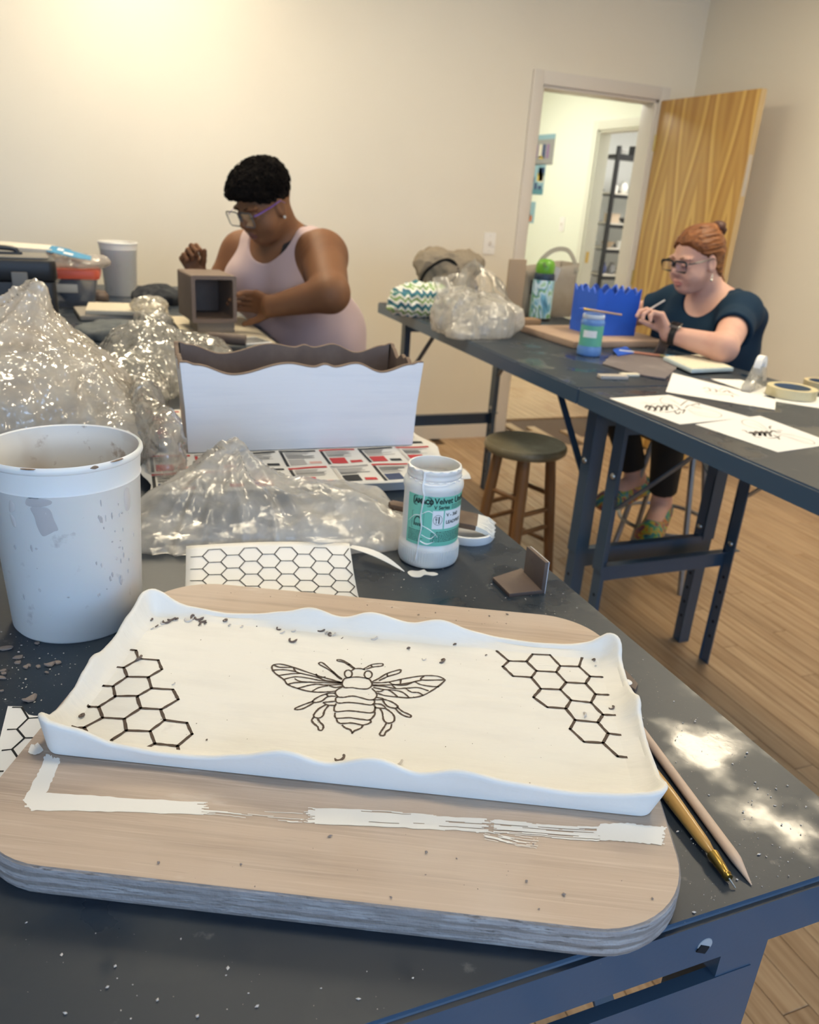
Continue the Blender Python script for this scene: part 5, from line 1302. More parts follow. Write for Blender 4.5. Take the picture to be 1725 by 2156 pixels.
b = MB(); b.prism([(-.075, -.02), (-.07, .03), (-.01, .03), (.0, .022), (.07, .01), (.075, -.018), (.03, -.024)], 0, .002); b.build('card', mat('tag_blue', (.04, .26, .48), .45), tg, rot=(.35, .15, 0))
b = MB(); b.prism([(-.045, .004), (-.045, .018), (-.025, .018), (-.025, .004)], .0022, .0028); b.prism([(-.02, -.012), (-.02, 0), (.012, -.002), (.012, -.014)], .0022, .0028); b.build('slot', MT['paper'], tg, rot=(.35, .15, 0))
bk2 = bucket((.122, 3.60, TT), .212, .062, .0755, 'second white bucket standing far back against the cream wall')
def lump(name, c, r, seed, m, label, cat, amp=.012, fr=18, h=.006):
    c = np.array(c); r = np.array(r)
    me = sdf_mesh(name, lambda p: ell(p, c, r), c - r - .03, c + r + .03, h, 1)
    co = mesh_co(me); no = mesh_no(me); co = co + no * (amp * ridged(co * fr, seed, 3))[:, None]; co[:, 2] = np.maximum(co[:, 2], TT + .0006)
    q = co.mean(0); q[2] = TT; set_co(me, co - q); o = link(name, me, m, loc=tuple(q)); tag(o, label, cat); return o
lump('cloth', (.25, 3.36, TT + .02), (.085, .08, .04), 3, mat('charcoal_cloth', (.03, .034, .042), .9, bump=((60, .4),)), 'crumpled charcoal cloth behind the square clay tube', 'cloth')
lump('clay_lump', (.03, 3.42, TT + .01), (.035, .03, .028), 6, MT['clay'], 'lump of brown clay at the foot of the far bucket', 'clay piece', .005, 30)
slab('clay_slab', (.10, 3.02, TT + .0008), .1, .30, .22, .018, mat('grey_slab', (.36, .33, .29), .8), 'grey clay slab at the bottom of the pile behind the bags', 'clay slab', .006)
slab('plaster_bat', (.12, 3.00, TT + .0195), -.06, .27, .20, .016, mat('cream_bat', (.70, .63, .50), .8), 'cream plaster slab lying on the grey clay slab', 'slab', .005)
lump('cloth', (.06, 2.60, TT + .012), (.11, .10, .03), 9, mat('slate_cloth', (.13, .145, .155), .9), 'slate grey cloth between the bags and the plaster slab', 'cloth', .006, 20)
bag('plastic_film', lambda p: smin(ell(p, (.19, 2.93, T_ + .05), (.06, .05, .03)), ell(p, (.19, 2.80, T_ + .02), (.06, .08, .03)), .04), (.06, 2.66, T_ - .03), (.34, 3.04, T_ + .13), .0055, MT['film_b'], 'small twist of clear film left of the square clay tube', 51, .008, 20, .003, 50, cat='plastic film')
# work sheets in front of the woman
slab('canvas_board', (.395, 2.70, TT + .0006), .02, .26, .56, .008, mat('canvas_cream', (.66, .58, .43), .8, bump=((200, .2),)), 'cream canvas-covered board at the table edge beside the woman in pink', 'board', .002)
slab('slate_tile', (.30, 2.56, TT + .009), .05, .07, .07, .004, mat('slate_green', (.16, .18, .15), .6), 'small grey-green tile on the cream canvas board', 'tile', .001)
# square clay tube
tu = empty('clay_tube', (.368, 2.62, TT + .042), math.radians(6), 'open-ended square box of brown clay being joined by the woman in pink', 'clay box')
b = MB(); o_, i_ = rrect(-.072, .072, 0, .146, .006, 4), rrect(-.060, .060, .012, .134, .006, 4); n = len(o_)
b.add([(p[0], 0, p[1]) for p in o_] + [(p[0], 0, p[1]) for p in i_] + [(p[0], .20, p[1]) for p in o_] + [(p[0], .19, p[1]) for p in i_],
      [(i, (i + 1) % n, n + (i + 1) % n, n + i) for i in range(n)] + [(i, 2 * n + i, 2 * n + (i + 1) % n, (i + 1) % n) for i in range(n)] + [(n + i, n + (i + 1) % n, 3 * n + (i + 1) % n, 3 * n + i) for i in range(n)] + [tuple(3 * n + i for i in range(n)), tuple(2 * n + i for i in range(n))[::-1]])
b.build('tube_wall', MT['clay_dry'] if False else mat('tube_clay', (.19, .135, .105), .65, layers=((10, 4, (.24, .175, .135), .45, .75),)), tu, smooth=True, ang=35)
slab('turntable_block', (.368, 2.70, TT + .0088), math.radians(6), .12, .12, .032, mat('block_wood', (.30, .24, .18), .7), 'low wooden block carrying the square clay tube', 'block', .002)
sk = empty('sketch_card', (.455, 2.475, TT + .010), math.radians(20), 'card with black and white stripes lying by the clay roll', 'card')
b = MB(); b.box(-.045, .045, -.05, .05, 0, .003); b.build('card', MT['paper'], sk)
b = MB()
for k in range(7): b.box(-.042, .042, -.044 + k * .0125, -.037 + k * .0125, .0032, .0036)
b.build('stripe', MT['ink'], sk)
b = MB(); b.tube(catmull([(-.05, .02, .018), (-.01, -.01, .020), (.05, -.03, .018)], 5), .017, 12); o = b.build('clay_roll', MT['clay'], smooth=True, ang=60, loc=(.375, 2.42, TT + .009)); tag(o, 'rolled flap of brown clay on the canvas board', 'clay piece')
b = MB(); b.prism([(-.05, -.02), (.02, -.05), (.05, .0), (-.02, .04)], 0, .012); o = b.build('clay_flap', MT['clay'], loc=(.30, 2.42, TT + .009), bevel=.003); tag(o, 'flat scrap of brown clay beside the clay roll', 'clay piece')

# ================================================================== things on the right hand tables
# chevron bag
def chevron():
    m = mat('chevron_cloth', (.8, .82, .78), .85, bump=((300, .15),)); nt = m.node_tree; N = nt.nodes; L = nt.links
    tc = N.new('ShaderNodeTexCoord'); sp = N.new('ShaderNodeSeparateXYZ'); L.new(tc.outputs['Object'], sp.inputs[0])
    nz = N.new('ShaderNodeTexNoise'); nz.inputs['Scale'].default_value = 9; L.new(tc.outputs['Object'], nz.inputs['Vector'])
    a = N.new('ShaderNodeMath'); a.operation = 'MULTIPLY_ADD'; a.inputs[1].default_value = .06; L.new(nz.outputs['Fac'], a.inputs[0]); L.new(sp.outputs['X'], a.inputs[2])
    p = N.new('ShaderNodeMath'); p.operation = 'PINGPONG'; p.inputs[1].default_value = .015; L.new(a.outputs[0], p.inputs[0])
    q = N.new('ShaderNodeMath'); q.operation = 'MULTIPLY_ADD'; q.inputs[1].default_value = 1.0; L.new(p.outputs[0], q.inputs[0]); L.new(sp.outputs['Z'], q.inputs[2])
    r_ = N.new('ShaderNodeMath'); r_.operation = 'MULTIPLY'; r_.inputs[1].default_value = 20; L.new(q.outputs[0], r_.inputs[0])
    fr = N.new('ShaderNodeMath'); fr.operation = 'FRACT'; L.new(r_.outputs[0], fr.inputs[0])
    cr = N.new('ShaderNodeValToRGB'); cr.color_ramp.interpolation = 'CONSTANT'; e = cr.color_ramp.elements
    e[0].position = 0; e[0].color = (.04, .16, .24, 1); e[1].position = .22; e[1].color = (.80, .82, .78, 1)
    for ps, c in ((.44, (.26, .42, .17)), (.66, (.80, .82, .78)), (.84, (.07, .22, .22))): x = e.new(ps); x.color = C4(c)
    L.new(fr.outputs[0], cr.inputs[0]); L.new(cr.outputs[0], N['Principled BSDF'].inputs['Base Color']); return m
lump('fabric_bag', (1.30, 3.16, TT + .045), (.135, .11, .085), 13, chevron(), 'drawstring fabric bag with green and blue chevrons', 'bag', .012, 16)
# brown cloth bag behind
bb = empty('cloth_bag', (1.50, 3.36, TT), math.radians(-8), 'slumped brown cloth bag with dark strap behind the chevron bag', 'bag')
MT['brown_cloth'] = mat('brown_cloth', (.26, .215, .16), .85, bump=((120, .3), (12, .3)))
me = sdf_mesh('bag_body', lambda p: smin(smin(ell(p, (0, 0, .09), (.14, .08, .11)), ell(p, (-.05, 0, .19), (.10, .06, .065)), .05), ell(p, (.09, .0, .20), (.075, .05, .05)), .05), (-.24, -.15, -.06), (.24, .15, .33), .006, 1)
co = mesh_co(me); co += mesh_no(me) * (.010 * ridged(co * 15, 4, 3))[:, None]; co[:, 2] = np.maximum(co[:, 2], .0006); set_co(me, co); link('bag_body', me, MT['brown_cloth'], bb)
b = MB(); b.tube(catmull([(-.14, -.05, .10), (-.11, -.07, .17), (-.03, -.07, .215), (.02, -.06, .18), (-.02, -.085, .11)], 6), .016, 8, flat=.25); b.build('strap', MT['dark'], bb, smooth=True)
# clear bag drooping over the table edge: a crumpled heap with its open mouth standing up
MT['film_e'] = film('thin_white_film', (.95, .93, .88), .26, .2, 26, .35, 8, dist=.006, gloss=1.3)
cbag = bag('plastic_bag', lambda p: smin(smin(smin(ell(p, (1.345, 2.72, T_ + .035), (.15, .14, .085)), ell(p, (1.27, 2.72, T_ + .095), (.07, .07, .055)), .06), ell(p, (1.41, 2.68, T_ + .06), (.085, .08, .055)), .05), cone(p, (1.30, 2.66, T_ + .02), (1.225, 2.60, T_ + .01), .07, .035), .05),
    (1.08, 2.42, T_ - .07), (1.62, 3.0, T_ + .26), .0062, MT['film_d'], 'puffed clear plastic bag at the edge of the right hand table', 61, .013, 12, .004, 36, folds=((1.34, 2.72, 3.0, .008),))
def flap(base0, base1, top, sway, seed):
    b = MB(); nu, nv = 16, 14; r_ = random.Random(seed); ph = r_.random() * 6; vs = []
    base0, base1, top = Vector(base0), Vector(base1), [Vector(t) for t in top]
    tp = catmull(top, 8)
    for j in range(nv + 1):
        t = j / nv
        for i in range(nu + 1):
            s_ = i / nu; a = base0.lerp(base1, s_); q = tp[min(len(tp) - 1, int(s_ * (len(tp) - 1)))]
            p = a.lerp(q, t) + Vector(sway) * math.sin(math.pi * t); p += Vector((.006, -.014, 0)) * math.sin(ph + s_ * 13 + t * 2) * (.3 + .7 * t); vs.append(p - cbag.location)
    b.add(vs, [(j * (nu + 1) + i, j * (nu + 1) + i + 1, (j + 1) * (nu + 1) + i + 1, (j + 1) * (nu + 1) + i) for j in range(nv) for i in range(nu)])
    return b.build('bag_flap', MT['film_e'], cbag, smooth=True, fixn=False)
flap((1.25, 2.72, T_ + .05), (1.42, 2.73, T_ + .05), [(1.28, 2.76, T_ + .17), (1.315, 2.77, T_ + .24), (1.345, 2.77, T_ + .265), (1.39, 2.77, T_ + .23), (1.43, 2.77, T_ + .15)], (0, -.03, .01), 1)
flap((1.22, 2.70, T_ + .04), (1.33, 2.70, T_ + .06), [(1.165, 2.74, T_ + .175), (1.20, 2.76, T_ + .195), (1.25, 2.77, T_ + .20), (1.29, 2.76, T_ + .215)], (-.02, -.02, .01), 2)
flap((1.36, 2.70, T_ + .05), (1.48, 2.72, T_ + .02), [(1.37, 2.80, T_ + .24), (1.43, 2.79, T_ + .21), (1.475, 2.78, T_ + .14), (1.505, 2.77, T_ + .06)], (.035, -.02, .03), 3)
slab('cardboard_flap', (1.615, 2.93, TT + .0008), .15, .085, .012, .255, mat('cardboard', (.33, .245, .165), .8), 'upright brown cardboard flap behind the puffed clear bag', 'cardboard', .004)
# tan tote with handle
ta = empty('tote_bag', (1.905, 3.20, TT), math.radians(4), 'grey-brown tote bag with a loop handle behind the water bottle', 'bag')
MT['tan_cloth'] = mat('tan_cloth', (.31, .275, .23), .8, bump=((10, .5), (140, .2)), layers=((6, 4, (.25, .205, .16), .45, .7),))
b = MB(); r0 = rrect(-.135, .135, -.075, .075, .02, 4); n = len(r0)
rows_ = [(.94, 0), (1.0, .02), (1.0, .10), (.99, .17), (1.03, .215)]
vs = [];
for s, z in rows_:
    for i, p in enumerate(r0): vs.append((p[0] * s + .004 * math.sin(i * 1.7 + z * 40), p[1] * s + .004 * math.cos(i * 2.1 + z * 30), z + (.02 * (p[0] / .135) if z > .2 else 0)))
fs = [tuple(range(n))[::-1]]
for k in range(4): fs += [(k * n + i, k * n + (i + 1) % n, (k + 1) * n + (i + 1) % n, (k + 1) * n + i) for i in range(n)]
b.add(vs, fs); o = b.build('bag_body', MT['tan_cloth'], ta, smooth=True, ang=50); so = o.modifiers.new('thickness', 'SOLIDIFY'); so.thickness = .004
b = MB(); b.ribbon(catmull([(-.10, -.078, .19), (-.07, -.07, .245), (.0, -.05, .285), (.07, -.045, .29), (.10, -.06, .26), (.12, -.078, .20)], 6), .02, up=(0, -1, .3), th=.003); b.build('handle', mat('webbing', (.28, .27, .23), .8), ta)
b = MB(); b.box(-.118, -.10, -.082, -.078, .10, .16); b.build('buckle', MT['dark'], ta)
b = MB(); b.box(-.09, -.04, -.09, -.084, .15, .21, M=Matrix.Rotation(.3, 4, 'Y')); b.build('badge', mat('foil_badge', (.5, .52, .56), .25, metal=.6), ta)
# water bottle
wb = empty('water_bottle', (1.815, 3.045, TT), 0, 'water bottle with blue-green marbled body and green cap', 'bottle')
def marble():
    m = mat('marbled_paint', (.2, .4, .6), .3); nt = m.node_tree; N = nt.nodes; L = nt.links
    tc = N.new('ShaderNodeTexCoord'); mp = N.new('ShaderNodeMapping'); mp.inputs['Scale'].default_value = (1, 1, .55); L.new(tc.outputs['Object'], mp.inputs[0])
    nz = N.new('ShaderNodeTexNoise'); nz.inputs['Scale'].default_value = 9; nz.inputs['Detail'].default_value = 2; nz.inputs['Distortion'].default_value = 2.2; L.new(mp.outputs[0], nz.inputs['Vector'])
    cr = N.new('ShaderNodeValToRGB'); e = cr.color_ramp.elements; e[0].position = .28; e[0].color = (.03, .10, .22, 1); e[1].position = .75; e[1].color = (.12, .30, .50, 1)
    for ps, c in ((.38, (.16, .42, .60)), (.46, (.55, .72, .82)), (.50, (.16, .36, .10)), (.55, (.10, .28, .42)), (.62, (.62, .76, .86)), (.67, (.22, .45, .16))): x = e.new(ps); x.color = C4(c)
    L.new(nz.outputs['Fac'], cr.inputs[0]); L.new(cr.outputs[0], N['Principled BSDF'].inputs['Base Color']); return m
b = MB(); b.lathe([(0, .0005), (.040, .0005), (.046, .004), (.0465, .01), (.0465, .165), (.045, .170), (0, .170)], 40); b.build('bottle_body', marble(), wb, smooth=True, ang=50)
b = MB(); b.lathe([(.0468, .003), (.0470, .0), (.0474, .012), (.0468, .013)], 40); b.build('base_ring', MT['dark'], wb, smooth=True)
b = MB(); b.lathe([(.0455, .170), (.046, .172), (.045, .188), (.041, .197), (0, .197)], 40); b.build('collar', mat('bottle_collar', (.01, .03, .06), .4), wb, smooth=True, ang=50)
b = MB(); b.lathe([(0, .197), (.038, .197), (.040, .203), (.040, .222), (.0385, .236), (.031, .248), (.018, .254), (0, .255)], 40); cp_ = b.build('cap', mat('lime_cap', (.13, .36, .03), .35), wb, smooth=True, ang=50)
b = MB(); b.lathe([(0, 0), (.012, 0), (.012, .003), (0, .004)], 16); b.build('cap_button', mat('dark_lime_button', (.06, .14, .02), .5), cp_, smooth=True, loc=(-.020, -.030, .232), rot=(1.15, -.5, 0))  # button in a darker green than the cap
slab('cork_block', (1.685, 2.93, TT + .0008), .1, .11, .06, .022, mat('cork_brown', (.34, .22, .13), .8), 'small tan block on the table below the cardboard flap', 'block', .002)
b = MB(); b.box(-.035, .035, -.008, .008, 0, .010); o = b.build('marker_pen', mat('teal_marker', (.03, .26, .22), .4), loc=(1.60, 2.86, TT + .0008), rot=(0, 0, -.3), bevel=.004); tag(o, 'teal marker lying below the cardboard flap', 'pen')
# board with the blue crown box
slab('ware_board', (1.78, 2.575, TT + .0008), .05, .43, .36, .024, mat('pink_ply', (.42, .30, .22), .6, layers=((4, 4, (.36, .25, .18), .5, .75, (1, 8, 1)),)), 'small plywood board under the blue scalloped box', 'board', .004)
cb = empty('scalloped_box', (1.73, 2.505, TT + .0255), math.radians(1), 'square clay box painted blue with a pointed scalloped rim', 'box')
BW, BD, BH = .19, .16, .172
MT['blue_glaze'] = mat('blue_underglaze', (.020, .115, .64), .5, layers=((8, 4, (.016, .085, .50), .5, .8),), bump=((20, .2),))
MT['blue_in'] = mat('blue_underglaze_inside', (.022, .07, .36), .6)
per = []
def bside(p0, p1, nrm, n, waves):
    for k in range(n):
        t = (k + .5) / n; c = abs(math.sin(math.pi * (t * waves + .5))); per.append((p0[0] + (p1[0] - p0[0]) * t, p0[1] + (p1[1] - p0[1]) * t, nrm[0], nrm[1], BH - .024 * (1 - c ** 1.0) ** .75 - 0))
bside((0, 0), (BW, 0), (0, -1), 60, 4); bside((BW, 0), (BW, BD), (1, 0), 50, 4); bside((BW, BD), (0, BD), (0, 1), 60, 4); bside((0, BD), (0, 0), (-1, 0), 50, 4)
vs = []
for p in per:
    for d, z in ((0, 0), (.002, p[4]), (-.005, p[4] - .0005), (-.007, .01)): vs.append((p[0] + p[2] * d, p[1] + p[3] * d, z))
n = len(per); b = MB(); fs = []; ms = []
for k in range(n):
    for j in range(3): fs.append((k * 4 + j, ((k + 1) % n) * 4 + j, ((k + 1) % n) * 4 + j + 1, k * 4 + j + 1)); ms.append(0 if j < 2 else 1)
b.add(vs, fs); b.m = ms; b.f.append(tuple(k * 4 + 3 for k in range(n))); b.m.append(1)
b.build('box_wall', [MT['blue_glaze'], MT['blue_in']], cb, smooth=True, ang=35)
# jar of blue underglaze with brush across it
bj = empty('underglaze_jar', (1.565, 2.275, TT), 0, 'blue underglaze jar with green label and a brush laid across', 'jar')
prof2 = [(0, .0002), (.036, .0002), (.0395, .002), (.0405, .006), (.0405, .026), (.0385, .031), (.0380, .036), (.0380, .100), (.0398, .107), (.0398, .112), (.0368, .1195), (.0355, .1215), (.0362, .1225), (.0355, .136), (.0325, .1365), (.0322, .126), (.034, .11), (0, .11)]
b = MB(); b.lathe(prof2, 44); b.build('jar_body', mat('blue_jar', (.13, .28, .62), .35), bj, smooth=True, ang=50)
cd = Vector((-1.565, -2.275, 0)).normalized(); cr_ = Vector((_r.x, _r.y, 0)); cr_ = (cr_ - cd * cr_.dot(cd)).normalized()
lab2 = patch('label', -75, 100, .034, .1045, .0384, mat('mint_label_b', (.13, .46, .34), .5), bj)
patch('label_panel', -42, 28, .063, .086, .0386, MT['paper'], lab2)
b = MB()
for k in range(3): crect(-.026 + 0 * k, .094 - k * .003, .05 - k * .01, .0012)
for k in range(2): crect(-.022, .076 - k * .006, .034 - k * .008, .002)
b.build('label_print', MT['label_ink'], lab2, fixn=False)
b = MB(); b.lathe([(.0357, .1225), (.0368, .124), (.0366, .134), (.0345, .1372), (.0325, .1366)], 40); b.build('paint_rim', mat('pale_blue_rim', (.55, .62, .72), .4), bj, smooth=True)
def stick(name, a, b_, r0, m, label, cat, parts):
    a = Vector(a); b_ = Vector(b_); e = empty(name, tuple(a), 0, label, cat); d = b_ - a
    for (nm, t0, t1, ra, rb, mm) in parts:
        q = MB(); q.tube([d * t0, d * (t0 + (t1 - t0) * .5), d * t1], [ra, (ra + rb) / 2, rb], 10); q.build(nm, mm, e, smooth=True, ang=60)
    return e
MT['ywood'] = mat('yellow_brush_wood', (.60, .36, .08), .35)
stick('paint_brush', PY(1219, 649, 2.275), PY(1309, 663, 2.265), .003, None, 'thin yellow-handled paint brush resting across the blue jar', 'brush', [('bristles', 0, .10, .001, .004, MT['blue_glaze']), ('ferrule', .10, .26, .004, .0038, mat('ferrule_gold', (.6, .42, .1), .3, metal=.8)), ('handle', .26, 1, .0038, .003, mat('tan_handle', (.46, .30, .16), .4))])
# flat things on the table
gl = T(1350, 770)
b = MB(); pts = [T(*p) - gl for p in ((1268, 768), (1285, 752), (1330, 748), (1420, 752), (1425, 778), (1400, 800), (1365, 795), (1320, 785))]
b.prism([(p.x, p.y) for p in pts], 0, .005); o = b.build('clay_sheet', mat('violet_clay', (.17, .145, .15), .7, layers=((9, 4, (.24, .215, .21), .5, .75),)), loc=(gl.x, gl.y, TT + .0005), bevel=.0015); tag(o, 'thin violet-grey clay sheet in front of the red-haired woman', 'clay slab')
b = MB(); pts = [T(*p) - gl for p in ((1290, 741), (1318, 735), (1335, 748), (1300, 754))]; b.prism([(p.x, p.y) for p in pts], 0, .004); o = b.build('blue_chip', MT['blue_glaze'], loc=(gl.x, gl.y, TT + .006), bevel=.001); tag(o, 'small blue painted clay scrap beside the pencil', 'clay piece')
tl = empty('plaster_tile', (0, 0, TT + .0062), 0, 'thick cream speckled tile with pale blue edge on the table', 'tile')
pts = [T(*p) for p in ((1395, 762), (1455, 790), (1543, 786), (1478, 757))]
b = MB(); b.prism([(p.x, p.y) for p in pts], 0, .012); b.build('tile_body', mat('pale_blue_plaster', (.60, .70, .72), .6), tl, bevel=.002)
b = MB(); cx = sum(p.x for p in pts) / 4; cy = sum(p.y for p in pts) / 4; b.prism([(cx + (p.x - cx) * .95, cy + (p.y - cy) * .95) for p in pts], .0122, .0135); b.build('tile_face', mat('cream_speckle', (.74, .70, .56), .6, layers=((90, 3, (.52, .46, .30), .6, .68),)), tl)
# pencils
stick('pencil', T(1304, 738, TT + .010), T(1402, 750, TT + .010), .004, None, 'white and orange pencil lying by the violet clay sheet', 'pencil', [('white_end', 0, .32, .0035, .004, MT['paper']), ('shaft', .32, .88, .004, .004, mat('salmon_pencil', (.72, .30, .18), .4)), ('ferrule', .88, 1, .004, .004, mat('ferrule_tan', (.55, .45, .2), .4))])
stick('pencil', T(1400, 749, TT + .010), T(1428, 752, TT + .010), .005, None, 'short light blue pencil at the end of the orange pencil', 'pencil', [('shaft', 0, .8, .005, .005, mat('sky_pencil', (.16, .42, .60), .4)), ('tip', .8, 1, .005, .001, MT['paper'])])
# brown card hanging at the wrist side
o = slab('clay_tile', tuple(PY(1388, 735, 2.26) - Vector((0, 0, 0))), .3, .055, .006, .055, MT['clay'], 'square brown clay tile leaning below the wrist watch', 'clay piece', .001, tilt=(.25, .12))
o.location.z = TT + .004
# erasers
b = MB(); p = T(1290, 797); b.prism(rrect(-.045, .045, -.016, .016, .006, 3), 0, .010); o = b.build('putty_eraser', mat('grey_eraser', (.48, .44, .40), .6), loc=(p.x, p.y, TT + .0005), rot=(0, 0, -.15), bevel=.003); tag(o, 'grey oval rib tool lying on the table', 'tool')
b = MB(); p = T(1325, 792); b.prism(rrect(-.032, .032, -.013, .013, .008, 4), 0, .008); o = b.build('chalk_piece', mat('cream_chalk', (.72, .68, .56), .7), loc=(p.x, p.y, TT + .0005), rot=(0, 0, -.1), bevel=.003); tag(o, 'cream rounded piece beside the grey rib tool', 'tool')
# printed bee sheets
def sheet(corners, z, label, lines, m_ink, w=.0011, cat='paper'):
    c = sum((T(*p, TT) for p in corners), Vector()) / 4; c.z = TT + z
    e = empty('bee_printout', tuple(c), 0, label, cat)
    b = MB(); pts = [T(*p, TT) - c for p in corners]; b.prism([(p.x, p.y) for p in pts], 0, .0005); b.build('sheet', MT['paper'], e)
    for mi, sets in lines:
        b = MB()
        for ln in sets:
            wd = ln[0] if isinstance(ln[0], (int, float)) else w; pp = ln[1:] if isinstance(ln[0], (int, float)) else ln
            P3 = [T(1180 + x / 3.165, 440 + y / 3.165) - c for x, y in pp]; P3 = [Vector((p.x, p.y, .0008)) for p in P3]
            if len(P3) > 2: P3 = catmull(P3, 4)
            b.ribbon(P3, wd, ws=[wd * (.5 + .5 * math.sin(math.pi * (k + .5) / len(P3))) + .0003 for k in range(len(P3))])
        b.build('bee_print', mi, e, fixn=False)
    return e
G, GL = MT['graphite'], MT['graphite_l']
sheet(((1283, 839), (1408, 832), (1580, 879), (1432, 894)), .0004, 'printed sheet with a large bee, wings spread, at the table edge',
  [(G, [[.006, (565, 1330), (580, 1310), (600, 1330)], [.007, (585, 1345), (610, 1315), (640, 1345)], [.006, (625, 1350), (655, 1312), (680, 1345)], [.006, (665, 1350), (695, 1310), (715, 1345)], [.006, (700, 1345), (730, 1308), (750, 1335)], [.002, (570, 1325), (640, 1300), (740, 1305), (790, 1330), (760, 1350), (640, 1355), (570, 1325)], [.004, (790, 1330), (810, 1345), (830, 1340), (815, 1365)], [.004, (760, 1345), (780, 1370), (800, 1355)], [.003, (800, 1315), (830, 1290), (850, 1280)], [.003, (830, 1330), (860, 1310), (900, 1320), (940, 1330)], [.004, (870, 1310), (915, 1300), (925, 1310)], [.002, (700, 1360), (740, 1355), (780, 1362)]]),
   (GL, [[.002, (800, 1310), (740, 1270), (690, 1258), (665, 1275), (690, 1300), (780, 1312)], [.0012, (790, 1305), (720, 1275), (680, 1275)], [.0014, (640, 1300), (580, 1298), (525, 1298)], [.0014, (600, 1310), (560, 1290), (540, 1285)], [.002, (850, 1340), (900, 1372), (980, 1390), (1060, 1390), (1070, 1370), (990, 1340), (900, 1330), (850, 1340)], [.0012, (860, 1345), (960, 1365), (1060, 1375)], [.0012, (870, 1350), (950, 1378), (1030, 1385)]])], G)
sheet(((1464, 894), (1600, 876), (1760, 935), (1638, 953)), .0006, 'printed sheet with a striped bee at the right edge of the table',
  [(G, [[.008, (1260, 1500), (1275, 1490), (1290, 1510)], [.009, (1290, 1515), (1310, 1485), (1335, 1515)], [.008, (1325, 1515), (1345, 1485), (1370, 1520)], [.008, (1360, 1515), (1378, 1485), (1405, 1520)], [.006, (1395, 1500), (1415, 1480), (1440, 1490), (1470, 1490)], [.004, (1400, 1470), (1395, 1455), (1410, 1450)], [.004, (1420, 1510), (1450, 1525), (1460, 1540)], [.003, (1380, 1530), (1430, 1530), (1465, 1515)], [.003, (1440, 1478), (1480, 1480)], [.003, (1290, 1520), (1340, 1528)], [.003, (1250, 1495), (1230, 1480), (1208, 1478)]]),
   (GL, [[.002, (1390, 1480), (1330, 1435), (1260, 1408), (1212, 1415), (1225, 1440), (1300, 1465), (1380, 1482)], [.0012, (1370, 1475), (1300, 1440), (1230, 1425)], [.002, (1440, 1500), (1520, 1525), (1620, 1560), (1690, 1570), (1680, 1550), (1600, 1525), (1500, 1505), (1440, 1500)], [.0012, (1460, 1508), (1560, 1535), (1660, 1560)], [.0015, (1480, 1500), (1560, 1508)]])], G)
sheet(((1402, 826), (1416, 786), (1634, 842), (1632, 864)), .0012, 'printed sheet with a small bee, partly under the tape rolls',
  [(mat('brown_print', (.32, .25, .23), .7), [[.004, (950, 1200), (980, 1195), (1000, 1215), (960, 1220)], [.004, (1000, 1200), (1030, 1205), (1040, 1225), (1005, 1220)], [.005, (1040, 1210), (1080, 1225), (1110, 1215), (1130, 1230)], [.005, (1060, 1235), (1100, 1240), (1140, 1245), (1150, 1258)], [.004, (1120, 1215), (1150, 1235), (1190, 1250)], [.003, (1060, 1210), (1090, 1198), (1120, 1210)], [.003, (970, 1230), (1030, 1238), (1080, 1245)]])], G)
sheet(((1497, 798), (1560, 800), (1668, 830), (1600, 834)), .0002, 'blank white sheet under the small bee print', [], G)
sheet(((1630, 845), (1640, 822), (1760, 842), (1740, 862)), .0003, 'blank white sheet beneath the masking tape', [], G)
# masking tape and a second roll
def taperoll(p, ro, ri, h, label, col):
    e = empty('tape_roll', (p.x, p.y, TT + .0022), 0, label, 'tape')
    b = MB(); b.lathe([(ri + .002, 0), (ro, 0), (ro, h), (ri + .002, h), (ri + .002, 0)], 48); b.build('tape', mat('masking_tape', col, .6, layers=((40, 2, (col[0] * .9, col[1] * .88, col[2] * .8), .5, .7),)), e, smooth=True, ang=40)
    b = MB(); b.lathe([(ri, .0005), (ri + .0019, .0005), (ri + .0019, h - .0005), (ri, h - .0005), (ri, .0005)], 48); b.build('core', mat('blue_core', (.10, .14, .20), .6), e, smooth=True, ang=40)
taperoll(T(1664, 835), .068, .048, .026, 'roll of cream masking tape lying on the white sheets', (.66, .58, .36))
taperoll(T(1705, 825) + Vector((.075, .03, 0)), .05, .036, .022, 'smaller tape roll behind the masking tape', (.60, .50, .30))
# clear tape dispenser in a bag
td = empty('tape_dispenser', (1.80, 1.755, TT + .0015), .5, 'clear plastic tape dispenser holding a white roll', 'tape dispenser')
b = MB(); b.prism([(-.075, 0), (.06, 0), (.06, .03), (.03, .062), (-.01, .07), (-.045, .035), (-.08, .018)], -.014, .014, M=Matrix.Rotation(math.pi / 2, 4, 'X')); b.build('shell', film('clear_plastic', (.85, .85, .82), .34, .06, 20, .6, 10), td, bevel=.004)
b = MB(); b.lathe([(.012, -.0095), (.030, -.0095), (.030, .0095), (.012, .0095), (.012, -.0095)], 30); b.build('tape_roll', MT['paper'], td, smooth=True, ang=40, loc=(.012, 0, .075 - .008), rot=(math.pi / 2, 0, 0))

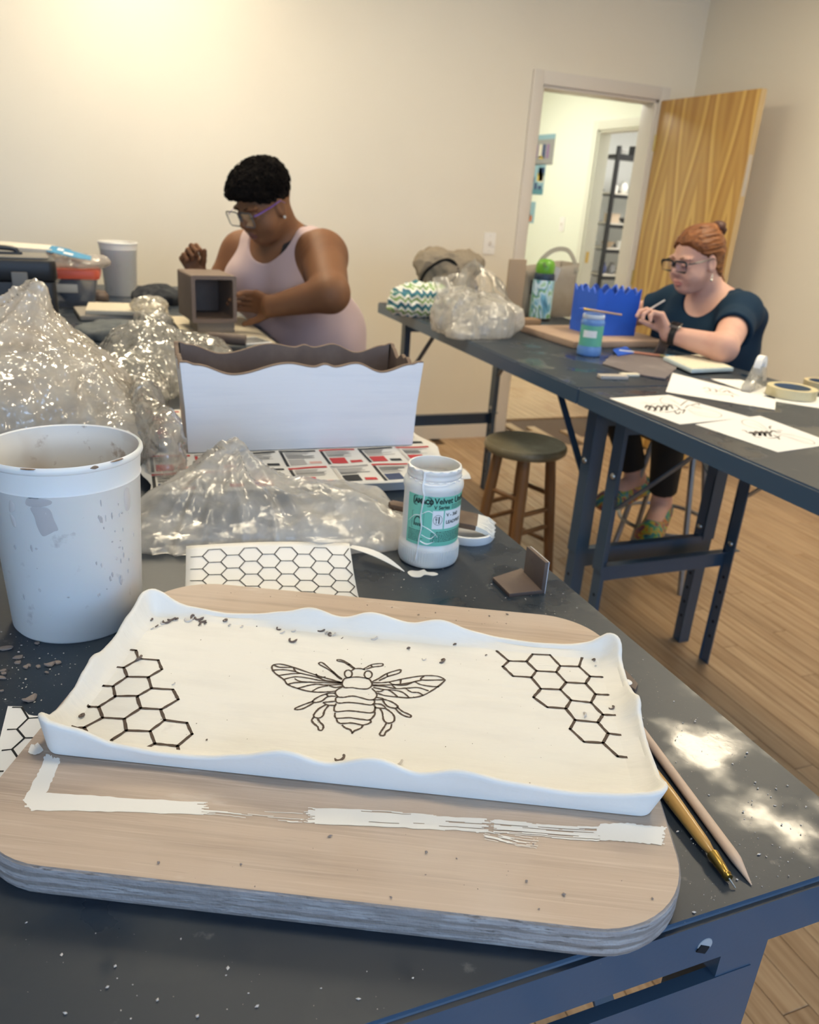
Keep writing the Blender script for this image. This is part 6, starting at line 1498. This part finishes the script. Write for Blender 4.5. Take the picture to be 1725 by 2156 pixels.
# ================================================================== people
def region(p, c, r, fn):
    c = np.asarray(c, float); d = np.linalg.norm(p - c, axis=1) - r
    out = np.maximum(d, .03); m = d < .03
    if m.any(): out[m] = fn(p[m])
    return out
def head_axes(yaw, pitch):
    a, b_ = math.radians(yaw), math.radians(pitch)
    return axes((math.cos(a) * math.cos(b_), math.sin(a) * math.cos(b_), -math.sin(b_)))
def head_sdf(p, C_, R, s=1.0, jaw=1.0, nose=1.0, cheek=1.0):
    q = (p - C_) @ R / s
    d = ell(q, (-.014, 0, .030), (.094, .074, .085))
    d = smin(d, ell(q, (.022, 0, -.030), (.066, .061 * jaw, .080)), .03)
    d = smin(d, ell(q, (.046, 0, -.086), (.032, .033 * jaw, .024)), .03)
    aq = q.copy(); aq[:, 1] = np.abs(aq[:, 1])
    d = smin(d, ell(aq, (.045, .036, -.040), (.036, .030 * cheek, .034)), .02)
    d = smin(d, ell(aq, (.074, .028, .024), (.016, .030, .009)), .012)
    d = smax(d, -ell(aq, (.094, .031, .004), (.018, .017, .012)), .010)
    d = smin(d, ell(aq, (.076, .031, .001), (.012, .016, .011)), .006)
    d = smin(d, cone(q, (.082, 0, .016), (.103, 0, -.020), .008, .0115 * nose), .012)
    d = smin(d, ell(aq, (.094, .011 * nose, -.027), (.012, .009 * nose, .008)), .008)
    d = smin(d, ell(q, (.083, 0, -.058), (.013, .024, .0065)), .006)
    d = smin(d, ell(q, (.081, 0, -.069), (.013, .020, .0075)), .006)
    d = smax(d, -ell(q, (.098, 0, -.0632), (.010, .026, .0016)), .003)
    e = smax(ell(aq, (-.006, .075, -.006), (.019, .010, .033)), -ell(aq, (.000, .087, -.003), (.010, .008, .019)), .006)
    d = smin(d, e, .006)
    return d * s
def hand_sdf(p, W, f_, n_, s=1.0, curl=(.5, .6, .6, .7), thumb=1, spread=.0, th_dir=None):
    """W wrist, f_ finger direction, n_ palm normal (the side the fingers close to); thumb=+1/-1 side"""
    f_ = np.asarray(f_, float); f_ /= np.linalg.norm(f_); n_ = np.asarray(n_, float); n_ = n_ - f_ * (n_ @ f_); n_ /= np.linalg.norm(n_)
    sd = np.cross(f_, n_) * thumb; W = np.asarray(W, float); d = None
    L = [(.040, .026, .020), (.045, .029, .022), (.042, .027, .021), (.033, .021, .018)]
    for i in range(4):
        y = (.030 - .0195 * i); kn_ = W + (f_ * (.088 - .006 * abs(i - 1)) + sd * y) * s
        c = cone(p, W + (f_ * .012 + sd * y * .55) * s, kn_, .0150 * s, .0115 * s)
        d = c if d is None else smin(d, c, .012 * s)
        a = 0; pt = kn_; r_ = .0098 * s
        for j in range(3):
            a += curl[i] * (1.0 if j == 0 else 1.15)
            dr = f_ * math.cos(a) + n_ * math.sin(a) + sd * spread * (1.5 - i)
            q = pt + dr * L[i][j] * s; d = smin(d, cone(p, pt, q, r_, r_ * .9), .004 * s); pt = q; r_ *= .9
    t0 = W + (f_ * .025 + sd * .026) * s
    td = np.asarray(th_dir, float) if th_dir is not None else (f_ * .75 + sd * .55 + n_ * .45); td /= np.linalg.norm(td)
    t1 = t0 + td * .042 * s; td2 = td * .75 + f_ * .35 + n_ * .25; td2 /= np.linalg.norm(td2); t2 = t1 + td2 * .030 * s; t3 = t2 + td2 * .024 * s
    d = smin(d, cone(p, t0, t1, .0165 * s, .0118 * s), .012 * s); d = smin(d, cone(p, t1, t2, .0112 * s, .0100 * s), .004 * s); d = smin(d, cone(p, t2, t3, .0100 * s, .0080 * s), .004 * s)
    return d
def head_pt(C_, R, s, v): return np.asarray(C_) + R @ (np.asarray(v, float) * s)
def person_part(name, me, m, root):
    co = mesh_co(me) - np.array(root.location); set_co(me, co)
    return link(name, me, m, root)
def skin(name, c, c2, lip):
    return [mat(name, c, .6, spec=.3, sss=.08, layers=((9, 3, c2, .45, .75),), bump=((160, .06),)), mat(name + '_lips', lip, .4)]
def paint_lips(me, C_, R, s, root):
    fc = face_centres(me) + np.array(root.location); q = (fc - C_) @ R / s
    m = (q[:, 0] > .078) & (np.abs(q[:, 1]) < .021) & (q[:, 2] > -.077) & (q[:, 2] < -.052) & (((q[:, 1] / .022) ** 2 + ((q[:, 2] + .0645) / .0125) ** 2) < 1)
    me.polygons.foreach_set('material_index', m.astype(np.int32))
def glasses(root, C_, R, s, m_front, m_temple, m_lens, half, top=.0019, bot=.0019, w=.026, h=.0185):
    def W_(v): return Vector(head_pt(C_, R, s, v)) - root.location
    g = None; b = MB()
    for sg in (1, -1):
        rim = [(.101 - .10 * abs(y) ** 2 * 3, sg * .033 + y, .0 + z) for y, z in rrect(-w, w, -h, h, .009, 4)]
        pts = [W_(v) for v in rim] ; pts.append(pts[0]); pts.append(pts[1])
        rad = [(top if v[2] > 0 else bot) for v in rim] + [top, top]
        b.tube(pts, rad, 6, caps=False)
    b.tube([W_((.100, .008, .006)), W_((.104, 0, .008)), W_((.100, -.008, .006))], top, 6)
    o = b.build('glasses', m_front, root, smooth=True)
    for sg in (1, -1):
        b = MB(); b.tube([W_((.092, sg * (.033 + w), .010)), W_((.080, sg * .071, .011)), W_((.03, sg * .077, .012)), W_((-.008, sg * .0785, .014)), W_((-.022, sg * .078, .0))], [.0032, .0034, .0030, .0024, .0018], 6, flat=.5); b.build('temple', m_temple, o, smooth=True)
        b = MB(); lens = [(.100 - .30 * y * y, sg * .033 + y, z) for y, z in rrect(-w + .001, w - .001, -h + .001, h - .001, .008, 4)]
        b.add([W_(v) for v in lens], [tuple(range(len(lens)))]); b.build('lens', m_lens, o)
    return o
def brows_lashes(root, C_, R, s, m):
    def W_(v): return Vector(head_pt(C_, R, s, v)) - root.location
    for sg in (1, -1):
        b = MB(); b.tube([W_((.0905, sg * .014, .024)), W_((.0885, sg * .028, .029)), W_((.078, sg * .045, .025))], [.0022, .0026, .0012], 6, flat=.6); b.build('eyebrow', m, root, smooth=True)
        b = MB(); b.tube([W_((.0850, sg * .018, -.001)), W_((.0885, sg * .030, -.0045)), W_((.0815, sg * .044, -.0015))], [.0008, .0014, .0008], 6); b.build('eyelashes', m, root, smooth=True)
LENS = glass('spectacle_lens', .10, (.97, .98, .98))

# ------------------------------------------------------------------ woman in the pink tank top, seated at the left tables
C1 = np.array(PY(556, 431, 2.76)); R1 = head_axes(207, 27)
f1 = np.array((-.707, -.707, 0)); l1 = np.array((.707, -.707, 0)); Rt1 = np.stack([f1, l1, np.array((0, 0, 1.))], 1)
Lsh, Rsh = np.array((.742, 2.705, 1.196)), np.array((.520, 2.975, 1.165))
Lel, Lwr = np.array(PY(696, 618, 2.47)), np.array(PY(574, 645, 2.565))
Rel, Rwr = np.array((.405, 2.955, 1.00)), np.array((.352, 2.885, 1.10))
NB1 = np.array((.648, 2.865, 1.235))
def torso1(p):
    d = ell(p, (.655, 2.855, 1.11), (.135, .20, .17), Rt1)
    d = smin(d, ell(p, (.665, 2.87, 1.20), (.085, .215, .065), Rt1), .06)
    for sg in (1, -1): d = smin(d, ell(p, np.array((.66, 2.85, 1.075)) + f1 * .085 + l1 * .095 * sg, (.085, .095, .095), Rt1), .05)
    d = smin(d, ell(p, (.745, 2.89, .91), (.175, .215, .18), Rt1), .08)
    d = smin(d, ell(p, (.775, 2.92, .745), (.20, .235, .12), Rt1), .08)
    return d
def body1(p):
    d = torso1(p)
    d = smin(d, cone(p, NB1 - np.array((-.01, -.01, .03)), head_pt(C1, R1, 1, (-.025, 0, -.05)), .070, .062), .04)
    d = smin(d, region(p, C1, .17, lambda q: head_sdf(q, C1, R1, 1.0, 1.14, 1.15, 1.2)), .02)
    d = smin(d, ell(p, Lsh + np.array((.0, -.0, -.01)), (.082, .082, .090)), .04); d = smin(d, cone(p, Lsh, Lel, .078, .060), .03); d = smin(d, cone(p, Lel, Lwr, .058, .034), .02)
    d = smin(d, ell(p, Rsh, (.075, .075, .08)), .04); d = smin(d, cone(p, Rsh, Rel, .072, .055), .03); d = smin(d, cone(p, Rel, Rwr, .052, .032), .02)
    lf = np.array((-.46, .86, .05)); d = smin(d, region(p, Lwr + lf * .09, .14, lambda q: hand_sdf(q, Lwr, lf, (-.85, -.4, -.15), 1.0, (.30, .35, .45, .55), -1)), .015)
    rf = np.array((-.28, .10, .62)); d = smin(d, region(p, Rwr + rf * .1, .14, lambda q: hand_sdf(q, Rwr, rf, (.35, -.80, -.15), .92, (1.15, 1.2, 1.25, 1.3), 1, th_dir=(.10, -.62, .45))), .015)
    for sg, k_, a_ in ((1, (.66, 2.62, .70), (.70, 2.68, .33)), (-1, (.58, 2.86, .70), (.62, 2.90, .33))):
        h_ = np.array((.78, 2.92, .74)) + l1 * .11 * sg
        d = smin(d, cone(p, h_, k_, .105, .075), .04); d = smin(d, cone(p, k_, a_, .070, .045), .03); d = smin(d, cone(p, a_, np.array(a_) + f1 * .13 + np.array((0, 0, -.03)), .042, .032), .02)
    return d
w1 = empty('person', (.78, 2.92, 0), 0, 'woman in pink tank top and purple glasses joining a square clay box', 'person')
lo1, hi1 = (.22, 2.36, .24), (1.06, 3.24, 1.52)
me = sdf_mesh('body', body1, lo1, hi1, .0034, 1)
sk1 = skin('brown_skin', (.215, .098, .046), (.175, .075, .036), (.19, .075, .062))
o = person_part('body', me, sk1, w1); paint_lips(me, C1, R1, 1.0, w1)
def shirt1(p):
    d = torso1(p) - .009 + .004 * fbm(p * np.array((9, 9, 4.5)), 3, 2)
    nk = ell(p, NB1 + f1 * .085 + np.array((0, 0, .035)), (.115, .088, .125), Rt1)
    d = smax(d, -nk, .006)
    d = smax(d, -cone(p, NB1 + np.array((0, 0, -.03)), NB1 + np.array((0, 0, .12)), .088, .10), .006)
    for S_, E_, sg in ((Lsh, Lel, 1), (Rsh, Rel, -1)):
        d = smax(d, -ell(p, S_ + l1 * .035 * sg + f1 * .01 - np.array((0, 0, .02)), (.098, .090, .125), Rt1), .006)
    return smax(d, .66 - p[:, 2], .01)
me = sdf_mesh('tank_top', shirt1, (.36, 2.50, .62), (1.04, 3.22, 1.32), .0038, 1)
person_part('tank_top', me, mat('pink_jersey', (.50, .375, .37), .85, bump=((9, .35, (1, 1, .5)), (300, .1)), sheen=.2), w1)
def strap1(p):
    d = torso1(p) - .0045; y = (p - NB1) @ l1; fx = (p - NB1) @ f1
    return np.maximum(np.maximum(d, np.abs(y - .088 + .15 * fx) - .0115), 1.13 - p[:, 2])
me = sdf_mesh('undergarment_strap', strap1, (.55, 2.65, 1.08), (.85, 3.0, 1.34), .0034, 0); person_part('undergarment_strap', me, mat('black_strap', (.012, .012, .014), .7), w1)
def pants1(p):
    d = ell(p, (.775, 2.92, .74), (.208, .243, .125), Rt1)
    for sg, k_, a_ in ((1, (.66, 2.62, .70), (.70, 2.68, .33)), (-1, (.58, 2.86, .70), (.62, 2.90, .33))):
        h_ = np.array((.78, 2.92, .74)) + l1 * .11 * sg; d = smin(d, cone(p, h_, k_, .113, .083), .04); d = smin(d, cone(p, k_, a_, .079, .056), .03)
    return np.maximum(d, .36 - p[:, 2])
me = sdf_mesh('trousers', pants1, (.44, 2.46, .30), (1.06, 3.24, .90), .006, 1); person_part('trousers', me, mat('dark_trousers', (.02, .021, .026), .85), w1)
def hair1(p):
    q = (p - C1) @ R1
    d = ell(q, (-.010, 0, .050), (.098, .081, .076)); d = smin(d, ell(q, (.044, 0, .072), (.060, .066, .042)), .03); d = smin(d, ell(q, (-.025, 0, .078), (.076, .068, .050)), .03)
    d = smax(d, (.048 + .62 * (q[:, 0] - .07)) - q[:, 2], .012)
    return d - .0075 * ridged(q * 62, 5, 2) - .004 * fbm(q * 25, 8, 2)
me = sdf_mesh('hair', hair1, C1 - .19, C1 + .21, .0030, 0); person_part('hair', me, mat('black_curls', (.007, .005, .004), .9, spec=.12), w1)
# tight curls standing proud of the hair
b = MB(); rh = random.Random(4); n_c = 0
while n_c < 900:
    v = Vector((rh.gauss(0, 1), rh.gauss(0, 1), rh.gauss(0, 1))).normalized()
    q = np.array((-.004 + v.x * .106, v.y * .086, .060 + v.z * .078))
    if q[2] < .055 + .62 * (q[0] - .07) or v.z < -.3: continue
    n_c += 1; pts = []; a0 = rh.random() * 6.28; rr_ = rh.uniform(.003, .006)
    t1_ = v.orthogonal().normalized(); t2_ = v.cross(t1_)
    for k in range(8):
        a = a0 + k * 1.15; lq = q + np.array(v * (.0022 * k - .005)) + np.array((t1_ * math.cos(a) + t2_ * math.sin(a)) * rr_)
        pts.append(Vector(head_pt(C1, R1, 1, lq)) - w1.location)
    b.tube(pts, [.0018] * 7 + [.0008], 4)
o = b.build('curls', bpy.data.materials['black_curls'], w1); tag(o, kind='stuff')
PURPLE = mat('purple_frame', (.16, .07, .30), .3); GREYF = mat('smoky_frame', (.10, .11, .12), .25)
glasses(w1, C1, R1, 1.06, GREYF, PURPLE, LENS, 1, .0022, .0017, .0285, .0225)
brows_lashes(w1, C1, R1, 1.0, bpy.data.materials['black_curls'])
b = MB(); b.lathe([(0, -.005), (.0035, -.0035), (.005, 0), (.0035, .0035), (0, .005)], 12); b.build('earring', mat('pearl', (.8, .78, .72), .2), w1, smooth=True, loc=Vector(head_pt(C1, R1, 1, (.0, .086, -.036))) - w1.location)

# ------------------------------------------------------------------ red-haired woman at the right hand table
C2 = np.array(PY(1466, 549, 2.40)); R2 = head_axes(184, 12); S2 = .97
a2 = math.radians(200); f2 = np.array((math.cos(a2), math.sin(a2), 0)); l2 = np.array((-math.sin(a2), math.cos(a2), 0)); Rt2 = np.stack([f2, l2, np.array((0, 0, 1.))], 1)
Ls2, Rs2 = np.array((2.155, 2.245, 1.085)), np.array((2.150, 2.585, 1.075))
Le2, Lw2 = np.array(PY(1524, 733, 2.06)), np.array(PY(1407, 703, 2.22))
Re2, Rw2 = np.array((2.06, 2.76, 1.00)), np.array((1.955, 2.74, 1.05))
NB2 = np.array((2.175, 2.415, 1.125))
def torso2(p):
    d = ell(p, (2.195, 2.415, 1.00), (.125, .185, .165), Rt2)
    d = smin(d, ell(p, (2.185, 2.415, 1.075), (.080, .200, .060), Rt2), .06)
    for sg in (1, -1): d = smin(d, ell(p, np.array((2.18, 2.41, .975)) + f2 * .085 + l2 * .085 * sg, (.075, .085, .085), Rt2), .05)
    d = smin(d, ell(p, (2.225, 2.42, .85), (.145, .175, .16), Rt2), .08)
    d = smin(d, ell(p, (2.215, 2.41, .72), (.165, .195, .105), Rt2), .08)
    return d
LEG2 = ((1, (1.925, 2.215, .665), (1.995, 2.27, .37), (1.880, 2.17, .295)), (-1, (1.895, 2.48, .655), (2.005, 2.455, .405), (1.865, 2.42, .335)))
def body2(p):
    d = torso2(p)
    d = smin(d, cone(p, NB2 - np.array((-.01, 0, .02)), head_pt(C2, R2, S2, (-.03, 0, -.05)), .060, .052), .035)
    d = smin(d, region(p, C2, .17, lambda q: head_sdf(q, C2, R2, S2, 1.03, .95, 1.1)), .02)
    d = smin(d, ell(p, Ls2, (.062, .062, .068)), .03); d = smin(d, cone(p, Ls2, Le2, .058, .044), .03); d = smin(d, cone(p, Le2, Lw2, .046, .028), .02)
    d = smin(d, ell(p, Rs2, (.06, .06, .065)), .03); d = smin(d, cone(p, Rs2, Re2, .056, .044), .03); d = smin(d, cone(p, Re2, Rw2, .042, .028), .02)
    lf = np.array((-.33, .42, .72)); d = smin(d, region(p, Lw2 + lf * .09, .15, lambda q: hand_sdf(q, Lw2, lf, (-.75, .1, -.35), .88, (.55, .65, .75, .85), -1)), .012)
    rf = np.array((-.75, -.35, .35)); d = smin(d, region(p, Rw2 + rf * .09, .14, lambda q: hand_sdf(q, Rw2, rf, (-.1, -.8, -.3), .88, (.4, .5, .5, .6), 1)), .012)
    for sg, k_, a_, t_ in LEG2:
        h_ = np.array((2.21, 2.41, .72)) + l2 * .09 * sg
        d = smin(d, cone(p, h_, k_, .085, .058), .03); d = smin(d, cone(p, k_, a_, .054, .036), .03); d = smin(d, cone(p, a_, t_, .036, .028), .02)
    return d
w2 = empty('person', (2.21, 2.41, 0), 0, 'red-haired woman in navy T-shirt and black glasses painting a blue box', 'person')
me = sdf_mesh('body', body2, (1.68, 1.90, .22), (2.50, 2.92, 1.44), .0034, 1)
sk2 = skin('pale_skin', (.66, .40, .315), (.58, .32, .25), (.50, .20, .18))
o = person_part('body', me, sk2, w2); paint_lips(me, C2, R2, S2, w2)
def tee2(p):
    d = torso2(p) - .010
    for S_, E_ in ((Ls2, Le2), (Rs2, Re2)):
        t = S_ + (E_ - S_) * .50; ax = (E_ - S_) / np.linalg.norm(E_ - S_)
        sl = smin(ell(p, S_, (.076, .076, .078)), cone(p, S_, S_ + (E_ - S_) * .8, .068, .067), .03)
        sl = smax(sl, (p - t) @ ax, .004); d = smin(d, sl, .025)
    d = d + .0045 * fbm(p * np.array((9, 9, 6)), 13, 2)
    for S_, E_ in ((Ls2, Le2), (Rs2, Re2)):     # hollow sleeve mouth
        t = S_ + (E_ - S_) * .50; d = smax(d, -cone(p, t - (E_ - S_) * .06, t + (E_ - S_) * .3, .054, .062), .003)
    d = smax(d, -ell(p, NB2 + f2 * .075 + np.array((0, 0, .03)), (.095, .080, .105), Rt2), .006)
    d = smax(d, -cone(p, NB2 + np.array((0, 0, -.03)), NB2 + np.array((0, 0, .10)), .072, .085), .006)
    return smax(d, .70 - p[:, 2], .01)
me = sdf_mesh('t_shirt', tee2, (1.90, 2.00, .66), (2.48, 2.86, 1.24), .0038, 1)
person_part('t_shirt', me, mat('navy_jersey', (.007, .026, .055), .85, bump=((10, .4, (1, 1, .5)), (300, .1)), spec=.2), w2)
def pants2(p):
    d = ell(p, (2.215, 2.41, .72), (.172, .202, .110), Rt2)
    for sg, k_, a_, t_ in LEG2:
        h_ = np.array((2.21, 2.41, .72)) + l2 * .09 * sg; k_ = np.array(k_); a_ = np.array(a_)
        d = smin(d, cone(p, h_, k_, .092, .066), .03); e = k_ + (a_ - k_) * .82; d = smin(d, np.maximum(cone(p, k_, a_, .063, .050), (p - e) @ ((a_ - k_) / np.linalg.norm(a_ - k_))), .01)
    return d
me = sdf_mesh('trousers', pants2, (1.78, 2.08, .32), (2.48, 2.72, .88), .005, 1); person_part('trousers', me, mat('black_leggings', (.006, .006, .007), .8), w2)
def tiedye():
    m = mat('tie_dye', (.1, .3, .2), .5); nt = m.node_tree; N = nt.nodes; L = nt.links
    tc = N.new('ShaderNodeTexCoord'); nz = N.new('ShaderNodeTexNoise'); nz.inputs['Scale'].default_value = 26; nz.inputs['Detail'].default_value = 1.5; nz.inputs['Distortion'].default_value = 1.0; L.new(tc.outputs['Object'], nz.inputs['Vector'])
    cr = N.new('ShaderNodeValToRGB'); e = cr.color_ramp.elements; e[0].position = .30; e[0].color = (.02, .04, .10, 1); e[1].position = .72; e[1].color = (.45, .05, .03, 1)
    for ps, c in ((.38, (.04, .20, .30)), (.45, (.05, .30, .12)), (.51, (.50, .42, .05)), (.57, (.42, .10, .05)), (.64, (.03, .05, .14))): x = e.new(ps); x.color = C4(c)
    L.new(nz.outputs['Fac'], cr.inputs[0]); L.new(cr.outputs[0], N['Principled BSDF'].inputs['Base Color']); return m
TD = tiedye()
for sg, k_, a_, t_ in LEG2:
    a_ = np.array(a_) - np.array((-.0, 0, .03)); t_ = np.array(t_); dv = t_ - a_; dv[2] *= .6; hl = a_ - dv * .30; fx_ = axes(dv, (0, 0, 1))
    def clog(p):
        d = smin(cone(p, hl + (0, 0, -.01), t_ - (0, 0, .005), .040, .040), ell(p, t_ + np.array((0, 0, -.005)), (.065, .050, .036), fx_), .02)
        d = smin(d, cone(p, hl + (0, 0, -.03), t_ - (0, 0, .026), .044, .050), .01)
        d = smax(d, -ell(p, a_ + np.array((0, 0, .045)), (.05, .036, .05), fx_), .006)
        d = smax(d, -((p - (hl + np.array((0, 0, -.048)))) @ fx_[:, 2]), .008)
        return d
    c = (hl + t_) / 2; me = sdf_mesh('clog', clog, c - .17, c + .17, .0036, 1); person_part('clog', me, TD, w2)
HAIR2 = mat('copper_hair', (.23, .080, .022), .48, layers=((60, 4, (.11, .034, .010), .42, .66, (.25, 2, 2)), (14, 3, (.34, .14, .045), .55, .8)), bump=((120, 1.0, (.5, 3, 1)),), spec=.35)
def hair2(p):
    q = (p - C2) @ R2 / S2
    d = ell(q, (-.014, 0, .034), (.101, .081, .092)) ; d = smin(d, ell(q, (-.07, 0, -.045), (.036, .052, .050)), .03)
    d = smax(d, (.034 + .95 * (q[:, 0] - .030) + .006 * vnoise(q * 70, 9)) - q[:, 2], .014)
    d = smax(d, -ell(np.stack([q[:, 0], np.abs(q[:, 1]), q[:, 2]], 1), (.0, .088, -.008), (.026, .026, .040)), .006)
    d = smin(d, cone(q, (-.095, 0, -.06), (-.128, .006, -.098), .022, .008), .02)
    d = smin(d, cone(q, (-.065, 0, .095), (-.092, 0, .104), .024, .014), .014)
    return (d - .0036 * ridged(q * np.array((9, 62, 70)), 5, 2)) * S2
me = sdf_mesh('hair', hair2, C2 - .18, C2 + .19, .0030, 0); person_part('hair', me, HAIR2, w2)
def bun2(p):
    q = (p - C2) @ R2 / S2
    return (smin(ell(q, (-.098, 0, .104), (.024, .028, .020)), ell(q, (-.114, .004, .094), (.015, .018, .022)), .01) - .003 * ridged(q * 60, 3, 2)) * S2
me = sdf_mesh('hair_bun', bun2, head_pt(C2, R2, S2, (-.105, 0, .100)) - .07, head_pt(C2, R2, S2, (-.105, 0, .100)) + .07, .003, 0); person_part('hair_bun', me, mat('dark_hair', (.07, .022, .012), .6), w2)
BLK = mat('black_frame', (.012, .012, .014), .3)
glasses(w2, C2, R2, S2 * 1.04, BLK, BLK, LENS, 1, .0040, .0009, .0285, .0175)
brows_lashes(w2, C2, R2, S2, mat('auburn_brow', (.22, .085, .035), .6))
b = MB()
for k, (z, r_) in enumerate(((0, .003), (-.008, .004), (-.018, .0055))): b.lathe([(0, z - r_), (r_ * .8, z - r_ * .5), (r_, z), (r_ * .8, z + r_ * .5), (0, z + r_)], 10)
b.build('earring', mat('silver_drop', (.75, .75, .72), .2, metal=.7), w2, smooth=True, loc=Vector(head_pt(C2, R2, S2, (.002, .087, -.042))) - w2.location)
# watch
ax = Vector(Lw2 - Le2).normalized(); wc = Vector(Lw2) - ax * .022; qr = ax.to_track_quat('Z', 'Y').to_euler()
b = MB(); b.lathe([(.0335, -.011), (.0355, -.010), (.0355, .010), (.0335, .011), (.0325, 0), (.0335, -.011)], 30); wt = b.build('watch_band', MT['dark'], w2, smooth=True, ang=50, loc=wc - w2.location, rot=qr)
up_ = Vector((-.15, -.35, .92)); up_ = (up_ - ax * up_.dot(ax)).normalized(); sx_ = up_.cross(ax)
Mw = Matrix(((sx_.x, ax.x, up_.x, 0), (sx_.y, ax.y, up_.y, 0), (sx_.z, ax.z, up_.z, 0), (0, 0, 0, 1)))
b = MB(); b.prism(rrect(-.016, .016, -.019, .019, .006, 4), .033, .043, M=Mw); wf = b.build('watch_case', mat('watch_steel', (.4, .4, .42), .25, metal=1), w2, bevel=.002, loc=wc - w2.location)
b = MB(); b.prism(rrect(-.014, .014, -.017, .017, .005, 4), .0432, .0438, M=Mw); b.build('watch_screen', mat('watch_glass', (.01, .01, .012), .1), wf)
for o_ in list(wf.children): o_.location = (0, 0, 0)
# brush held in her left hand
hk = Lw2 + np.array((-.33, .42, .72)) / np.linalg.norm((-.33, .42, .72)) * .085
stick('paint_brush', tuple(hk + np.array((-.035, .045, -.02))), tuple(hk + np.array((.020, -.006, .040))), .003, None, 'slim brush held up in the red-haired woman\'s left hand', 'brush', [('bristles', 0, .14, .001, .004, MT['blue_glaze']), ('ferrule', .14, .3, .004, .0036, MT['bolt']), ('handle', .3, 1, .0036, .0028, mat('silver_handle', (.6, .6, .58), .35))])

# ------------------------------------------------------------------ stools
def wooden_stool(x, y, z, r, label, lean=0):
    e = empty('wooden_stool', (x, y, 0), .3, label, 'stool')
    b = MB(); b.lathe([(0, z - .034), (r * .93, z - .034), (r * .985, z - .026), (r, z - .017), (r * .985, z - .007), (r * .95, z - .001), (r * .6, z - .004), (0, z - .006)], 44)
    b.build('seat', [mat('worn_stool_seat', (.20, .165, .095), .38, layers=((9, 5, (.34, .30, .21), .48, .70), (40, 3, (.07, .05, .025), .66, .76)))], e, smooth=True, ang=40)
    W_ = mat('varnished_stool_wood', (.25, .12, .045), .35, layers=((6, 4, (.17, .075, .028), .45, .72, (1, 1, .3)),)) if 'varnished_stool_wood' not in bpy.data.materials else bpy.data.materials['varnished_stool_wood']
    legs = []
    for k in range(4):
        a = math.pi / 4 + k * math.pi / 2; t_, f_ = (math.cos(a) * r * .62, math.sin(a) * r * .62, z - .034), (math.cos(a) * r * 1.02, math.sin(a) * r * 1.02, 0)
        b = MB(); V0, V1 = Vector(t_), Vector(f_); b.tube([V0.lerp(V1, t) for t in (0, .25, .5, .75, 1)], [.019, .021, .020, .018, .0165], 14); b.build('leg', W_, e, smooth=True, ang=60); legs.append((V0, V1))
    for k in range(4):
        a, c = legs[k], legs[(k + 1) % 4]
        for t in ((.28, .62) if k % 2 else (.38, .50, .74)):
            b = MB(); b.tube([a[0].lerp(a[1], t), c[0].lerp(c[1], t)], .0095, 10); b.build('rung', W_, e, smooth=True)
    return e
wooden_stool(1.44, 2.40, .60, .152, 'round wooden stool with worn green-brown seat under the right table')
wooden_stool(.80, 2.93, .625, .17, 'wooden stool under the woman in the pink tank top')
ms = empty('metal_stool', (2.14, 2.40, 0), .4, 'grey metal stool with round foot ring under the red-haired woman', 'stool')
GM = mat('grey_stool_metal', (.30, .31, .33), .35, metal=.7)
b = MB(); b.lathe([(0, .585), (.165, .585), (.172, .592), (.170, .606), (.15, .612), (0, .612)], 36); b.build('seat', mat('stool_seat_wood', (.32, .20, .10), .5), ms, smooth=True, ang=40)
for k in range(4):
    a = math.pi / 4 + k * math.pi / 2 + .2; b = MB(); b.tube([(math.cos(a) * .11, math.sin(a) * .11, .585), (math.cos(a) * .225, math.sin(a) * .225, .0)], .0115, 12); b.build('leg', GM, ms, smooth=True)
b = MB(); b.tube([(math.cos(2 * math.pi * k / 36) * .183, math.sin(2 * math.pi * k / 36) * .183, .235) for k in range(38)], .0085, 8, caps=False); b.build('foot_ring', GM, ms, smooth=True)
